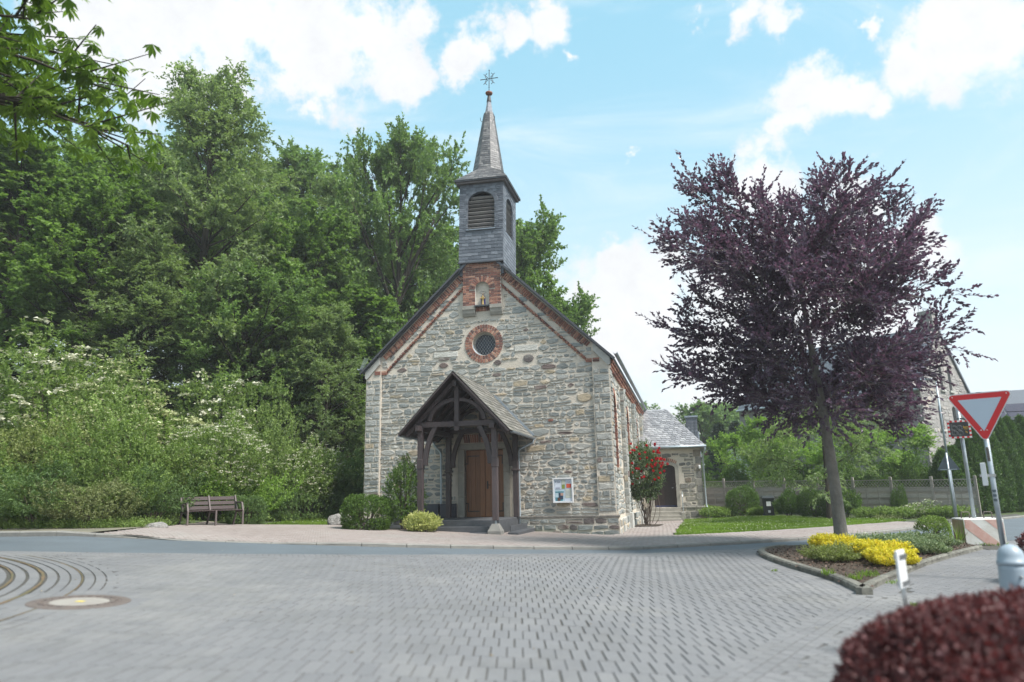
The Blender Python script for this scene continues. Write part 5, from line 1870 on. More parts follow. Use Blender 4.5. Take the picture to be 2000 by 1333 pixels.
# roof: hipped, eaves at 3.84
ov = 0.26
e0, e1, ez = -ov, AW + ov, 3.82
RZ_ = 6.25
rx0, rx1, ry = -0.5, 1.42, AD / 2
P = dict(a=(-0.5, -ov, ez), b=(e1, -ov, ez), c=(e1, AD + ov, ez), d=(-0.5, AD + ov, ez), r0=(-0.5, ry, RZ_), r1=(rx1, ry, RZ_))
rv = [P[k_] for k_ in 'abcd'] + [P['r0'], P['r1']]
rfa = fixnormals(mk('roof', rv, [(0, 1, 5, 4), (1, 2, 5), (2, 3, 4, 5), (0, 4, 3), (3, 2, 1, 0)], ROOFSLATE, anx, 0.2))
TXs, TYs = TX, TYC
def plane_slates(A0, B0, B1, A1, rowh, wd, nrm, slant=0.0, lift=0.02):
    out = []
    A0, B0, A1, B1, nrm = map(Vector, (A0, B0, A1, B1, nrm))
    H = ((A1 + B1) / 2 - (A0 + B0) / 2).length
    rws = int(H / rowh)
    for r in range(rws):
        t0, t1 = r / rws, min(1, (r + 1.25) / rws)
        P0, Q0, P1, Q1 = A0.lerp(A1, t0), B0.lerp(B1, t0), A0.lerp(A1, t1), B0.lerp(B1, t1)
        W0 = (Q0 - P0).length
        n = max(1, round(W0 / wd))
        for i in range(-1, n + 1):
            a = (i + (0.5 if r % 2 else 0)) / n
            b = a + 1 / n
            a, b = max(0, a), min(1, b)
            if b - a < 0.02:
                continue
            g = 0.004 / W0
            dn = (P0 - P1).normalized()
            c = [P0.lerp(Q0, a + g) + dn * random.uniform(-.006, .006), P0.lerp(Q0, b - g) + dn * slant, P1.lerp(Q1, b - g), P1.lerp(Q1, a + g)]
            V = [tuple(q) for q in c] + [tuple(c[0] + nrm * lift), tuple(c[1] + nrm * lift), tuple(c[2] + nrm * 0.004), tuple(c[3] + nrm * 0.004)]
            out.append((V, [(4, 5, 6, 7), (0, 1, 5, 4), (1, 2, 6, 5), (3, 0, 4, 7)], random.random()))
    return out
nf = Vector((0, -(RZ_ - ez), ry + ov)).normalized()
rs = plane_slates((-0.02, -ov - 0.02, ez), (e1, -ov - 0.02, ez), (rx1, ry, RZ_), (-0.02, ry, RZ_), 0.21, 0.27, nf, 0.07, 0.03)
nr = Vector((RZ_ - ez, 0, e1 - rx1)).normalized()
rs2 = plane_slates((e1, -ov, ez), (e1, AD + ov, ez), (rx1, ry + 0.01, RZ_), (rx1, ry - 0.01, RZ_), 0.21, 0.27, nr, 0.03, 0.03)
emit(rs, 'slate', rfa, ROOFSLATE, 200, 'slate_work')
emit(rs2, 'slate', rfa, ROOFSLATE, 0, 'slate_work')
MB().tube([(-0.1, -ov - 0.06, ez - 0.05), (e1 + 0.06, -ov - 0.06, ez - 0.05)], 0.065, 10).build('gutter', GALV, anx, smooth=True)
MB().tube([(AW + 0.26, -ov - 0.06, ez - 0.1), (AW + 0.20, -0.2, 3.45), (AW + 0.10, -0.06, 3.3), (AW + 0.10, -0.06, 0.66), (AW + 0.13, -0.1, 0.5), (AW + 0.17, -0.16, 0.42), (AW + 0.17, -0.16, -0.2)], 0.042, 10).build('downpipe', GALV, anx, smooth=True)
MB().box(0.0, e1 - 0.02, -ov + 0.02, 0.0, ez - 0.16, ez - 0.03).build('soffit_board', SANDSTONE, anx)

# ------------------------------------------------------------------ foliage tools
def unit(a):
    return a / (np.linalg.norm(a, axis=-1, keepdims=True) + 1e-9)


def rand_dirs(rng, n):
    return unit(rng.normal(size=(n, 3)))


def leaf_quads(P, D, N, Ln, Wd, fold=0.12):
    """P base, D direction, N up-ish normal; returns V (4n,3), F (n,4)"""
    Sd = unit(np.cross(D, N))
    N2 = np.cross(Sd, D)
    Ln = np.asarray(Ln)[:, None]
    Wd = np.asarray(Wd)[:, None]
    mid = P + D * Ln * 0.45
    V = np.stack([P, mid + Sd * Wd / 2 + N2 * Wd * fold, P + D * Ln - N2 * Ln * 0.08, mid - Sd * Wd / 2 + N2 * Wd * fold], 1)
    n = len(P)
    F = np.arange(4 * n).reshape(n, 4)
    return V.reshape(-1, 3), F


def leaves_on(rng, S0, D, Ls, nl, leaf, wid, droop=0.1, spread=0.8, up=0.45, flat=0.0):
    """leaves along shoots. S0,D (n,3), Ls (n,)"""
    n = len(S0)
    t = (np.arange(nl)[None, :] + rng.random((n, nl)) * 0.8 + 0.1) / nl
    t = 0.12 + 0.88 * t
    P = S0[:, None] + D[:, None] * (Ls[:, None] * t)[..., None]
    P[..., 2] -= droop * Ls[:, None] * t ** 2
    rnd = rand_dirs(rng, n * nl).reshape(n, nl, 3)
    if flat:
        rnd[..., 2] *= (1 - flat)
    LD = unit(D[:, None] * 0.7 + rnd * spread + np.array([0, 0, -droop * 0.8]))
    NN = unit(rand_dirs(rng, n * nl).reshape(n, nl, 3) * (1 - up) + np.array([0, 0, 1.0]) * up * 1.6)
    sz = leaf * rng.uniform(0.7, 1.2, n * nl)
    V, F = leaf_quads(P.reshape(-1, 3), LD.reshape(-1, 3), NN.reshape(-1, 3), sz, sz * wid)
    return V, F, n * nl


def tubes(P, R, sides=4):
    """P (n,k,3) paths, R (n,k) radii"""
    n, k, _ = P.shape
    T = unit(np.gradient(P, axis=1))
    ref = np.where(np.abs(T[..., 2:3]) > 0.9, np.array([1.0, 0, 0]), np.array([0, 0, 1.0]))
    A = unit(np.cross(T, ref))
    B = np.cross(T, A)
    a = np.arange(sides) / sides * 2 * np.pi
    V = P[:, :, None] + R[:, :, None, None] * (A[:, :, None] * np.cos(a)[None, None, :, None] + B[:, :, None] * np.sin(a)[None, None, :, None])
    idx = np.arange(n * k * sides).reshape(n, k, sides)
    F = np.stack([idx[:, :-1], np.roll(idx, -1, 2)[:, :-1], np.roll(idx, -1, 2)[:, 1:], idx[:, 1:]], -1).reshape(-1, 4)
    return V.reshape(-1, 3), F


def cat(parts):
    Vs, Fs, o = [], [], 0
    for V, F in parts:
        Vs.append(V)
        Fs.append(F + o)
        o += len(V)
    return np.concatenate(Vs), np.concatenate(Fs)


def bez(a, b, bend, k=5):
    t = np.linspace(0, 1, k)[None, :, None]
    return a[:, None] * (1 - t) + b[:, None] * t + bend[:, None] * (4 * t * (1 - t))


def make_tree(seed, H, z0, R, prof, n1=34, n2=12, n3=8, nl=12, leaf=0.14, wid=0.6, up1=0.5, shoot=0.55, trunk_r=0.2, tmat=None, lmat=None, twigs=False, spread=0.8, lean=(0, 0), droop=0.1, lenvar=(0.75, 1.1), upleaf=0.45, flat=0.0, topfill=0.92, l2=0.42, t2min=0.18):
    """branching tree round the origin; prof(h) = crown half width share at height share h. returns two meshes"""
    rng = np.random.default_rng(seed)
    lean = np.array([lean[0], lean[1], 0.0])
    ztop = H * topfill
    def axis(z):
        h = np.clip(z / H, 0, 1)[..., None]
        wob_ = np.stack([np.sin(z * 0.5 + seed) * 0.12 * H / 12, np.cos(z * 0.43 + seed * 2) * 0.12 * H / 12, z * 0], -1)
        base = np.stack([z * 0, z * 0, z], -1)
        return base + lean * h * h * H + wob_ * h
    zt = np.linspace(-0.3, ztop, 10)
    trunkP = axis(zt)[None]
    trunkR = (trunk_r * (1.12 - 0.92 * (zt.clip(0) / ztop)) * np.where(zt < 0.3, 1.18, 1.0))[None]
    wood = [tubes(trunkP, trunkR, 10)]
    # limbs
    hh = np.linspace(0.0, 1, n1) ** 0.9
    zs = z0 + (ztop - z0) * hh * 0.98
    zs = zs + rng.normal(0, 0.02 * H, n1)
    zs = zs.clip(z0 * 0.97, ztop)
    az = np.arange(n1) * 2.39996 + rng.normal(0, 0.35, n1)
    S1 = axis(zs)
    h_rel = (zs - z0) / (H - z0)
    inc = up1 + 0.75 * h_rel ** 1.4 + rng.normal(0, 0.12, n1)          # radians above the horizontal
    inc = inc.clip(-0.4, 1.45)
    L1 = np.array([prof(h) for h in h_rel]) * R * rng.uniform(*lenvar, n1) / np.cos(inc * 0.72)
    room = (H * 1.02 - zs) / np.maximum(0.15, np.sin(np.maximum(inc, 0.1)))
    L1 = np.minimum(L1, room * rng.uniform(0.9, 1.08, n1)).clip(0.3)
    D1 = np.stack([np.cos(az) * np.cos(inc), np.sin(az) * np.cos(inc), np.sin(inc)], 1)
    E1 = S1 + D1 * L1[:, None]
    bend = np.c_[np.zeros(n1), np.zeros(n1), L1 * 0.06 * rng.normal(0.3, 0.8, n1)] + rng.normal(0, 0.03, (n1, 3)) * L1[:, None]
    P1 = bez(S1, E1, bend, 6)
    r1 = trunk_r * 0.42 * (L1 / L1.max()) ** 0.8
    wood.append(tubes(P1, r1[:, None] * np.linspace(1, 0.18, 6)[None], 5))
    # branches
    t2 = rng.uniform(t2min, 1.0, (n1, n2)) ** 0.8
    i2 = t2 * 4.999
    lo = i2.astype(int)
    fr = (i2 - lo)[..., None]
    idx = np.arange(n1)[:, None]
    S2 = (P1[idx, lo] * (1 - fr) + P1[idx, lo + 1] * fr).reshape(-1, 3)
    par = np.repeat(D1, n2, 0)
    rnd = rand_dirs(rng, n1 * n2)
    rnd[:, 2] *= 0.75
    perp = unit(rnd - par * (rnd * par).sum(1, keepdims=True))
    ang = rng.uniform(0.45, 1.05, n1 * n2)[:, None] * np.where(t2.reshape(-1, 1) > 0.92, 0.3, 1)
    D2 = unit(par * np.cos(ang) + perp * np.sin(ang) + np.array([0, 0, 0.15]))
    L2 = (np.repeat(L1, n2) * l2 * (1.15 - 0.55 * t2.reshape(-1)) * rng.uniform(0.55, 1.15, n1 * n2)).clip(shoot * 0.6, R * 0.55)
    E2 = S2 + D2 * L2[:, None]
    P2 = bez(S2, E2, rng.normal(0, 0.05, (len(S2), 3)) * L2[:, None], 4)
    r2 = (L2 * 0.011).clip(0.006, 0.04)
    wood.append(tubes(P2, r2[:, None] * np.linspace(1, 0.3, 4)[None], 3))
    # shoots
    n = len(S2)
    t3 = rng.uniform(0.15, 1.0, (n, n3)) ** 0.75
    t3[:, 0] = 1.0
    i3 = t3 * 2.999
    lo = i3.astype(int)
    fr = (i3 - lo)[..., None]
    idx = np.arange(n)[:, None]
    S3 = (P2[idx, lo] * (1 - fr) + P2[idx, lo + 1] * fr).reshape(-1, 3)
    par = np.repeat(D2, n3, 0)
    rnd = rand_dirs(rng, n * n3)
    rnd[:, 2] *= 0.7
    perp = unit(rnd - par * (rnd * par).sum(1, keepdims=True))
    ang = rng.uniform(0.3, 1.1, n * n3)[:, None] * np.where(t3.reshape(-1, 1) > 0.99, 0.15, 1)
    D3 = unit(par * np.cos(ang) + perp * np.sin(ang) + np.array([0, 0, 0.1]))
    L3 = shoot * rng.uniform(0.55, 1.15, n * n3)
    V, F, cnt = leaves_on(rng, S3, D3, L3, nl, leaf, wid, droop, spread, upleaf, flat)
    base = np.repeat(rng.random(n1), n2 * n3 * nl) * 0.25 + np.repeat(rng.random(n1 * n2), n3 * nl) * 0.25
    var = np.repeat((base + rng.random(cnt) * 0.5), 4)
    if twigs:
        PT = bez(S3, S3 + D3 * L3[:, None] * 0.95, np.zeros_like(S3), 2)
        wood.append(tubes(PT, np.full((len(S3), 2), 0.004), 3))
    Wv, Wf = cat(wood)
    lm = bulk_mesh('crown', V, F, lmat, var)
    wm = bulk_mesh('trunk', Wv, Wf, tmat or BARKD, 0.5, True)
    return lm, wm


def plant_tree(meshes, name, loc, label, cat_, group=None, rz=0.0, sc=(1, 1, 1)):
    lm, wm = meshes
    root = empty(name, loc, rz, label, cat_, group)
    root.scale = sc
    link(bpy.data.objects.new('crown', lm), root)
    link(bpy.data.objects.new('trunk', wm), root)
    return root


def lumps(rng, d, n=14, amp=0.22, sharp=9.0):
    c = rand_dirs(rng, n)
    c[:, 2] = np.abs(c[:, 2]) * 0.9
    c = unit(c)
    a = rng.uniform(0.4, 1.0, n) * amp
    return 1 - amp * 0.6 + (a[None] * np.exp((d @ c.T - 1) * sharp)).sum(1)


def make_shrub(seed, rx, ry, h, n=900, nl=12, leaf=0.07, wid=0.55, shoot=0.32, mat=None, up=0.5, lump=0.3, flowers=0, fsize=0.10, fmat=None, floor=-0.25, droop=0.1, spread=0.8, stems=14, inner=0.35, stem_mat=None, power=1.0, fpetal=9, upleaf=0.45, fflat=True):
    rng = np.random.default_rng(seed)
    d = rand_dirs(rng, n * 2)
    d = d[d[:, 2] > floor][:n]
    n = len(d)
    r = lumps(rng, d, n=22, amp=lump * 1.35, sharp=16.0)
    k = np.where(rng.random(n) < inner, rng.uniform(0.35, 0.85, n), rng.uniform(0.82, 1.0, n))
    sh = np.sign(d) * np.abs(d) ** power
    shell = sh * np.array([rx, ry, h * 0.62])
    C = np.array([0, 0, h * 0.38])
    S0 = C + shell * (r * k)[:, None]
    out = unit(shell)
    D = unit(out * (1 - up) + np.array([0, 0, up]) + rand_dirs(rng, n) * 0.35)
    Ls = shoot * rng.uniform(0.6, 1.25, n)
    S0 = S0 - D * (Ls * 0.6)[:, None]
    S0[:, 2] = np.maximum(S0[:, 2], 0.03)
    V, F, cnt = leaves_on(rng, S0, D, Ls, nl, leaf, wid, droop, spread, upleaf)
    var = np.repeat(np.repeat(rng.random(n) * 0.6, nl) + rng.random(cnt) * 0.35, 4)
    lm = bulk_mesh('foliage', V, F, mat, var)
    # stems
    a = rng.uniform(0, 2 * np.pi, stems)
    e = np.stack([np.cos(a) * rx * rng.uniform(0.2, 0.75, stems), np.sin(a) * ry * rng.uniform(0.2, 0.75, stems), h * rng.uniform(0.4, 0.85, stems)], 1)
    s = np.stack([np.cos(a) * rx * 0.12, np.sin(a) * ry * 0.12, -0.05 * np.ones(stems)], 1)
    P = bez(s, e, np.c_[np.zeros(stems), np.zeros(stems), h * 0.08 * np.ones(stems)], 5)
    Wv, Wf = tubes(P, np.linspace(0.022, 0.006, 5)[None].repeat(stems, 0), 4)
    wm = bulk_mesh('stems', Wv, Wf, stem_mat or TWIG, 0.5, True)
    fm = None
    if flowers:
        d = rand_dirs(rng, flowers * 3)
        d = d[d[:, 2] > 0.0][:flowers]
        m = len(d)
        r = lumps(np.random.default_rng(seed), d, amp=lump)
        # same lumps as the foliage
        rng2 = np.random.default_rng(seed)
        dd = rand_dirs(rng2, n * 2)
        pick = rng.integers(0, n, m)
        base = S0[pick] + D[pick] * Ls[pick][:, None] * 1.0
        keep = (base[:, 2] > h * 0.3)
        base = base[keep]
        m = len(base)
        q = fpetal
        off = rng.normal(0, 1, (m, q, 3)) * np.array([1, 1, 0.25 if fflat else 0.9]) * fsize * 0.42
        P = (base[:, None] + off).reshape(-1, 3)
        dirs = unit(rng.normal(0, 1, (m * q, 3)) * np.array([1, 1, 0.25]))
        up_ = unit(rng.normal(0, 0.35, (m * q, 3)) + np.array([0, 0, 1]))
        sz = fsize * rng.uniform(0.35, 0.6, m * q)
        V, F = leaf_quads(P, dirs, up_, sz, sz * 0.9)
        fm = bulk_mesh('blossom', V, F, fmat, np.repeat(rng.random(m * q), 4))
    return lm, wm, fm


def plant_shrub(meshes, name, loc, label, cat_='shrub', group=None, rz=0.0, sc=(1, 1, 1)):
    root = empty(name, loc, rz, label, cat_, group)
    root.scale = sc
    for nm, m in zip(('foliage', 'stems', 'blossom'), meshes):
        if m is not None:
            link(bpy.data.objects.new(nm, m), root)
    return root


# ------------------------------------------------------------------ the wooded hillside
dome = lambda h: math.sqrt(max(0.03, 1 - (2 * (h - 0.42)) ** 2 * (0.62 if h < 0.42 else 0.74)))
cone = lambda h: max(0.08, 1.05 - 0.95 * h) * min(1, 0.55 + h * 4)
egg = lambda h: math.sqrt(max(0.03, 1 - ((h - 0.35) / (0.36 if h < 0.35 else 0.67)) ** 2 * (0.5 if h < 0.35 else 0.93)))
T_OAK = make_tree(11, 16, 1.6, 5.3, dome, n1=44, n2=12, n3=8, nl=15, leaf=0.185, wid=0.72, lmat=LF_FOREST, trunk_r=0.28, shoot=0.75)
T_MAPLE = make_tree(23, 15, 1.2, 5.0, egg, n1=44, n2=12, n3=8, nl=14, leaf=0.20, wid=0.85, lmat=LF_MAPLE, trunk_r=0.26, shoot=0.75, droop=0.2)
T_CHERRY = make_tree(37, 18, 0.8, 5.4, lambda h: max(0.1, 1.0 - 0.72 * h ** 1.1) * min(1, 0.7 + 2.5 * h), n1=64, n2=12, n3=7, nl=14, leaf=0.18, wid=0.5, lmat=LF_CHERRY, trunk_r=0.25, shoot=0.85, droop=0.3, up1=0.3, topfill=0.96)
GFT = 'tall trees of the wooded hillside behind the chapel'
FOREST = [
    (T_MAPLE, (-24.4, 33), 11.5, 1.2, 'dark broadleaf tree rising behind the flowering elder at the far edge of the wood'),
    (T_OAK, (-23.0, 39), 13.0, 1.15, 'dense dark green tree rounding off the wood beneath the chestnut branches'),
    (T_MAPLE, (-30.5, 35), 11.0, 1.1, 'maple at the outer edge of the wood, half hidden by chestnut leaves'),
    (T_CHERRY, (-15.6, 34), 18.8, 1.06, 'tallest pale green tree with a sparse pointed top, standing clear above the wood'),
    (T_OAK, (-19.0, 41), 14.5, 1.1, 'bushy oak filling in behind the tallest pointed tree'),
    (T_CHERRY, (-10.8, 43), 17.5, 0.9, 'light green tree between the pointed tree and the broad crown next to the spire'),
    (T_OAK, (-6.9, 41.5), 21.0, 0.98, 'broad round-crowned oak whose airy top is just beside the spire'),
    (T_MAPLE, (0.4, 46.0), 18.5, 0.92, 'green tree looking out from behind the bell tower'),
    (T_MAPLE, (3.0, 46.5), 13.5, 0.78, 'lower round tree sloping down behind the chapel roof'),
    (T_MAPLE, (-11.5, 36.5), 13.0, 0.85, 'lower leafy maple in front of the pale pointed tree'),
    (T_CHERRY, (-9.0, 33.8), 9.0, 0.62, 'small drooping young tree above the white dogwoods, near the chapel corner'),
    (T_CHERRY, (-16.8, 31.5), 8.5, 0.75, 'low drooping tree under the tallest pointed tree, right above the cream-topped bush'),
    (T_OAK, (-12.6, 32.5), 9.0, 0.7, 'small round tree between the elders and the chapel, in the shade of the wood'),
    (T_MAPLE, (-19.5, 31.5), 9.5, 0.8, 'small light green maple right above the flowering elders'),
]
rr = np.random.default_rng(5)
for k_, (msh, (x, y), Ht, kw, lab) in enumerate(FOREST):
    base = {id(T_OAK): 16, id(T_MAPLE): 15, id(T_CHERRY): 18}[id(msh)]
    sz = Ht / base
    sxy = kw * (1.0 if Ht > 12 else 1.0)
    plant_tree(msh, 'forest_tree', G(x, y, -0.1), lab, 'tree', GFT, rz=rr.uniform(0, 6.28), sc=(sxy, sxy, sz))
for k_, (x, y, Ht, kw) in enumerate(((-38, 44, 15, 1.3), (-30, 47, 15, 1.3), (-16, 50, 18, 1.3), (-7, 52, 18, 1.3), (-2, 56, 18, 1.3), (-25, 56, 16, 1.4), (-45, 36, 15, 1.3), (-13.5, 45, 12, 1.2), (-4.5, 47, 13, 1.1), (-20, 49, 15, 1.3), (-27, 43, 12, 1.3), (-9.5, 38.5, 10, 1.0), (-5.5, 40.5, 9, 0.9), (1.0, 51, 13, 0.9), (-2.5, 46, 15, 0.9))):
    msh = (T_OAK, T_MAPLE)[k_ % 2]
    plant_tree(msh, 'forest_tree', G(x, y, -0.1), 'tree deep in the wood, mostly hidden behind the front row of crowns', 'tree', GFT, rz=rr.uniform(0, 6.28), sc=(kw, kw, Ht / 15.5))

# ------------------------------------------------------------------ shrubs on the bank
GBS = 'shrubs covering the bank left of the chapel'
sh_elder = make_shrub(101, 1.5, 1.5, 3.0, n=900, nl=12, leaf=0.13, wid=0.45, shoot=0.5, mat=LF_SHRUB, flowers=110, fsize=0.24, fmat=PETALW, fpetal=14, lump=0.4)
sh_umbel = make_shrub(102, 1.5, 1.5, 2.4, n=1000, nl=12, leaf=0.11, wid=0.5, shoot=0.45, mat=LF_SHRUB, flowers=420, fsize=0.18, fmat=PETALC, fpetal=12, lump=0.35, up=0.65)
sh_dog = make_shrub(103, 1.5, 1.4, 2.6, n=1300, nl=12, leaf=0.085, wid=0.6, shoot=0.42, mat=LF_SHRUB, flowers=1100, fsize=0.085, fmat=PETALW, fpetal=8, lump=0.35)
sh_arch = make_shrub(104, 1.6, 1.5, 2.4, n=1500, nl=13, leaf=0.085, wid=0.5, shoot=0.36, mat=LF_SHRUB, lump=0.5, up=0.35, spread=0.8)
sh_bright = make_shrub(105, 1.1, 1.0, 1.6, n=800, nl=12, leaf=0.11, wid=0.4, shoot=0.4, mat=LF_BRIGHT, lump=0.35)
sh_olive = make_shrub(106, 1.5, 1.5, 1.8, n=1400, nl=12, leaf=0.08, wid=0.55, shoot=0.28, mat=LF_OLIVE, lump=0.5, up=0.35)
sh_brown = make_shrub(107, 1.2, 1.1, 1.3, n=1300, nl=11, leaf=0.06, wid=0.45, shoot=0.28, mat=LF_BROWN, lump=0.45, up=0.4)
sh_blue = make_shrub(108, 1.5, 1.4, 1.8, n=1400, nl=12, leaf=0.075, wid=0.55, shoot=0.26, mat=LF_BLUEG, lump=0.5, up=0.35)
BANK = [
    (sh_elder, 'elder_bush', -17.2, 26.0, 1.45, 1.35, 'tall elder bush with flat white flower heads at the far top of the bank'),
    (sh_umbel, 'elder_bush', -13.4, 25.2, 1.35, 1.40, 'broad bush thickly topped with cream flower plates in the middle of the bank'),
    (sh_umbel, 'elder_bush', -15.2, 24.8, 0.85, 1.05, 'smaller cream-topped bush beside the broad flowering bush'),
    (sh_elder, 'elder_bush', -12.0, 28.6, 1.15, 1.35, 'elder with scattered white heads standing against the dark trees'),
    (sh_dog, 'dogwood_bush', -10.3, 24.9, 1.10, 1.30, 'rounded dogwood bush dotted with cream blossom above the bench'),
    (sh_dog, 'dogwood_bush', -8.3, 28.6, 0.95, 1.15, 'upright dogwood full of small white blossom near the chapel corner'),
    (sh_arch, 'green_bush', -12.0, 22.3, 1.20, 1.25, 'arching fine-leaved green bush on the bank behind the bench'),
    (sh_arch, 'green_bush', -9.9, 28.0, 0.95, 1.45, 'dark green bush between the two dogwoods'),
    (sh_bright, 'bright_bush', -10.25, 24.1, 0.85, 0.95, 'bright yellow-green leafy bush directly behind the bench'),
    (sh_bright, 'bright_bush', -9.2, 25.5, 0.80, 0.95, 'bright leafy bush between bench and clipped hedge'),
    (sh_olive, 'olive_bush', -14.7, 23.0, 1.15, 1.35, 'olive-brown bush below the cream-topped bush'),
    (sh_olive, 'olive_bush', -17.6, 22.4, 1.35, 1.30, 'wide olive bush at the outer edge of the picture, halfway up the bank'),
    (sh_arch, 'green_bush', -15.6, 20.7, 1.15, 0.75, 'low spreading green bush at the foot of the bank by the kerb'),
    (sh_blue, 'dark_bush', -13.3, 20.3, 1.05, 0.85, 'dark blue-green bush at the kerb in the middle of the bank foot'),
    (sh_brown, 'twiggy_bush', -11.6, 20.0, 1.05, 1.10, 'brownish twiggy bush at the kerb left of the bench'),
    (sh_blue, 'dark_bush', -10.8, 21.5, 0.75, 0.80, 'small dark bush right beside the bench end'),
    (sh_arch, 'green_bush', -11.4, 21.0, 0.70, 0.65, 'low light green bush between the twiggy bush and the bench'),
    (sh_blue, 'dark_bush', -7.2, 31.0, 1.30, 1.35, 'blue-green bush spreading beside the chapel wall'),
    (sh_blue, 'dark_bush', -8.8, 30.5, 1.20, 1.00, 'low blue-green bush behind the small lawn'),
    (sh_olive, 'olive_bush', -19.5, 25.5, 1.30, 1.20, 'olive bush below the tall elder at the picture edge'),
    (sh_arch, 'green_bush', -17.5, 20.8, 1.1, 0.80, 'fine-leaved bush at the kerb by the picture edge'),
    (sh_bright, 'bright_bush', -16.0, 22.0, 0.9, 0.9, 'bright sprawling weeds patch bush in the lower bank'),
    (sh_olive, 'olive_bush', -12.9, 23.7, 0.9, 0.9, 'greyish olive bush tucked behind the arching bush'),
]
for msh, nm, x, y, kx_, kz_, lab in BANK:
    plant_shrub(msh, nm, G(x, y, -0.05), lab, 'bush', GBS, rz=rr.uniform(0, 6.28), sc=(kx_, kx_, kz_))


def scatter_leaves(name, pts, nrm_up, rng, mat, nl=10, leaf=0.06, wid=0.5, shoot=0.3, label=None, parent=None, hmin=0.0, spread=0.8):
    n = len(pts)
    D = unit(rng.normal(0, 0.5, (n, 3)) + np.array([0, 0, 1.0]))
    V, F, cnt = leaves_on(rng, pts, D, shoot * rng.uniform(0.5, 1.3, n), nl, leaf, wid, 0.15, spread)
    var = np.repeat(np.repeat(rng.random(n) * 0.5, nl) + rng.random(cnt) * 0.5, 4)
    o = bulk(name, V, F, mat, parent, var)
    o['kind'] = 'stuff'
    if label:
        o['label'] = label
    return o


rng = np.random.default_rng(77)
x = rng.uniform(-30, -5, 9000)
y = rng.uniform(19.4, 44, 9000)
s1 = -(x + 9.9) * 0.956 + (y - 20) * 0.293
k = (s1 > 0.15) & (x > -y * 0.78 - 1) & (y > 19.5 + 0.25 * np.sin(x * 2)) & ~((x > -10.0) & (y < 24.1))
x, y = x[k], y[k]
scatter_leaves('undergrowth', np.c_[x, y, gz(x, y)], None, rng, LF_SHRUB, 10, 0.09, 0.5, 0.32, 'low weeds and brambles between the bushes of the bank')
x = rng.uniform(-26, -9.9, 9000)
y = 19.45 + np.abs(rng.normal(0, 0.8, 9000)) + 0.2 * np.sin(x * 1.3) + np.interp(x, [-26, -17, -13, -9.9], [4.2, 1.0, 0.0, 0.0])
scatter_leaves('bank_edge_weeds', np.c_[x, y, gz(x, y)], None, rng, LF_SHRUB, 8, 0.06, 0.4, 0.35, 'green weeds along the foot of the bank')

# clipped hedges and chapel shrubs
hb = make_shrub(120, 0.62, 0.45, 0.95, n=2600, nl=9, leaf=0.035, wid=0.6, shoot=0.10, mat=LF_BLUEG, lump=0.08, inner=0.15, power=0.62, floor=-0.6)
plant_shrub(hb, 'clipped_hedge', G(-8.75, 23.6), 'small boxy clipped hedge right behind the bench arm', 'hedge', rz=0.25)
lh = make_shrub(121, 0.8, 3.6, 1.0, n=4200, nl=9, leaf=0.05, wid=0.6, shoot=0.2, mat=LF_BLUEG, lump=0.15, inner=0.25, power=0.7, floor=-0.6)
plant_shrub(lh, 'low_hedge', G(-8.1, 28.6), 'long low hedge behind the small lawn leading to the chapel wall', 'hedge', rz=rad(-24))
ball = make_shrub(122, 0.80, 0.72, 1.12, n=3600, nl=9, leaf=0.042, wid=0.6, shoot=0.10, mat=LF_BOX, lump=0.05, inner=0.15, power=0.74, floor=-0.62)
plant_shrub(ball, 'box_ball', G(-4.72, 23.0), 'clipped round dark green box bush at the chapel corner', 'bush')
loose = make_shrub(123, 0.62, 0.6, 2.35, n=950, nl=14, leaf=0.062, wid=0.5, shoot=0.34, mat=LF_BOX, lump=0.30, up=0.3, floor=-0.5, inner=0.3)
plant_shrub(loose, 'loose_shrub', G(-3.62, 23.55), 'tall loose light green shrub beside the porch post', 'bush')
yel = make_shrub(124, 0.56, 0.52, 0.62, n=900, nl=10, leaf=0.05, wid=0.55, shoot=0.2, mat=LF_VARIEG, lump=0.25, floor=-0.5)
plant_shrub(yel, 'variegated_shrub', G(-2.93, 22.75), 'small yellow and cream variegated shrub beside the chapel steps', 'bush')

# lawns
def lawn(name, poly, n, label, h=0.09, daisies=0, dz=0.0):
    rng = np.random.default_rng(len(label))
    lo, hi = np.min(poly, 0), np.max(poly, 0)
    x, y = rng.uniform(lo[0], hi[0], n * 2), rng.uniform(lo[1], hi[1], n * 2)
    k = pip(x, y, poly)
    x, y = x[k][:n], y[k][:n]
    m = len(x)
    P = np.c_[x, y, gz(x, y) + dz]
    patch = 0.5 + 0.3 * np.sin(x * 1.1 + 1.5 * np.sin(y * 0.8)) + 0.2 * np.sin(y * 2.3 + x)
    D = unit(np.c_[rng.normal(0, 0.35, (m, 2)), np.ones(m)])
    L_ = h * rng.uniform(0.5, 1.3, m) * (0.75 + 0.5 * patch)
    V, F = leaf_quads(P, D, unit(rng.normal(0, 1, (m, 3))), L_, np.full(m, 0.018))
    o = bulk(name, V, F, LF_GRASS, None, np.repeat(np.clip(patch * 0.6 + rng.random(m) * 0.4, 0, 0.95), 4))
    setprops(o, label, kind='stuff')
    if daisies:
        kx_ = rng.choice(m, daisies)
        Pd = P[kx_] + np.array([0, 0, h * 0.95])
        a = rng.uniform(0, 6.28, daisies)
        V, F = leaf_quads(Pd, np.c_[np.cos(a), np.sin(a), np.zeros(daisies)], np.tile([0.1, -0.3, 1.0], (daisies, 1)), np.full(daisies, 0.035), np.full(daisies, 0.035))
        o2 = bulk('daisies', V, F, PETALW, o, np.repeat(rng.random(daisies), 4))
        o2['kind'] = 'stuff'
    drape(name + '_soil', poly, 0.012 + dz, GRASSG)
    return o


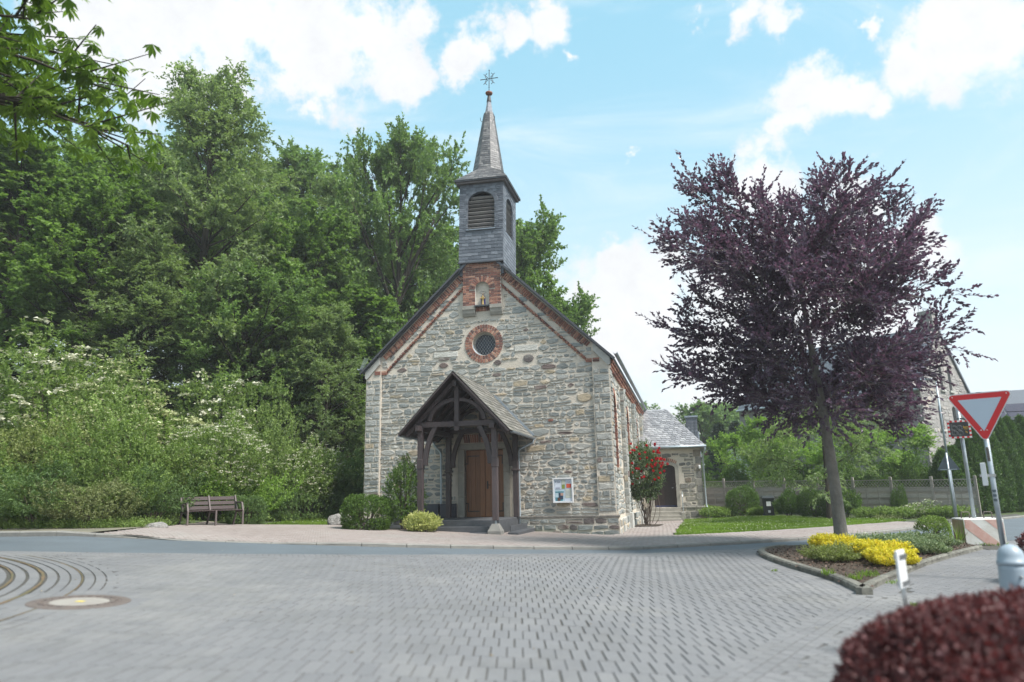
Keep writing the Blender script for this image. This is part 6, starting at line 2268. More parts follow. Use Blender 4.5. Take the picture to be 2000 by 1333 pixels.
LAWN_R = [(5.15, 23.75), (6.61, 24.2), (8.57, 25.1), (11.38, 26.6), (14.42, 28.6), (16.2, 30.2), (16.6, 31.4), (13.7, 35.6), (12.6, 38.3), (9.2, 39.0), (9.0, 38.8), (6.0, 27.0)]
lawn('right_lawn', LAWN_R, 60000, 'mown lawn with clover flowers in front of the annex', 0.10, 900)
LAWN_L = [(-8.3, 23.75), (-5.9, 25.5), (-5.6, 28.0), (-7.0, 33.0), (-8.4, 29.5)]
lawn('left_lawn', LAWN_L, 12000, 'small strip of grass beside the bench', 0.08, 60)
x = np.concatenate([rng.uniform(16, 40, 6000)])
y = 31.5 + (x - 16) * 0.62 + np.abs(rng.normal(0, 1.6, 6000))
scatter_leaves('roadside_verge', np.c_[x, y, gz(x, y)], None, rng, LF_BROWN, 7, 0.06, 0.35, 0.22, 'dry weedy verge below the conifer hedge')

# ------------------------------------------------------------------ garden behind, to the right
t_g = make_tree(51, 4.5, 1.9, 3.6, lambda h: math.sqrt(max(0.05, 1 - (h - 0.3) ** 2 * 1.7)), n1=20, n2=11, n3=9, nl=12, leaf=0.12, wid=0.5, lmat=LF_CHERRY, trunk_r=0.14, shoot=0.42, droop=0.35, up1=0.02)
plant_tree(t_g, 'garden_tree', G(14.2, 32.9, -0.05), 'small spreading garden tree with a dark trunk in front of the panel fence', 'tree', sc=(1, 1, 1.0))
t_g2 = make_tree(52, 5.0, 0.8, 1.9, egg, n1=22, n2=9, n3=7, nl=11, leaf=0.10, wid=0.6, lmat=LF_BRIGHT, trunk_r=0.1, shoot=0.4)
plant_tree(t_g2, 'garden_tree', G(15.2, 43.0, -0.05), 'bright green young tree behind the fence next to the white house', 'tree', 'garden trees behind the panel fence', sc=(1, 1, 1.05))
plant_tree(t_g2, 'garden_tree', G(15.3, 49.5, -0.05), 'tree just beyond the annex corner, rising over the clipped dome', 'tree', 'garden trees behind the panel fence', rz=0.7, sc=(1.3, 1.3, 0.95))
plant_tree(t_g2, 'garden_tree', G(18.2, 51.5, -0.05), 'tree standing before the white house, hiding its wall', 'tree', 'garden trees behind the panel fence', rz=5.0, sc=(1.3, 1.3, 0.9))
plant_tree(t_g2, 'garden_tree', G(21.5, 39.5, -0.05), 'leafy tree behind the fence under the stone gable', 'tree', 'garden trees behind the panel fence', rz=2.0, sc=(1.5, 1.5, 0.85))
plant_tree(t_g2, 'garden_tree', G(19.2, 41.5, -0.05), 'bushy tree behind the fence under the copper beech crown', 'tree', 'garden trees behind the panel fence', rz=4.0, sc=(1.5, 1.5, 0.9))
plant_tree(t_g2, 'garden_tree', G(17.0, 45.0, -0.05), 'dense tree behind the fence hiding the white house side', 'tree', 'garden trees behind the panel fence', rz=1.0, sc=(1.6, 1.6, 0.95))


def make_conifer(seed, H, R, n=900, nl=8, leaf=0.14, wid=0.35, mat=None, shoot=0.4, tight=False):
    rng = np.random.default_rng(seed)
    h = rng.random(n) ** 0.8
    prof = (1 - h) ** (0.55 if tight else 0.9)
    if tight:
        prof = np.minimum(1, 1.5 * (1 - h) ** 0.7) * (0.85 + 0.15 * np.minimum(1, h * 6))
    a = rng.uniform(0, 2 * np.pi, n)
    tier = 1 + (0.0 if tight else 0.14) * np.sin(h * 60) + (0.06 * np.sin(a * 5 + seed) if tight else 0)
    k = np.where(rng.random(n) < 0.3, rng.uniform(0.3, 0.8, n), rng.uniform(0.85, 1.0, n))
    r = R * prof * tier * k
    S0 = np.c_[np.cos(a) * r, np.sin(a) * r, 0.05 + h * (H - 0.1)]
    out = np.c_[np.cos(a), np.sin(a), np.zeros(n)]
    D = unit(out * (0.35 if tight else 1.0) + np.array([0, 0, 1.0 if tight else -0.12]) + rng.normal(0, 0.25, (n, 3)))
    Ls = shoot * rng.uniform(0.6, 1.2, n)
    S0 = S0 - D * Ls[:, None] * 0.5
    S0[:, 2] = np.maximum(S0[:, 2], 0)
    V, F, cnt = leaves_on(rng, S0, D, Ls, nl, leaf, wid, 0.02, 0.5 if tight else 0.7)
    var = np.repeat(np.repeat(rng.random(n) * 0.5, nl) + rng.random(cnt) * 0.5, 4)
    lm = bulk_mesh('crown', V, F, mat, var)
    Wv, Wf = tubes(np.array([[[0, 0, -0.1], [0, 0, H * 0.5], [0, 0, H * 0.92]]], float), np.array([[R * 0.09 + 0.03, R * 0.06 + 0.02, 0.01]]), 6)
    return lm, bulk_mesh('trunk', Wv, Wf, BARKD, 0.5, True)


con = make_conifer(61, 8, 2.2, n=2600, nl=9, leaf=0.22, wid=0.3, mat=LF_FIR, shoot=0.7)
for x, y, s_, lab in ((17.3, 60, 0.85, 'dark fir standing just beside the annex chimney'), (19.6, 63, 0.88, 'blue-green fir next to the house with the red roof'), (14.8, 66, 0.95, 'fir whose top shows over the annex roof')):
    plant_tree(con, 'fir_tree', G(x, y), lab, 'tree', 'firs behind the gardens', rz=x, sc=(s_, s_, s_))
far_t = make_tree(53, 9, 1.0, 4.2, egg, n1=24, n2=9, n3=6, nl=9, leaf=0.32, wid=0.7, lmat=LF_FOREST, trunk_r=0.2, shoot=0.8)
for k_ in range(26):
    x = 18 + k_ * 4.2 + rr.uniform(-1.5, 1.5)
    y = 84 + rr.uniform(-8, 22) + k_ * 0.6
    plant_tree(far_t, 'distant_tree', G(x, y, -0.2), 'tree in the far wood on the hill beyond the gardens', 'tree', 'trees of the far wood', rz=rr.uniform(0, 6), sc=(1.1, 1.1, rr.uniform(0.75, 1.0)))
thu = make_conifer(62, 5.0, 0.85, n=2600, nl=9, leaf=0.13, wid=0.35, mat=LF_THUJA, shoot=0.35, tight=True)
THU = [(20.9, 35.0, 0.62), (21.8, 35.7, 0.66), (22.8, 36.2, 0.80), (23.4, 36.4, 0.98), (24.4, 37.0, 0.95), (25.5, 37.6, 1.02), (26.6, 38.3, 0.98), (27.8, 39.0, 1.0), (29.0, 39.8, 0.97), (30.2, 40.6, 1.0), (31.5, 41.5, 1.0)]
THL = ['lowest shaggy conifer where the hedge meets the fence', 'second low conifer of the hedge, beside the fence end', 'mid-height conifer behind the speed display pole', 'first tall conifer, behind the yield sign pole', 'tall columnar conifer just right of the yield sign pole']
for k_, (x, y, s_) in enumerate(THU):
    lab = THL[k_] if k_ < len(THL) else 'tall columnar conifer in the hedge at the picture edge, under the solar roof'
    plant_tree(thu, 'thuja', G(x, y, -0.05), lab, 'conifer', 'columnar conifers forming the tall roadside hedge', rz=x * 3, sc=(1.05, 1.05, s_))

GBR = 'garden bushes along the panel fence'
gb = make_shrub(130, 0.95, 0.9, 1.35, n=2200, nl=9, leaf=0.055, wid=0.6, shoot=0.14, mat=LF_BOX, lump=0.08, inner=0.15, power=0.8, floor=-0.6)
gb2 = make_shrub(131, 1.0, 0.9, 1.1, n=1100, nl=11, leaf=0.07, wid=0.6, shoot=0.28, mat=LF_BOX, lump=0.3, inner=0.3, floor=-0.4)
gb3 = make_shrub(132, 1.0, 0.9, 0.5, n=900, nl=9, leaf=0.09, wid=0.5, shoot=0.25, mat=LF_SHRUB, lump=0.3, inner=0.3, floor=-0.3)
gb4 = make_shrub(133, 0.7, 0.6, 0.5, n=500, nl=9, leaf=0.06, wid=0.5, shoot=0.25, mat=LF_SHRUB, lump=0.3, flowers=160, fsize=0.10, fmat=PETALW, fpetal=6)
for msh, x, y, a, b, lab in ((gb, 12.35, 39.6, 0.95, 1.15, 'round clipped green bush between annex and wheelie bin'),
                             (gb2, 13.9, 37.0, 0.8, 1.05, 'leafy bush next to the wheelie bin'), (gb, 14.9, 36.3, 0.75, 1.0, 'rounded bush behind the small garden tree trunk'),
                             (gb2, 15.9, 35.2, 0.85, 1.15, 'taller dark bush under the small garden tree'), (gb3, 16.9, 34.9, 0.6, 0.9, 'loose bush beside the fence post in the middle'),
                             (gb3, 10.9, 39.6, 1.1, 1.2, 'low groundcover at the annex corner'), (gb3, 13.0, 38.4, 0.7, 1.0, 'low leafy plants beside the wheelie bin'), (gb3, 16.6, 33.9, 0.8, 0.9, 'low bright plants at the foot of the fence'),
                             (gb4, 18.2, 33.2, 1.0, 1.1, 'low plant with many white flowers before the fence'), (gb3, 17.5, 33.4, 0.9, 1.0, 'broad-leaved green plants beside the white flowers'),
                             (gb2, 18.3, 34.6, 0.35, 1.1, 'climbing shrub on the fence panel above the white flowers'), (gb3, 19.3, 32.6, 0.8, 1.0, 'weeds around the two sign posts'),
                             (gb, 12.0, 44.0, 1.3, 1.35, 'golden round bush peeping over the lattice of the fence'), (gb, 11.4, 46.5, 1.6, 1.9, 'broad clipped hedge dome behind the fence near the annex'), (gb2, 13.8, 46, 1.6, 2.2, 'dark leafy bush behind the fence'),
                             (gb2, 17.5, 39.0, 1.7, 2.2, 'dark green bush rising behind the middle of the fence'), (gb, 19.5, 37.8, 1.4, 1.9, 'light green bush rising behind the last fence panel'), (gb2, 20.4, 37.0, 1.2, 2.3, 'broad dark leaved bush between fence end and conifers'), (gb2, 16.0, 41.5, 1.6, 2.3, 'large bush behind the fence under the garden tree')):
    plant_shrub(msh, 'garden_bush', G(x, y, -0.03), lab, 'bush', GBR, rz=x, sc=(a, a, b))

# panel fence
FA_, FB_ = np.array((12.0, 41.5)), np.array((19.6, 34.0))
dirn = (FB_ - FA_) / np.linalg.norm(FB_ - FA_)
lenF = np.linalg.norm(FB_ - FA_)
PW = lenF / 6
fence = empty('panel_fence', (FA_[0], FA_[1], 0.0), math.atan2(dirn[1], dirn[0]), 'weathered wooden panel fence of overlapping boards topped with diagonal lattice', 'fence')
i0 = -3


def fz(s):
    return float(np.interp(s, [-6, 0, lenF, lenF + 3], [0.10, 0.12, -0.08, -0.1]))


for i in range(i0, 8):
    s = i * PW
    zb = fz(s)
    hgt = 1.92
    MB().box(s - 0.055, s + 0.055, -0.055, 0.055, zb - 0.6, zb + hgt, bev=0.01, var=random.random() * 0.4).build('post', FENCEWOOD, fence)
    if i == 7:
        continue
    zb = (fz(s) + fz(s + PW)) / 2
    x0, x1 = s + 0.06, s + PW - 0.06
    for k_ in range(9):
        z = zb + 0.03 + k_ * 0.148
        mb = MB()
        yq = 0.022 if k_ % 2 else -0.022
        V = [(x0, -0.02 + yq, z), (x1, -0.02 + yq, z), (x1, 0.0 + yq, z), (x0, 0.0 + yq, z), (x0, 0.004 + yq, z + 0.16), (x1, 0.004 + yq, z + 0.16), (x1, 0.024 + yq, z + 0.16), (x0, 0.024 + yq, z + 0.16)]
        mb.add(V, BOXF, random.random())
        mb.build('slat', FENCEWOOD, fence)
    for xb in (x0 + 0.55, x1 - 0.55):
        MB().box(xb - 0.02, xb + 0.02, -0.045, -0.03, zb + 0.02, zb + 1.38, var=0.6).build('batten', FENCEWOOD, fence)
    for zz in (zb + 1.40, zb + 1.76):
        MB().box(x0, x1, -0.03, 0.03, zz - 0.02, zz + 0.02, var=0.5).build('lattice_rail', FENCEWOOD, fence)
    mb = MB()
    hl = 0.34
    n = 12
    for sg in (1, -1):
        for q in range(-2, n + 2):
            xa = x0 + q * (x1 - x0) / n
            xb = xa + sg * 0.26
            za, zb2 = zb + 1.41, zb + 1.75
            # clip to the frame
            def clipx(xa, za, xb, zb2):
                pts = []
                for (xx, zz) in ((xa, za), (xb, zb2)):
                    if xx < x0:
                        t = (x0 - xa) / (xb - xa)
                        pts.append((x0, za + t * (zb2 - za)))
                    elif xx > x1:
                        t = (x1 - xa) / (xb - xa)
                        pts.append((x1, za + t * (zb2 - za)))
                    else:
                        pts.append((xx, zz))
                return pts
            if max(xa, xb) <= x0 or min(xa, xb) >= x1:
                continue
            (pa, pb) = clipx(xa, za, xb, zb2)
            mb.beam((pa[0], -0.004 * sg, pa[1]), (pb[0], -0.004 * sg, pb[1]), 0.007, 0.022, up=(0, 1, 0), var=0.8)
    lt = mb.build('lattice', FENCEWOOD, fence)
    lt['kind'] = 'stuff'

# wheelie bin
bn = empty('wheelie_bin', G(13.05, 37.5), rad(-15), 'black wheelie bin with white stickers in front of the panel fence', 'bin')
mb = MB()
V = [(-0.22, -0.24, 0.06), (0.22, -0.24, 0.06), (0.24, 0.24, 0.06), (-0.24, 0.24, 0.06), (-0.28, -0.32, 0.94), (0.28, -0.32, 0.94), (0.28, 0.30, 0.94), (-0.28, 0.30, 0.94)]
mb.add(V, BOXF)
mb.box(-0.30, 0.30, -0.34, 0.32, 0.90, 0.95, bev=0.01)
mb.build('body', BLACKP, bn)
mb = MB()
V = [(-0.30, -0.36, 0.955), (0.30, -0.36, 0.955), (0.30, 0.34, 0.965), (-0.30, 0.34, 0.965), (-0.27, -0.30, 1.01), (0.27, -0.30, 1.01), (0.27, 0.30, 1.06), (-0.27, 0.30, 1.06)]
mb.add(V, BOXF)
mb.build('lid', BLACKP, bn)
for sx in (-1, 1):
    mb = MB().lathe([(0.10, -0.025), (0.10, 0.025)], (0, 0, 0), 14)
    mb.V = [(sx * 0.26 + v[2], 0.25 + v[0], 0.10 + v[1]) for v in mb.V]
    mb.build('wheel', BLACKP, bn)
MB().tube([(-0.24, 0.40, 0.98), (0.24, 0.40, 0.98)], 0.015, 8).build('handle', BLACKP, bn)
MB().box(-0.11, 0.11, -0.312, -0.285, 0.55, 0.78).build('sticker', WHITE, bn)
MB().box(-0.05, 0.07, -0.275, -0.25, 0.22, 0.34).build('sticker', WHITE, bn)

# ------------------------------------------------------------------ buildings in the distance
# tall stone gable house
GA = rad(36)
gb_o = empty('gable_house', (29.3, 47.7, 0.0), GA, 'tall grey stone gable building with narrow round-headed windows behind the copper beech', 'building')
gw, gze, gzp, gl = 3.6, 7.75, 12.1, 14.0
gwins = [(-0.35, 0.42, 7.7, 9.15), (0.95, 0.42, 7.7, 9.15), (-1.15, 0.55, 5.0, 6.35), (0.9, 0.55, 5.0, 6.35), (-1.55, 0.7, 2.6, 3.6), (0.9, 0.7, 2.6, 3.6)]
V, F = extrude_poly([[(-gw, -0.5), (gw, -0.5), (gw, gze), (0, gzp), (-gw, gze)]] + [arch(a, b, c, d_, 8) for a, b, c, d_ in gwins], 0, 0.5, lambda a, b, h: (a, h, b))
gwall = fixnormals(mk('gable_wall', V, F, FARSTONE, gb_o))
ghouse_stone = rubble(-gw + 0.02, gw - 0.02, 1.5, 11.9, lambda x, z, hw, hh: z + hh < gzp - (gzp - gze) / gw * (abs(x) + hw) and not any(abs(x - a) < b / 2 + hw * 0.7 + 0.08 and c - 0.25 < z < d_ + b / 2 + 0.15 for a, b, c, d_ in gwins), lambda a, b, h: (a, -h, b), hr=(0.18, 0.36), asp=(1.2, 2.6))
farst = mat_ramp('pale_gable_stone', [(0.0, (0.26, 0.25, 0.245)), (0.5, (0.36, 0.345, 0.335)), (0.8, (0.43, 0.38, 0.34)), (1.0, (0.5, 0.48, 0.45))], noise_scale=3, namt=0.2, bump=0.6, bscale=8)
emit(ghouse_stone, 'stone', gwall, farst, 0, 'stone_work')
for a, b, c, d_ in gwins:
    V, F = extrude_poly([arch(a, b + 0.02, c, d_, 8)], 0, 0.03, lambda p, q, h: (p, 0.3 + h, q))
    wn = fixnormals(mk('window', V, F, GLASSDARK, gb_o))
    MB().box(a - b / 2 - 0.12, a + b / 2 + 0.12, -0.12, 0.3, c - 0.14, c - 0.01).build('sill', PLASTER, wn)
V, F = extrude_poly([[(0.5, -0.5), (gl, -0.5), (gl, gze), (0.5, gze)], rect(2.6, 3.8, 3.7, 5.3), rect(6.6, 7.8, 3.7, 5.3)], 0, 0.5, lambda a, b, h: (-gw + h, a, b))
fixnormals(mk('side_wall', V, F, FARSTONE, gb_o))
for yy in (2.6, 6.6):
    wn = MB().box(-gw + 0.2, -gw + 0.24, yy, yy + 1.2, 3.7, 5.3).build('window', PALE if False else mat_simple('curtained_glass', (0.35, 0.38, 0.36), (0.2, 0.24, 0.22), 2, 0.2, 0.0), gb_o)
    mb = MB().box(-gw + 0.17, -gw + 0.2, yy + 0.57, yy + 0.63, 3.7, 5.3)
    mb.box(-gw + 0.17, -gw + 0.2, yy, yy + 1.2, 4.6, 4.66)
    mb.build('frame', WHITE, wn)
    MB().box(-gw - 0.12, -gw + 0.2, yy - 0.1, yy + 1.3, 3.55, 3.68).build('sill', SANDSTONE, wn)
MB().box(gw - 0.5, gw, 0.5, gl, -0.5, gze).build('side_wall', FARSTONE, gb_o)
for sgn in (-1, 1):
    k_ = (gzp - gze) / gw
    xe = sgn * (gw + 0.3)
    pts = [(xe, -0.12, gze + 0.12 - 0.3 * k_), (xe, gl, gze + 0.12 - 0.3 * k_), (0, gl, gzp + 0.12), (0, -0.12, gzp + 0.12)]
    if sgn < 0:
        pts = pts[::-1]
    V, F = slab(*pts, 0.14)
    fixnormals(mk('roof', V, F, SLATE, gb_o, 0.3))
mb = MB().box(-0.45, 0.35, -0.05, 0.8, 11.5, 13.1)
mb.box(-0.52, 0.42, -0.12, 0.87, 13.0, 13.25)
mb.build('chimney', FARSTONE, gb_o)
MB().tube([(-gw - 0.32, -0.2, gze - 0.25), (-gw - 0.32, gl, gze - 0.25)], 0.09, 8).build('gutter', GALV, gb_o)
MB().tube([(-gw - 0.12, 0.9, gze - 0.4), (-gw - 0.12, 0.9, 0)], 0.06, 8).build('downpipe', GALV, gb_o)
MB().box(0.55, 1.35, -0.35, 0.0, 4.55, 5.0).build('wall_box', FARSTONE, gb_o)

# house with solar roof
sh = empty('solar_house', (36.5, 50.0, 0.0), rad(-20), 'house with solar panels and a slate dormer behind the conifer hedge', 'house')
MB().box(-4.5, 5, 0, 7, 0, 5.0).build('wall', WHITE, sh)
pts = [(-4.9, -0.4, 4.9), (5.4, -0.4, 4.9), (5.4, 3.6, 8.3), (-4.9, 3.6, 8.3)]
V, F = slab(*pts, 0.15)
srf = fixnormals(mk('roof', V, F, SLATE, sh, 0.4))
pts = [(5.4, 7.6, 4.9), (-4.9, 7.6, 4.9), (-4.9, 3.6, 8.3), (5.4, 3.6, 8.3)]
V, F = slab(*pts, 0.15)
fixnormals(mk('roof', V, F, SLATE, sh, 0.4))
n_ = Vector((0, -3.4, 4.0)).normalized()
s_ = Vector((0, 4.0, 3.4)).normalized()
for i in range(5):
    for j in range(3):
        p0 = Vector((-2.6 + i * 1.55, -0.25, 5.03)) + s_ * (0.15 + j * 1.05) + n_ * 0.06
        q = [p0, p0 + Vector((1.42, 0, 0)), p0 + Vector((1.42, 0, 0)) + s_ * 0.96, p0 + s_ * 0.96]
        V, F = slab(*[tuple(v) for v in q], 0.05)
        fixnormals(mk('solar_panel', V, F, SOLAR, sh, 0.5))
MB().box(-4.3, -3.0, 0.2, 3.0, 5.4, 7.6).build('dormer', SLATE, sh)
MB().tube([(-3.6, 1.5, 7.6), (-3.6, 1.5, 8.3)], 0.05, 6).build('vent_pipe', GALV, sh)

wh = empty('white_house', (18.6, 56.0, 0.0), rad(15), 'small white house with red tiled roof beyond the gardens', 'house')
MB().box(-0.2, 7, 0, 6, 0, 4.6).build('wall', WHITE, wh)
for sgn, ys in ((1, (-0.4, 3.0)), (-1, (6.4, 3.0))):
    pts = [(-0.5, ys[0], 4.45), (7.4, ys[0], 4.45), (7.4, ys[1], 5.6), (-0.5, ys[1], 5.6)]
    if sgn < 0:
        pts = pts[::-1]
    V, F = slab(*pts, 0.18)
    fixnormals(mk('roof', V, F, REDTILE, wh))
for xx in (0.1, 2.2, 4.3):
    wn = MB().box(xx, xx + 0.9, -0.03, 0.02, 2.3, 3.7).build('window', GLASSDARK, wh)
    mb = MB()
    for a, b, c, d_ in ((xx - 0.06, xx + 0.96, 3.7, 3.76), (xx - 0.06, xx + 0.96, 2.24, 2.3), (xx - 0.06, xx, 2.3, 3.7), (xx + 0.9, xx + 0.96, 2.3, 3.7), (xx + 0.43, xx + 0.47, 2.3, 3.7)):
        mb.box(a, b, -0.06, -0.0, c, d_)
    mb.build('frame', mat_simple('grey_window_frame', (0.3, 0.33, 0.38)) if xx < 1 else bpy.data.materials['grey_window_frame'], wn)

gh = empty('chimney_house', (10.45, 47.5, 0.0), rad(-13.5), 'house behind the annex, only its slate clad chimney and roof edge showing', 'house')
MB().box(-4, 1.6, 0, 5, 0, 3.6).build('wall', WHITE, gh)
for sgn, ys in ((1, (-0.3, 2.5)), (-1, (5.3, 2.5))):
    pts = [(-4.3, ys[0], 3.5), (1.9, ys[0], 3.5), (1.9, ys[1], 5.4), (-4.3, ys[1], 5.4)]
    if sgn < 0:
        pts = pts[::-1]
    V, F = slab(*pts, 0.15)
    fixnormals(mk('roof', V, F, SLATE, gh, 0.3))
MB().box(1.05, 1.80, 1.0, 1.7, 3.5, 6.25).build('chimney', SLATE, gh)
MB().box(0.98, 1.87, 0.93, 1.77, 6.252, 6.36).build('chimney_cap', ZINC, gh)
FC = lambda a, b, h: (a, 1.0 - h, b)
emit([obrick(1.05 + 0.125 + 0.25 * (i % 3), 4.3 + 0.2 * (i // 3), rad(45), 0.17, 0.17, 0.015 + 0.004 * (i % 2), FC) for i in range(27) if 4.3 + 0.2 * (i // 3) < 5.95], 'slate', gh, SLATE, 100)

# ------------------------------------------------------------------ copper beech and its bed
def beech_prof(h):
    return float(np.interp(h, [0, 0.06, 0.16, 0.32, 0.5, 0.68, 0.84, 1.0], [0.50, 0.80, 0.98, 1.05, 1.02, 0.92, 0.80, 0.60]))


T_BEECH = make_tree(75, 9.2, 3.0, 2.95, beech_prof, n1=62, n2=13, n3=7, nl=14, leaf=0.112, wid=0.62, lmat=LF_BEECH, tmat=BARKG, trunk_r=0.142, shoot=0.72, up1=0.16, spread=0.5, lenvar=(0.66, 1.18), droop=0.02, upleaf=0.2, lean=(0.06, 0), twigs=True, topfill=0.86, l2=0.36, t2min=0.05)
plant_tree(T_BEECH, 'copper_beech', G(7.78, 17.55, 0.0), 'copper beech with dark purple crown and grey trunk standing in the planted bed', 'tree', rz=math.pi, sc=(1.0, 1.0, 0.95))

bed = empty('planted_bed', (0, 0, 0), kind='structure')
bedpoly = BEDL[1:] + BEDB[::-1][1:] + BEDR[::-1][1:]
bedsoil = drape('soil', [tuple(p) for p in bedpoly], 0.075, SOIL, bed, kind=None)


def kerb_run(poly, mat, hgt, wd, side, plen, parent, close=False):
    ln, L_ = smooth_line(poly, 300)
    n = max(1, int(round(L_ / plen)))
    s = np.linspace(0, L_, 300)
    q = np.linspace(0, L_, n + 1)
    P = np.c_[np.interp(q, s, ln[:, 0]), np.interp(q, s, ln[:, 1])]
    for i in range(n):
        # two sub-segments keep the curve
        kerb_piece(P[i], P[i + 1], hgt, hgt, wd, mat, parent, side, 0.004)


kerb_run([(4.72, 10.2)] + BEDL[1:], MOSSCONC, 0.125, 0.14, -1, 0.5, bed)
kerb_run(BEDR, MOSSCONC, 0.125, 0.10, 1, 0.9, bed)
kerb_run([(6.5, 17.98), (8.6, 18.33), (10.4, 18.62)], MOSSCONC, 0.10, 0.10, -1, 0.9, bed)
rng = np.random.default_rng(31)
n = 9000
x, y = rng.uniform(4.8, 10.9, n), rng.uniform(10.3, 18.5, n)
k = pip(x, y, bedpoly)
x, y = x[k], y[k]
m = len(x)
a = rng.uniform(0, 6.28, m)
D = unit(np.c_[np.cos(a), np.sin(a), rng.normal(0, 0.25, m)])
V, F = leaf_quads(np.c_[x, y, gz(x, y) + 0.082 + rng.random(m) * 0.02], D, unit(rng.normal(0, 0.4, (m, 3)) + [0, 0, 1]), rng.uniform(0.03, 0.10, m), rng.uniform(0.015, 0.035, m))
o = bulk('bark_mulch', V, F, MULCHM, bed, np.repeat(rng.random(m), 4))
o['kind'] = 'stuff'
sp_y = make_shrub(140, 0.62, 0.6, 0.50, n=1300, nl=11, leaf=0.05, wid=0.5, shoot=0.16, mat=LF_YELLOW, lump=0.35, floor=-0.3, inner=0.25)
sp_o = make_shrub(141, 0.5, 0.5, 0.36, n=700, nl=11, leaf=0.045, wid=0.4, shoot=0.2, mat=LF_OLIVE, lump=0.3, floor=-0.3)
cov = make_shrub(142, 0.9, 0.7, 0.32, n=1000, nl=9, leaf=0.055, wid=0.6, shoot=0.16, mat=LF_PALEV, lump=0.35, floor=-0.2)
GB1 = 'low plants in the bed under the copper beech'
for msh, x, y, a, b, nm, lab in ((sp_y, 6.95, 16.1, 0.85, 0.75, 'golden_spirea', 'golden yellow shrub touching the beech trunk'), (sp_y, 7.05, 14.4, 1.0, 0.72, 'golden_spirea', 'brightest golden shrub, widest of the three, in the middle of the bed'),
                                 (sp_y, 6.75, 13.3, 0.75, 0.6, 'golden_spirea', 'golden shrub nearest the pointed corner of the bed'), (sp_o, 6.15, 14.3, 1.0, 0.85, 'olive_plant', 'olive green wiry plant beside the golden shrubs'),
                                 (cov, 8.4, 16.2, 0.9, 0.9, 'ground_cover', 'pale variegated ground cover right of the beech trunk'), (cov, 9.2, 16.7, 0.75, 0.9, 'ground_cover', 'pale ground cover below the little box bush'), (cov, 8.5, 15.4, 0.6, 0.8, 'ground_cover', 'small pale ground cover near the bed kerb')):
    plant_shrub(msh, nm, G(x, y, 0.06), lab, 'plant', GB1, rz=x, sc=(a, a, b))
bx = make_shrub(143, 0.36, 0.34, 0.62, n=1300, nl=8, leaf=0.03, wid=0.6, shoot=0.08, mat=LF_SHRUB, lump=0.06, inner=0.15, power=0.7, floor=-0.5)
plant_shrub(bx, 'box_bush', G(9.95, 17.45, 0.12), 'small clipped box bush at the far end of the bed beside the striped block', 'bush', sc=(1, 1, 1))


def grass_tuft(seed, n, h, r, mat, name, loc, label):
    rng = np.random.default_rng(seed)
    a = rng.uniform(0, 6.28, n)
    rr_ = r * np.sqrt(rng.random(n))
    P = np.c_[np.cos(a) * rr_, np.sin(a) * rr_, np.zeros(n)]
    D = unit(np.c_[rng.normal(0, 0.3, (n, 2)), np.ones(n)])
    V, F = leaf_quads(P, D, unit(rng.normal(0, 1, (n, 3))), h * rng.uniform(0.4, 1.1, n), np.full(n, 0.014), 0.0)
    o = bulk(name, V, F, mat, None, np.repeat(rng.random(n), 4))
    o.location = loc
    return setprops(o, label, 'plant', 'weeds and grass tufts around the bed')


for i, (x, y, h, r, nn, lab) in enumerate(((8.3, 17.3, 0.38, 0.5, 260, 'loose tall grass blades behind the beech trunk'), (7.6, 17.1, 0.3, 0.3, 90, 'thin grass blades just beside the beech trunk'), (10.25, 17.0, 0.75, 0.15, 30, 'sparse tall grass stalks beside the striped block'),
                                           (5.15, 11.35, 0.11, 0.12, 70, 'weed tuft inside the bed near its pointed corner'), (5.55, 11.7, 0.12, 0.16, 80, 'green weeds in the bed a little behind the corner tuft'), (5.0, 11.9, 0.14, 0.10, 60, 'weed tuft on the curved kerb of the bed'),
                                           (5.75, 11.25, 0.07, 0.16, 60, 'weeds growing at the outer foot of the bed kerb'), (4.9, 9.2, 0.06, 0.10, 30, 'small weed between pavers in front of the bed corner'), (11.35, 17.6, 0.1, 0.35, 120, 'weeds around the foot of the striped block'),
                                           (4.6, 13.2, 0.05, 0.10, 30, 'tiny weed in the pavers beside the curved kerb'))):
    grass_tuft(200 + i, nn, h, r * (0.6 if nn <= 30 else 1), LF_GRASS, 'grass_tuft', G(x, y, 0.09 if 11.1 < y and i not in (6, 8, 9) else 0.03), lab)

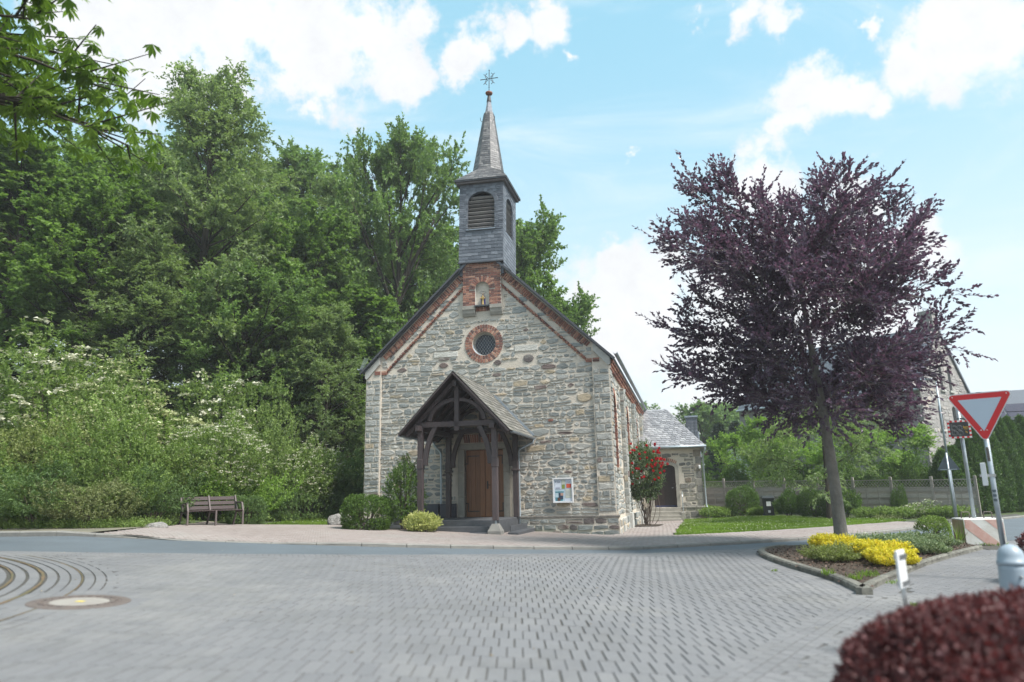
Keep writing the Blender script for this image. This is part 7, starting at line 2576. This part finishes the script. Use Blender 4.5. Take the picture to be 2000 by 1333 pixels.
# striped concrete block with the speed display pole
blk = empty('striped_block', G(11.36, 18.0, 0.03), rad(-14), 'concrete block painted with faded red and white diagonal stripes, holding the speed display pole', 'concrete block')
bw, bd, bh = 0.43, 0.42, 0.62
mb = MB().box(-bw, bw, -bd, bd, 0, bh, bev=0.02)
mb.build('body', mat_simple('weathered_block_paint', (0.70, 0.71, 0.70), (0.52, 0.50, 0.45), 2.5, 0.9, 0.4, 30), blk)
faded = mat_simple('faded_red_paint', (0.50, 0.27, 0.23), (0.58, 0.42, 0.37), 5, 0.9, 0.3, 30)
for (t0, t1) in ((-0.62, -0.30), (0.02, 0.33), (0.62, 0.86)):
    # stripes lean: top at x, bottom further right
    def cl(p):
        return (max(-bw + 0.02, min(bw - 0.02, p[0])), p[1])
    poly = []
    sl_ = 0.62
    raw = [(t0, bh - 0.02), (t1, bh - 0.02), (t1 + sl_, 0.02), (t0 + sl_, 0.02)]
    # clip against the face sides
    def clip(poly, xlim, keep_less):
        out = []
        for i in range(len(poly)):
            a, b = poly[i], poly[(i + 1) % len(poly)]
            ia = (a[0] <= xlim) if keep_less else (a[0] >= xlim)
            ib = (b[0] <= xlim) if keep_less else (b[0] >= xlim)
            if ia:
                out.append(a)
            if ia != ib:
                t = (xlim - a[0]) / (b[0] - a[0])
                out.append((xlim, a[1] + t * (b[1] - a[1])))
        return out
    pl_ = clip(clip(raw, bw - 0.02, True), -bw + 0.02, False)
    if len(pl_) >= 3:
        V = [(p[0], -bd - 0.003, p[1]) for p in pl_] + [(p[0], -bd + 0.004, p[1]) for p in pl_]
        k_ = len(pl_)
        F = [tuple(range(k_)), tuple(range(k_, 2 * k_))[::-1]] + [(i, (i + 1) % k_, k_ + (i + 1) % k_, k_ + i) for i in range(k_)]
        fixnormals(mk('stripe', V, F, faded, blk))
mb = MB().box(-bw - 0.003, -bw + 0.004, -bd + 0.02, bd - 0.02, 0.01, bh - 0.03)
mb.build('rusty_side', mat_simple('ochre_stain', (0.30, 0.20, 0.10), (0.42, 0.34, 0.24), 4, 0.95, 0.3, 30), blk)
for xx in (-0.27, 0.22):
    MB().tube([(xx - 0.09, -0.1, bh - 0.01), (xx - 0.09, -0.1, bh + 0.13), (xx - 0.07, -0.1, bh + 0.15), (xx + 0.07, -0.1, bh + 0.15), (xx + 0.09, -0.1, bh + 0.13), (xx + 0.09, -0.1, bh - 0.01)], 0.013, 8).build('lifting_loop', CAST, blk, smooth=True)
# speed display
dp = empty('speed_display', G(11.38, 18.12, bh + 0.03), rad(-26), 'vehicle speed display on a steel pole with red and white chequered border reading km h', 'sign')
dp.scale = (0.86, 1, 0.86)
MB().tube([(0, 0, 0), (0, 0, 3.45)], 0.052, 14).build('pole', GALV, dp, smooth=True)
z0 = 2.28
MB().box(-0.34, 0.24, -0.14, -0.06, z0, z0 + 0.52, bev=0.01).build('housing', SIGNBACK, dp)
MB().box(-0.28, 0.18, -0.146, -0.139, z0 + 0.055, z0 + 0.465).build('face', BLACKP, dp)
n_ = 12
mb_r, mb_w = MB(), MB()
per = []
bw_, bh_ = 0.58, 0.52
nx_, nz_ = 9, 7
for i in range(nx_):
    for zz in (z0, z0 + bh_ - 0.05):
        (mb_r if (i % 2) else mb_w).box(-0.34 + i * bw_ / nx_, -0.34 + (i + 1) * bw_ / nx_, -0.147, -0.139, zz, zz + 0.05)
for j in range(nz_):
    hh_ = (bh_ - 0.1) / nz_
    for xx in (-0.34, 0.19):
        (mb_w if (j % 2) else mb_r).box(xx, xx + 0.05, -0.147, -0.139, z0 + 0.05 + j * hh_, z0 + 0.05 + (j + 1) * hh_)
mb_r.build('red_border', RED, dp)['kind'] = 'stuff'
mb_w.build('white_border', WHITE, dp)['kind'] = 'stuff'
mb = MB()
for cxd in (-0.14, 0.0):
    for dz in (0.11, 0.26):
        for k_ in range(2):
            r = 0.05 + 0.025 * k_
            pts = [(cxd - 0.04 + r * math.cos(t), -0.15, z0 + dz + 0.04 + r * math.sin(t)) for t in np.linspace(0, 2 * math.pi, 13)]
            mb.tube(pts, 0.004, 4, caps=False)
        mb.box(cxd - 0.045, cxd - 0.04, -0.15, -0.145, z0 + dz - 0.02, z0 + dz + 0.12)
for q in range(3):
    mb.box(-0.26 + q * 0.015, -0.254 + q * 0.015, -0.15, -0.145, z0 + 0.09, z0 + 0.42)
mb.build('unlit_led_rows', GREYPRINT, dp)['kind'] = 'stuff'
t1 = text('km', 0.105, AMBER, (0.115, -0.149, z0 + 0.285), (rad(90), 0, 0), dp)
t2 = text('h', 0.11, AMBER, (0.12, -0.149, z0 + 0.14), (rad(90), 0, 0), dp)
MB().box(0.065, 0.165, -0.15, -0.145, z0 + 0.255, z0 + 0.265).build('fraction_bar', AMBER, dp)
MB().box(-0.05, 0.22, -0.05, 0.12, z0 + 0.56, z0 + 0.60).build('solar_top', SIGNBACK, dp)
MB().tube([(0, 0, 3.45), (0, 0, 3.48)], 0.058, 12).build('cap', IRON, dp)

# yield sign
ys_ = empty('yield_sign', G(7.50, 11.35, 0.03), rad(-40), 'large red and white yield sign on a tall grey steel pole', 'traffic sign')
MB().tube([(0, 0.06, -0.1), (0, 0.06, 2.86)], 0.038, 14).build('pole', GALV, ys_, smooth=True)


def rtri(w_, r_, cz, n=6, inv=True):
    """rounded triangle pointing down, side w_"""
    h = w_ * math.sqrt(3) / 2
    pts = []
    corners = [(-w_ / 2, h / 3), (0, -2 * h / 3), (w_ / 2, h / 3)]
    if not inv:
        corners = [(a, -b) for a, b in corners][::-1]
    for i, c in enumerate(corners):
        d = Vector((0, 0)) - Vector(c)
        d.normalize()
        ctr = Vector(c) + d * (2 * r_)
        a0 = math.atan2(-d.y, -d.x)
        for k_ in range(n + 1):
            t = a0 + rad(-60 + 120 * k_ / n) 
            pts.append((ctr.x + r_ * math.cos(t), cz + ctr.y + r_ * math.sin(t)))
    return pts


SZ = 2.62
ZC = SZ
def plate(name, pts, y0, th, mat, parent):
    V, F = extrude_poly([pts], 0, th, lambda a, b, h: (a, y0 + h, b))
    return fixnormals(mk(name, V, F, mat, parent))


plate('sign_plate', rtri(0.94, 0.06, ZC), 0.0, 0.012, SIGNEDGE, ys_)
plate('red_triangle', rtri(0.895, 0.045, ZC), -0.003, 0.003, RED, ys_)
plate('white_centre', rtri(0.60, 0.004, ZC), -0.006, 0.003, SIGNWHITE, ys_)
for a, b in ((-0.37, 0.225), (0.37, 0.225), (-0.04, -0.33), (0.04, -0.33)):
    mb = MB().lathe([(0.009, 0), (0.009, 0.006)], (0, 0, 0), 8)
    mb.V = [(a + v[0], -0.007 - v[2], ZC + b + v[1]) for v in mb.V]
    mb.build('rivet', WHITE, ys_)
for b in (0.20, -0.30):
    MB().box(-0.06, 0.06, 0.012, 0.11, ZC + b - 0.02, ZC + b + 0.02).build('clamp', STEEL, ys_)
MB().tube([(0, 0.06, 2.86), (0, 0.06, 2.90)], 0.045, 12).build('pole_cap', IRON, ys_)
MB().box(-0.13, -0.06, 0.0, 0.035, 1.42, 1.78, bev=0.008).build('side_plate', WHITE, ys_)
MB().box(-0.16, 0.05, 0.02, 0.10, 1.56, 1.60).build('side_clamp', STEEL, ys_)
mb = MB()
for k_ in range(3):
    mb.box(-0.025, 0.025, 0.018, 0.0215, 1.18 + k_ * 0.07, 1.22 + k_ * 0.07)
mb.build('worn_sticker', SIGNBACK, ys_)['kind'] = 'stuff'
MB().box(-0.02, 0.02, 0.017, 0.0215, 1.80, 2.02).build('rust_patch', CAST, ys_)

# bollard light
bo = empty('bollard', G(4.72, 7.05, 0.03), 0.0, 'thick blue-grey metal bollard with domed cap behind the red hedge', 'bollard')
mb = MB().lathe([(0.155, -0.02), (0.135, 0.35), (0.122, 0.66), (0.120, 0.72)], (0, 0, 0), 28)
mb.build('body', BOLLARDM, bo, smooth=True)
MB().lathe([(0.126, 0.70), (0.126, 0.735), (0.118, 0.74), (0.112, 0.79), (0.095, 0.835), (0.065, 0.868), (0.03, 0.884), (0.005, 0.888)], (0, 0, 0), 28).build('domed_cap', BOLLARDM, bo, smooth=True)
mb = MB().lathe([(0.014, 0), (0.014, 0.02), (0.006, 0.03)], (0, 0, 0), 10)
mb.V = [(v[0] - 0.02, -0.119 - v[2], 0.60 + v[1]) for v in mb.V]
mb.build('screw', STEEL, bo)
# small private sign seen from the side/back
ss_ = empty('small_sign', G(3.45, 6.6, 0.03), rad(47), 'small blank white sign on two slim stainless posts behind the red hedge', 'sign')
ss_.scale = (0.82, 0.9, 0.97)
MB().box(-0.26, 0.02, -0.02, 0.0, 0.60, 0.93, bev=0.004).build('sign_panel', WHITE, ss_)
for a in (-0.02, 0.045):
    MB().tube([(a, 0.03, -0.05), (a, 0.03, 0.92)], 0.014, 10).build('post', STEEL, ss_, smooth=True)
for b in (0.87, 0.64):
    MB().box(-0.2, 0.06, -0.028, 0.03, b - 0.02, b + 0.02).build('bracket', STEEL, ss_)

# lamp post and warning sign seen from behind
lp = empty('lamp_post', G(18.40, 30.5, 0.0), rad(160), 'slim street lamp post rising behind the speed display', 'street lamp')
MB().tube([(0, 0, -0.1), (0, 0, 2.6), (0, 0, 2.62)], [0.075, 0.072, 0.05], 12).build('lower_tube', GALV, lp, smooth=True)
MB().tube([(0, 0, 2.6), (0, 0, 5.9)], [0.045, 0.035], 12).build('upper_tube', GALV, lp, smooth=True)
MB().box(-0.06, 0.10, -0.06, 0.06, 5.88, 5.96, bev=0.01).build('lamp_neck', GALV, lp)
MB().box(0.0, 0.62, -0.10, 0.10, 5.92, 6.0, bev=0.03).build('lamp_head', GALV, lp)
wsn = empty('warning_sign', G(18.02, 29.9, 0.0), rad(-36), 'grey back of a triangular warning sign on a thin post beside the lamp post', 'traffic sign')
MB().tube([(0, 0, -0.1), (0, 0, 2.75)], 0.035, 10).build('pole', GALV, wsn, smooth=True)
plate('sign_plate', rtri(0.85, 0.04, 2.28, inv=False), 0.05, 0.015, SIGNBACK, wsn)
MB().box(-0.3, 0.3, 0.03, 0.05, 2.05, 2.08).build('crossbar', GALV, wsn)
mb = MB().lathe([(0.03, 0), (0.03, 0.04)], (0.0, -0.05, 2.06), 8)
mb.build('clamp', STEEL, wsn)

# bench
be = empty('park_bench', G(-9.32, 22.2, 0.055), rad(46), 'brown slatted park bench with armrests in front of the bank', 'bench')
BW_ = 0.84
for zz, yy in ((0.50, 0.14), (0.64, 0.19), (0.78, 0.24)):
    for a, b in ((-BW_ + 0.04, -0.03), (0.03, BW_ - 0.04)):
        M = Matrix.Translation((0, yy, zz)) @ Matrix.Rotation(rad(-18), 4, 'X')
        MB().box(a, b, -0.015, 0.015, -0.055, 0.055, M=M, bev=0.004).build('back_slat', BENCHWOOD, be)
for yy in (-0.30, -0.17, -0.04):
    MB().box(-BW_ + 0.03, BW_ - 0.03, yy - 0.055, yy + 0.055, 0.405, 0.435, bev=0.004).build('seat_slat', BENCHWOOD, be)
for xx in (-BW_, 0.0, BW_):
    MB().beam((xx, 0.06, 0.38), (xx, 0.26, 0.86), 0.05, 0.06, up=(0, 1, 0), bev=0.006).build('back_post', BENCHLEG, be)
    MB().beam((xx, 0.06, 0.42), (xx, 0.26, -0.02), 0.05, 0.06, up=(0, 1, 0), bev=0.006).build('leg', BENCHLEG, be)
    MB().beam((xx, -0.36, 0.42), (xx, -0.38, -0.02), 0.05, 0.06, up=(0, 1, 0), bev=0.006).build('leg', BENCHLEG, be)
    MB().box(xx - 0.025, xx + 0.025, -0.38, 0.10, 0.355, 0.402, bev=0.006).build('seat_bearer', BENCHLEG, be)
    if xx:
        mb = MB()
        mb.beam((xx, -0.36, 0.40), (xx, -0.26, 0.63), 0.05, 0.06, up=(0, 1, 0))
        mb.beam((xx, -0.27, 0.64), (xx, 0.20, 0.66), 0.05, 0.035, up=(0, 0, 1))
        mb.build('armrest', BENCHLEG, be)

# boulder
rng = np.random.default_rng(9)
bm = bmesh.new()
bmesh.ops.create_icosphere(bm, subdivisions=4, radius=1)
cd_ = rand_dirs(rng, 14)
for v in bm.verts:
    d = np.array(v.co)
    r = 1.0
    for c in cd_:
        r = min(r, 0.78 / max(1e-3, float(d @ c))) if d @ c > 0.6 else r
    v.co = Vector((d[0] * r * 0.42, d[1] * r * 0.32, max(-0.1, d[2] * r * 0.33 + 0.14)))
me = bpy.data.meshes.new('boulder')
bm.to_mesh(me)
bm.free()
put_var(me, 0.5)
me.materials.append(BOULDER)
o = link(bpy.data.objects.new('boulder', me))
o.location = G(-6.05, 25.0, 0.02)
setprops(o, 'grey lichen-speckled boulder lying between the small lawn and the round box bush', 'boulder')
me2 = me.copy()
o = link(bpy.data.objects.new('boulder', me2))
o.location = G(-9.75, 19.7, -0.02)
o.scale = (0.8, 0.8, 0.55)
setprops(o, 'low pale stone half hidden in weeds at the end of the bank kerb', 'boulder')

# climbing rose on the flank
rose = make_shrub(150, 0.75, 0.55, 1.9, n=1100, nl=12, leaf=0.065, wid=0.6, shoot=0.32, mat=LF_ROSE, flowers=0, lump=0.3, floor=-0.75, inner=0.3, stems=2)
rx_, ry_, rz_ = ch2w(0.75, 6.6, 0)
rt = empty('climbing_rose', (rx_ - 0.15, ry_, -0.08), 0, 'tall climbing rose full of red blossom against the chapel flank', 'rose bush')
f_ = link(bpy.data.objects.new('foliage', rose[0]), rt)
f_.location = (0, 0, 1.05)
f_.scale = (1.15, 1.0, 1.36)
rng = np.random.default_rng(12)
n = 26
a = rng.uniform(0, 6.28, n)
s = np.c_[rng.normal(0, 0.12, (n, 2)), np.zeros(n)]
e = np.c_[np.cos(a) * 0.45, np.sin(a) * 0.3, rng.uniform(1.4, 2.6, n)]
P = bez(s, e, rng.normal(0, 0.14, (n, 3)), 7)
Wv, Wf = tubes(P, np.full((n, 7), 0.013), 5)
bulk('stems', Wv, Wf, TWIG, rt, 0.5, True)
nf_ = 62
right = rng.random(nf_) < 0.6
fx = np.where(right, rng.normal(0.62, 0.17, nf_), rng.uniform(-0.7, 0.6, nf_))
fzv = np.where(right, rng.normal(2.75, 0.38, nf_), rng.uniform(1.7, 3.55, nf_))
fx = np.where(rng.random(nf_) < 0.15, rng.uniform(-0.6, 0.1, nf_), fx)
for i in range(nf_):
    q = 26
    c = np.array([fx[i], -0.42 + rng.uniform(-0.15, 0.12), fzv[i]])
    d = rand_dirs(rng, q)
    d[:, 1] -= 0.3
    d = unit(d)
    V, F = leaf_quads(c + d * 0.018, unit(np.cross(d, rand_dirs(rng, q))), d, np.full(q, 0.062), np.full(q, 0.062), 0.25)
    bulk('rose_bloom', V, F, PETALR, rt, np.repeat(rng.random(q), 4))
# fallen petals/mulch at its foot
drape('rose_bed', [ch2w(0.15, 4.9, 0)[:2], ch2w(1.15, 5.2, 0)[:2], ch2w(1.3, 8.0, 0)[:2], ch2w(0.15, 9.0, 0)[:2]], 0.075, SOIL)

# ------------------------------------------------------------------ red hedge at the lower right corner
def box_hedge(seed, loc, sx, sy, top, n, nl, leaf, mat, name, label, rz=0.0, power=0.7):
    rng = np.random.default_rng(seed)
    d = rand_dirs(rng, n * 2)
    d = d[d[:, 2] > -0.2][:n]
    n = len(d)
    r = lumps(rng, d, 40, 0.10, 40)
    sh = np.sign(d) * np.abs(d) ** power
    k = np.where(rng.random(n) < 0.25, rng.uniform(0.8, 0.95, n), 1.0 + 0.03 * rng.random(n))
    S0 = sh * np.array([sx, sy, top * 0.75]) * (r * k)[:, None] + np.array([0, 0, top * 0.22])
    out = unit(sh / np.array([sx, sy, top]))
    D = unit(out * 0.7 + np.array([0, 0, 0.5]) + rand_dirs(rng, n) * 0.35)
    Ls = rng.uniform(0.04, 0.11, n) * np.where(rng.random(n) < 0.06, 2.1, 1)
    S0 -= D * Ls[:, None] * 0.8
    V, F, cnt = leaves_on(rng, S0, D, Ls, nl, leaf, 0.62, 0.02, 0.9, 0.4)
    var = np.repeat(np.repeat(rng.random(n) * 0.6, nl) + rng.random(cnt) * 0.4, 4)
    root = empty(name, loc, rz, label, 'hedge')
    bulk('foliage', V, F, mat, root, var)
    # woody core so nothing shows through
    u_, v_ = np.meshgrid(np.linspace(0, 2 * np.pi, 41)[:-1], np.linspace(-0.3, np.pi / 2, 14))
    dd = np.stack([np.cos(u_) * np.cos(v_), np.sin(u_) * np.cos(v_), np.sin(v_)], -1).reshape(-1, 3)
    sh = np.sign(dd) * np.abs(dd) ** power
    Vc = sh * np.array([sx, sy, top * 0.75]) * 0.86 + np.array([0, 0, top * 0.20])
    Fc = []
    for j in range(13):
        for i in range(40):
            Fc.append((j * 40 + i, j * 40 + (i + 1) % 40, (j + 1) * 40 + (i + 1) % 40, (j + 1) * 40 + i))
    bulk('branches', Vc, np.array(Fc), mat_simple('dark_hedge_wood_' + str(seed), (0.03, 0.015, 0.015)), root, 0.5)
    return root


box_hedge(301, (3.28, 3.85, float(gz(3.35, 3.85)) - 0.02), 1.80, 1.12, 0.92, 20000, 6, 0.036, LF_RED, 'red_hedge', 'clipped dark red hedge in the near corner, out of focus', rz=rad(12), power=0.86)
box_hedge(302, (8.2, 10.6, 0.0), 0.75, 0.7, 1.0, 2600, 6, 0.035, LF_RED, 'red_bush', 'dark reddish clipped bush at the picture edge behind the bollard', power=0.7)

# ------------------------------------------------------------------ horse chestnut over the paved circle
CT = np.array((-10.3, 8.6, float(gz(-10.3, 8.6))))
rng = np.random.default_rng(404)
ch = empty('chestnut_tree', tuple(CT), 0, 'horse chestnut reaching in with drooping hand-shaped leaves at the top corner', 'tree')
tr = [tubes(np.array([[[0, 0, -0.2], [0.05, 0, 1.5], [0.1, 0.1, 3.0], [0.2, 0.1, 5.0], [0.1, 0.2, 9.5]]]), np.array([[0.36, 0.28, 0.25, 0.2, 0.08]]), 12)]
n1 = 54
az = np.arange(n1) * 2.39996 + 0.3
h1 = rng.uniform(5.9, 8.8, n1)
S1 = np.c_[np.full(n1, 0.15), np.full(n1, 0.1), h1]
inc = rng.uniform(0.0, 0.5, n1) + (h1 - 5.2) * 0.10
L1 = rng.uniform(3.6, 4.75, n1) * (1 - 0.04 * (h1 - 5.6))
D1 = np.c_[np.cos(az) * np.cos(inc), np.sin(az) * np.cos(inc), np.sin(inc)]
E1 = S1 + D1 * L1[:, None]
E1[:, 2] -= 0.5
P1 = bez(S1, E1, np.c_[np.zeros((n1, 2)), np.full(n1, 0.5)], 7)
tr.append(tubes(P1, np.linspace(0.06, 0.014, 7)[None].repeat(n1, 0), 6))
n2 = 16
t2 = rng.uniform(0.25, 1.0, (n1, n2))
t2[:, 0] = 1.0
i2 = t2 * 5.999
lo = i2.astype(int)
fr = (i2 - lo)[..., None]
ix = np.arange(n1)[:, None]
S2 = (P1[ix, lo] * (1 - fr) + P1[ix, lo + 1] * fr).reshape(-1, 3)
D2 = unit(np.repeat(D1, n2, 0) * 0.8 + rand_dirs(rng, n1 * n2) * np.array([1, 1, 0.6]))
L2 = rng.uniform(0.6, 1.4, n1 * n2)
P2 = bez(S2, S2 + D2 * L2[:, None] - np.array([0, 0, 0.15]), np.zeros_like(S2), 4)
tr.append(tubes(P2, np.linspace(0.02, 0.007, 4)[None].repeat(len(S2), 0), 4))
Wv, Wf = cat(tr)
bulk('trunk', Wv, Wf, BARKD, ch, 0.5, True)
n3 = 9
t3 = rng.uniform(0.2, 1.0, (len(S2), n3))
t3[:, 0] = 1.0
i3 = t3 * 2.999
lo = i3.astype(int)
fr = (i3 - lo)[..., None]
ix = np.arange(len(S2))[:, None]
C3 = (P2[ix, lo] * (1 - fr) + P2[ix, lo + 1] * fr).reshape(-1, 3)
C3 = C3 + rand_dirs(rng, len(C3)) * 0.16
k = rng.random(len(C3)) < 1.1
C3 = C3[k]
m = len(C3)
hd = rng.uniform(0, 6.28, m)
nlf = 6
Vs, vr = [], []
ax = np.c_[np.cos(hd), np.sin(hd), np.full(m, -0.45)]
ax = unit(ax)
sd2 = unit(np.cross(ax, np.array([0, 0, 1.0])))
upv = np.cross(sd2, ax)
base_v = rng.random(m) * 0.5
for j in range(nlf):
    th = (j - (nlf - 1) / 2) * 0.52
    dj = unit(ax * math.cos(th) + sd2 * math.sin(th) + np.array([0, 0, -0.25]) + rng.normal(0, 0.08, (m, 3)))
    Lj = 0.19 * (1 - 0.08 * abs(j - (nlf - 1) / 2)) * rng.uniform(0.85, 1.15, m)
    Sj = unit(np.cross(dj, upv))
    Nj = np.cross(Sj, dj)
    wj = Lj * 0.30
    p0 = C3
    a1 = C3 + dj * (Lj * 0.62)[:, None] + Sj * (wj / 2)[:, None] - np.array([0, 0, 1.0]) * (Lj * 0.06)[:, None]
    a2 = C3 + dj * Lj[:, None] - np.array([0, 0, 1.0]) * (Lj * 0.22)[:, None]
    a3 = C3 + dj * (Lj * 0.62)[:, None] - Sj * (wj / 2)[:, None] - np.array([0, 0, 1.0]) * (Lj * 0.06)[:, None]
    Vs.append(np.stack([p0, a1, a2, a3], 1))
    vr.append(np.clip(base_v + rng.random(m) * 0.45, 0, 0.97))
V = np.concatenate(Vs).reshape(-1, 3)
bulk('crown', V, np.arange(len(V)).reshape(-1, 4), LF_CHEST, ch, np.repeat(np.concatenate(vr), 4))

# a few leaves and petals blown over the paving
rng = np.random.default_rng(88)
m = 110
x, y = rng.uniform(-8, 9, m), rng.uniform(5, 19, m)
a = rng.uniform(0, 6.28, m)
V, F = leaf_quads(np.c_[x, y, gz(x, y) + 0.036], np.c_[np.cos(a), np.sin(a), np.zeros(m)], np.tile([0.05, 0.05, 1.0], (m, 1)), rng.uniform(0.02, 0.05, m), rng.uniform(0.015, 0.03, m))
o = bulk('fallen_leaves', V, F, mat_ramp('dry_leaf', [(0, (0.1, 0.07, 0.03)), (0.6, (0.28, 0.2, 0.08)), (1.0, (0.5, 0.45, 0.35))]), None, np.repeat(rng.random(m), 4))
setprops(o, 'scattered dry leaves and petals on the pavers', kind='stuff')

# ------------------------------------------------------------------ thin scattering volume, added to lift the shadows and soften contrast
hm = bpy.data.materials.new('shadow_lift_haze')
hm.use_nodes = True
HT = NT(hm.node_tree)
HT.n.clear()
pv_ = HT.add('ShaderNodeVolumePrincipled')
pv_.inputs['Color'].default_value = (0.93, 0.96, 1.0, 1)
pv_.inputs['Density'].default_value = 0.0009
pv_.inputs['Anisotropy'].default_value = 0.2
HT.l.new(pv_.outputs[0], HT.add('ShaderNodeOutputMaterial').inputs['Volume'])
hz_o = MB().box(-165, 225, -65, 325, -2.0, 40.0).build('haze', hm)
hz_o['kind'] = 'stuff'
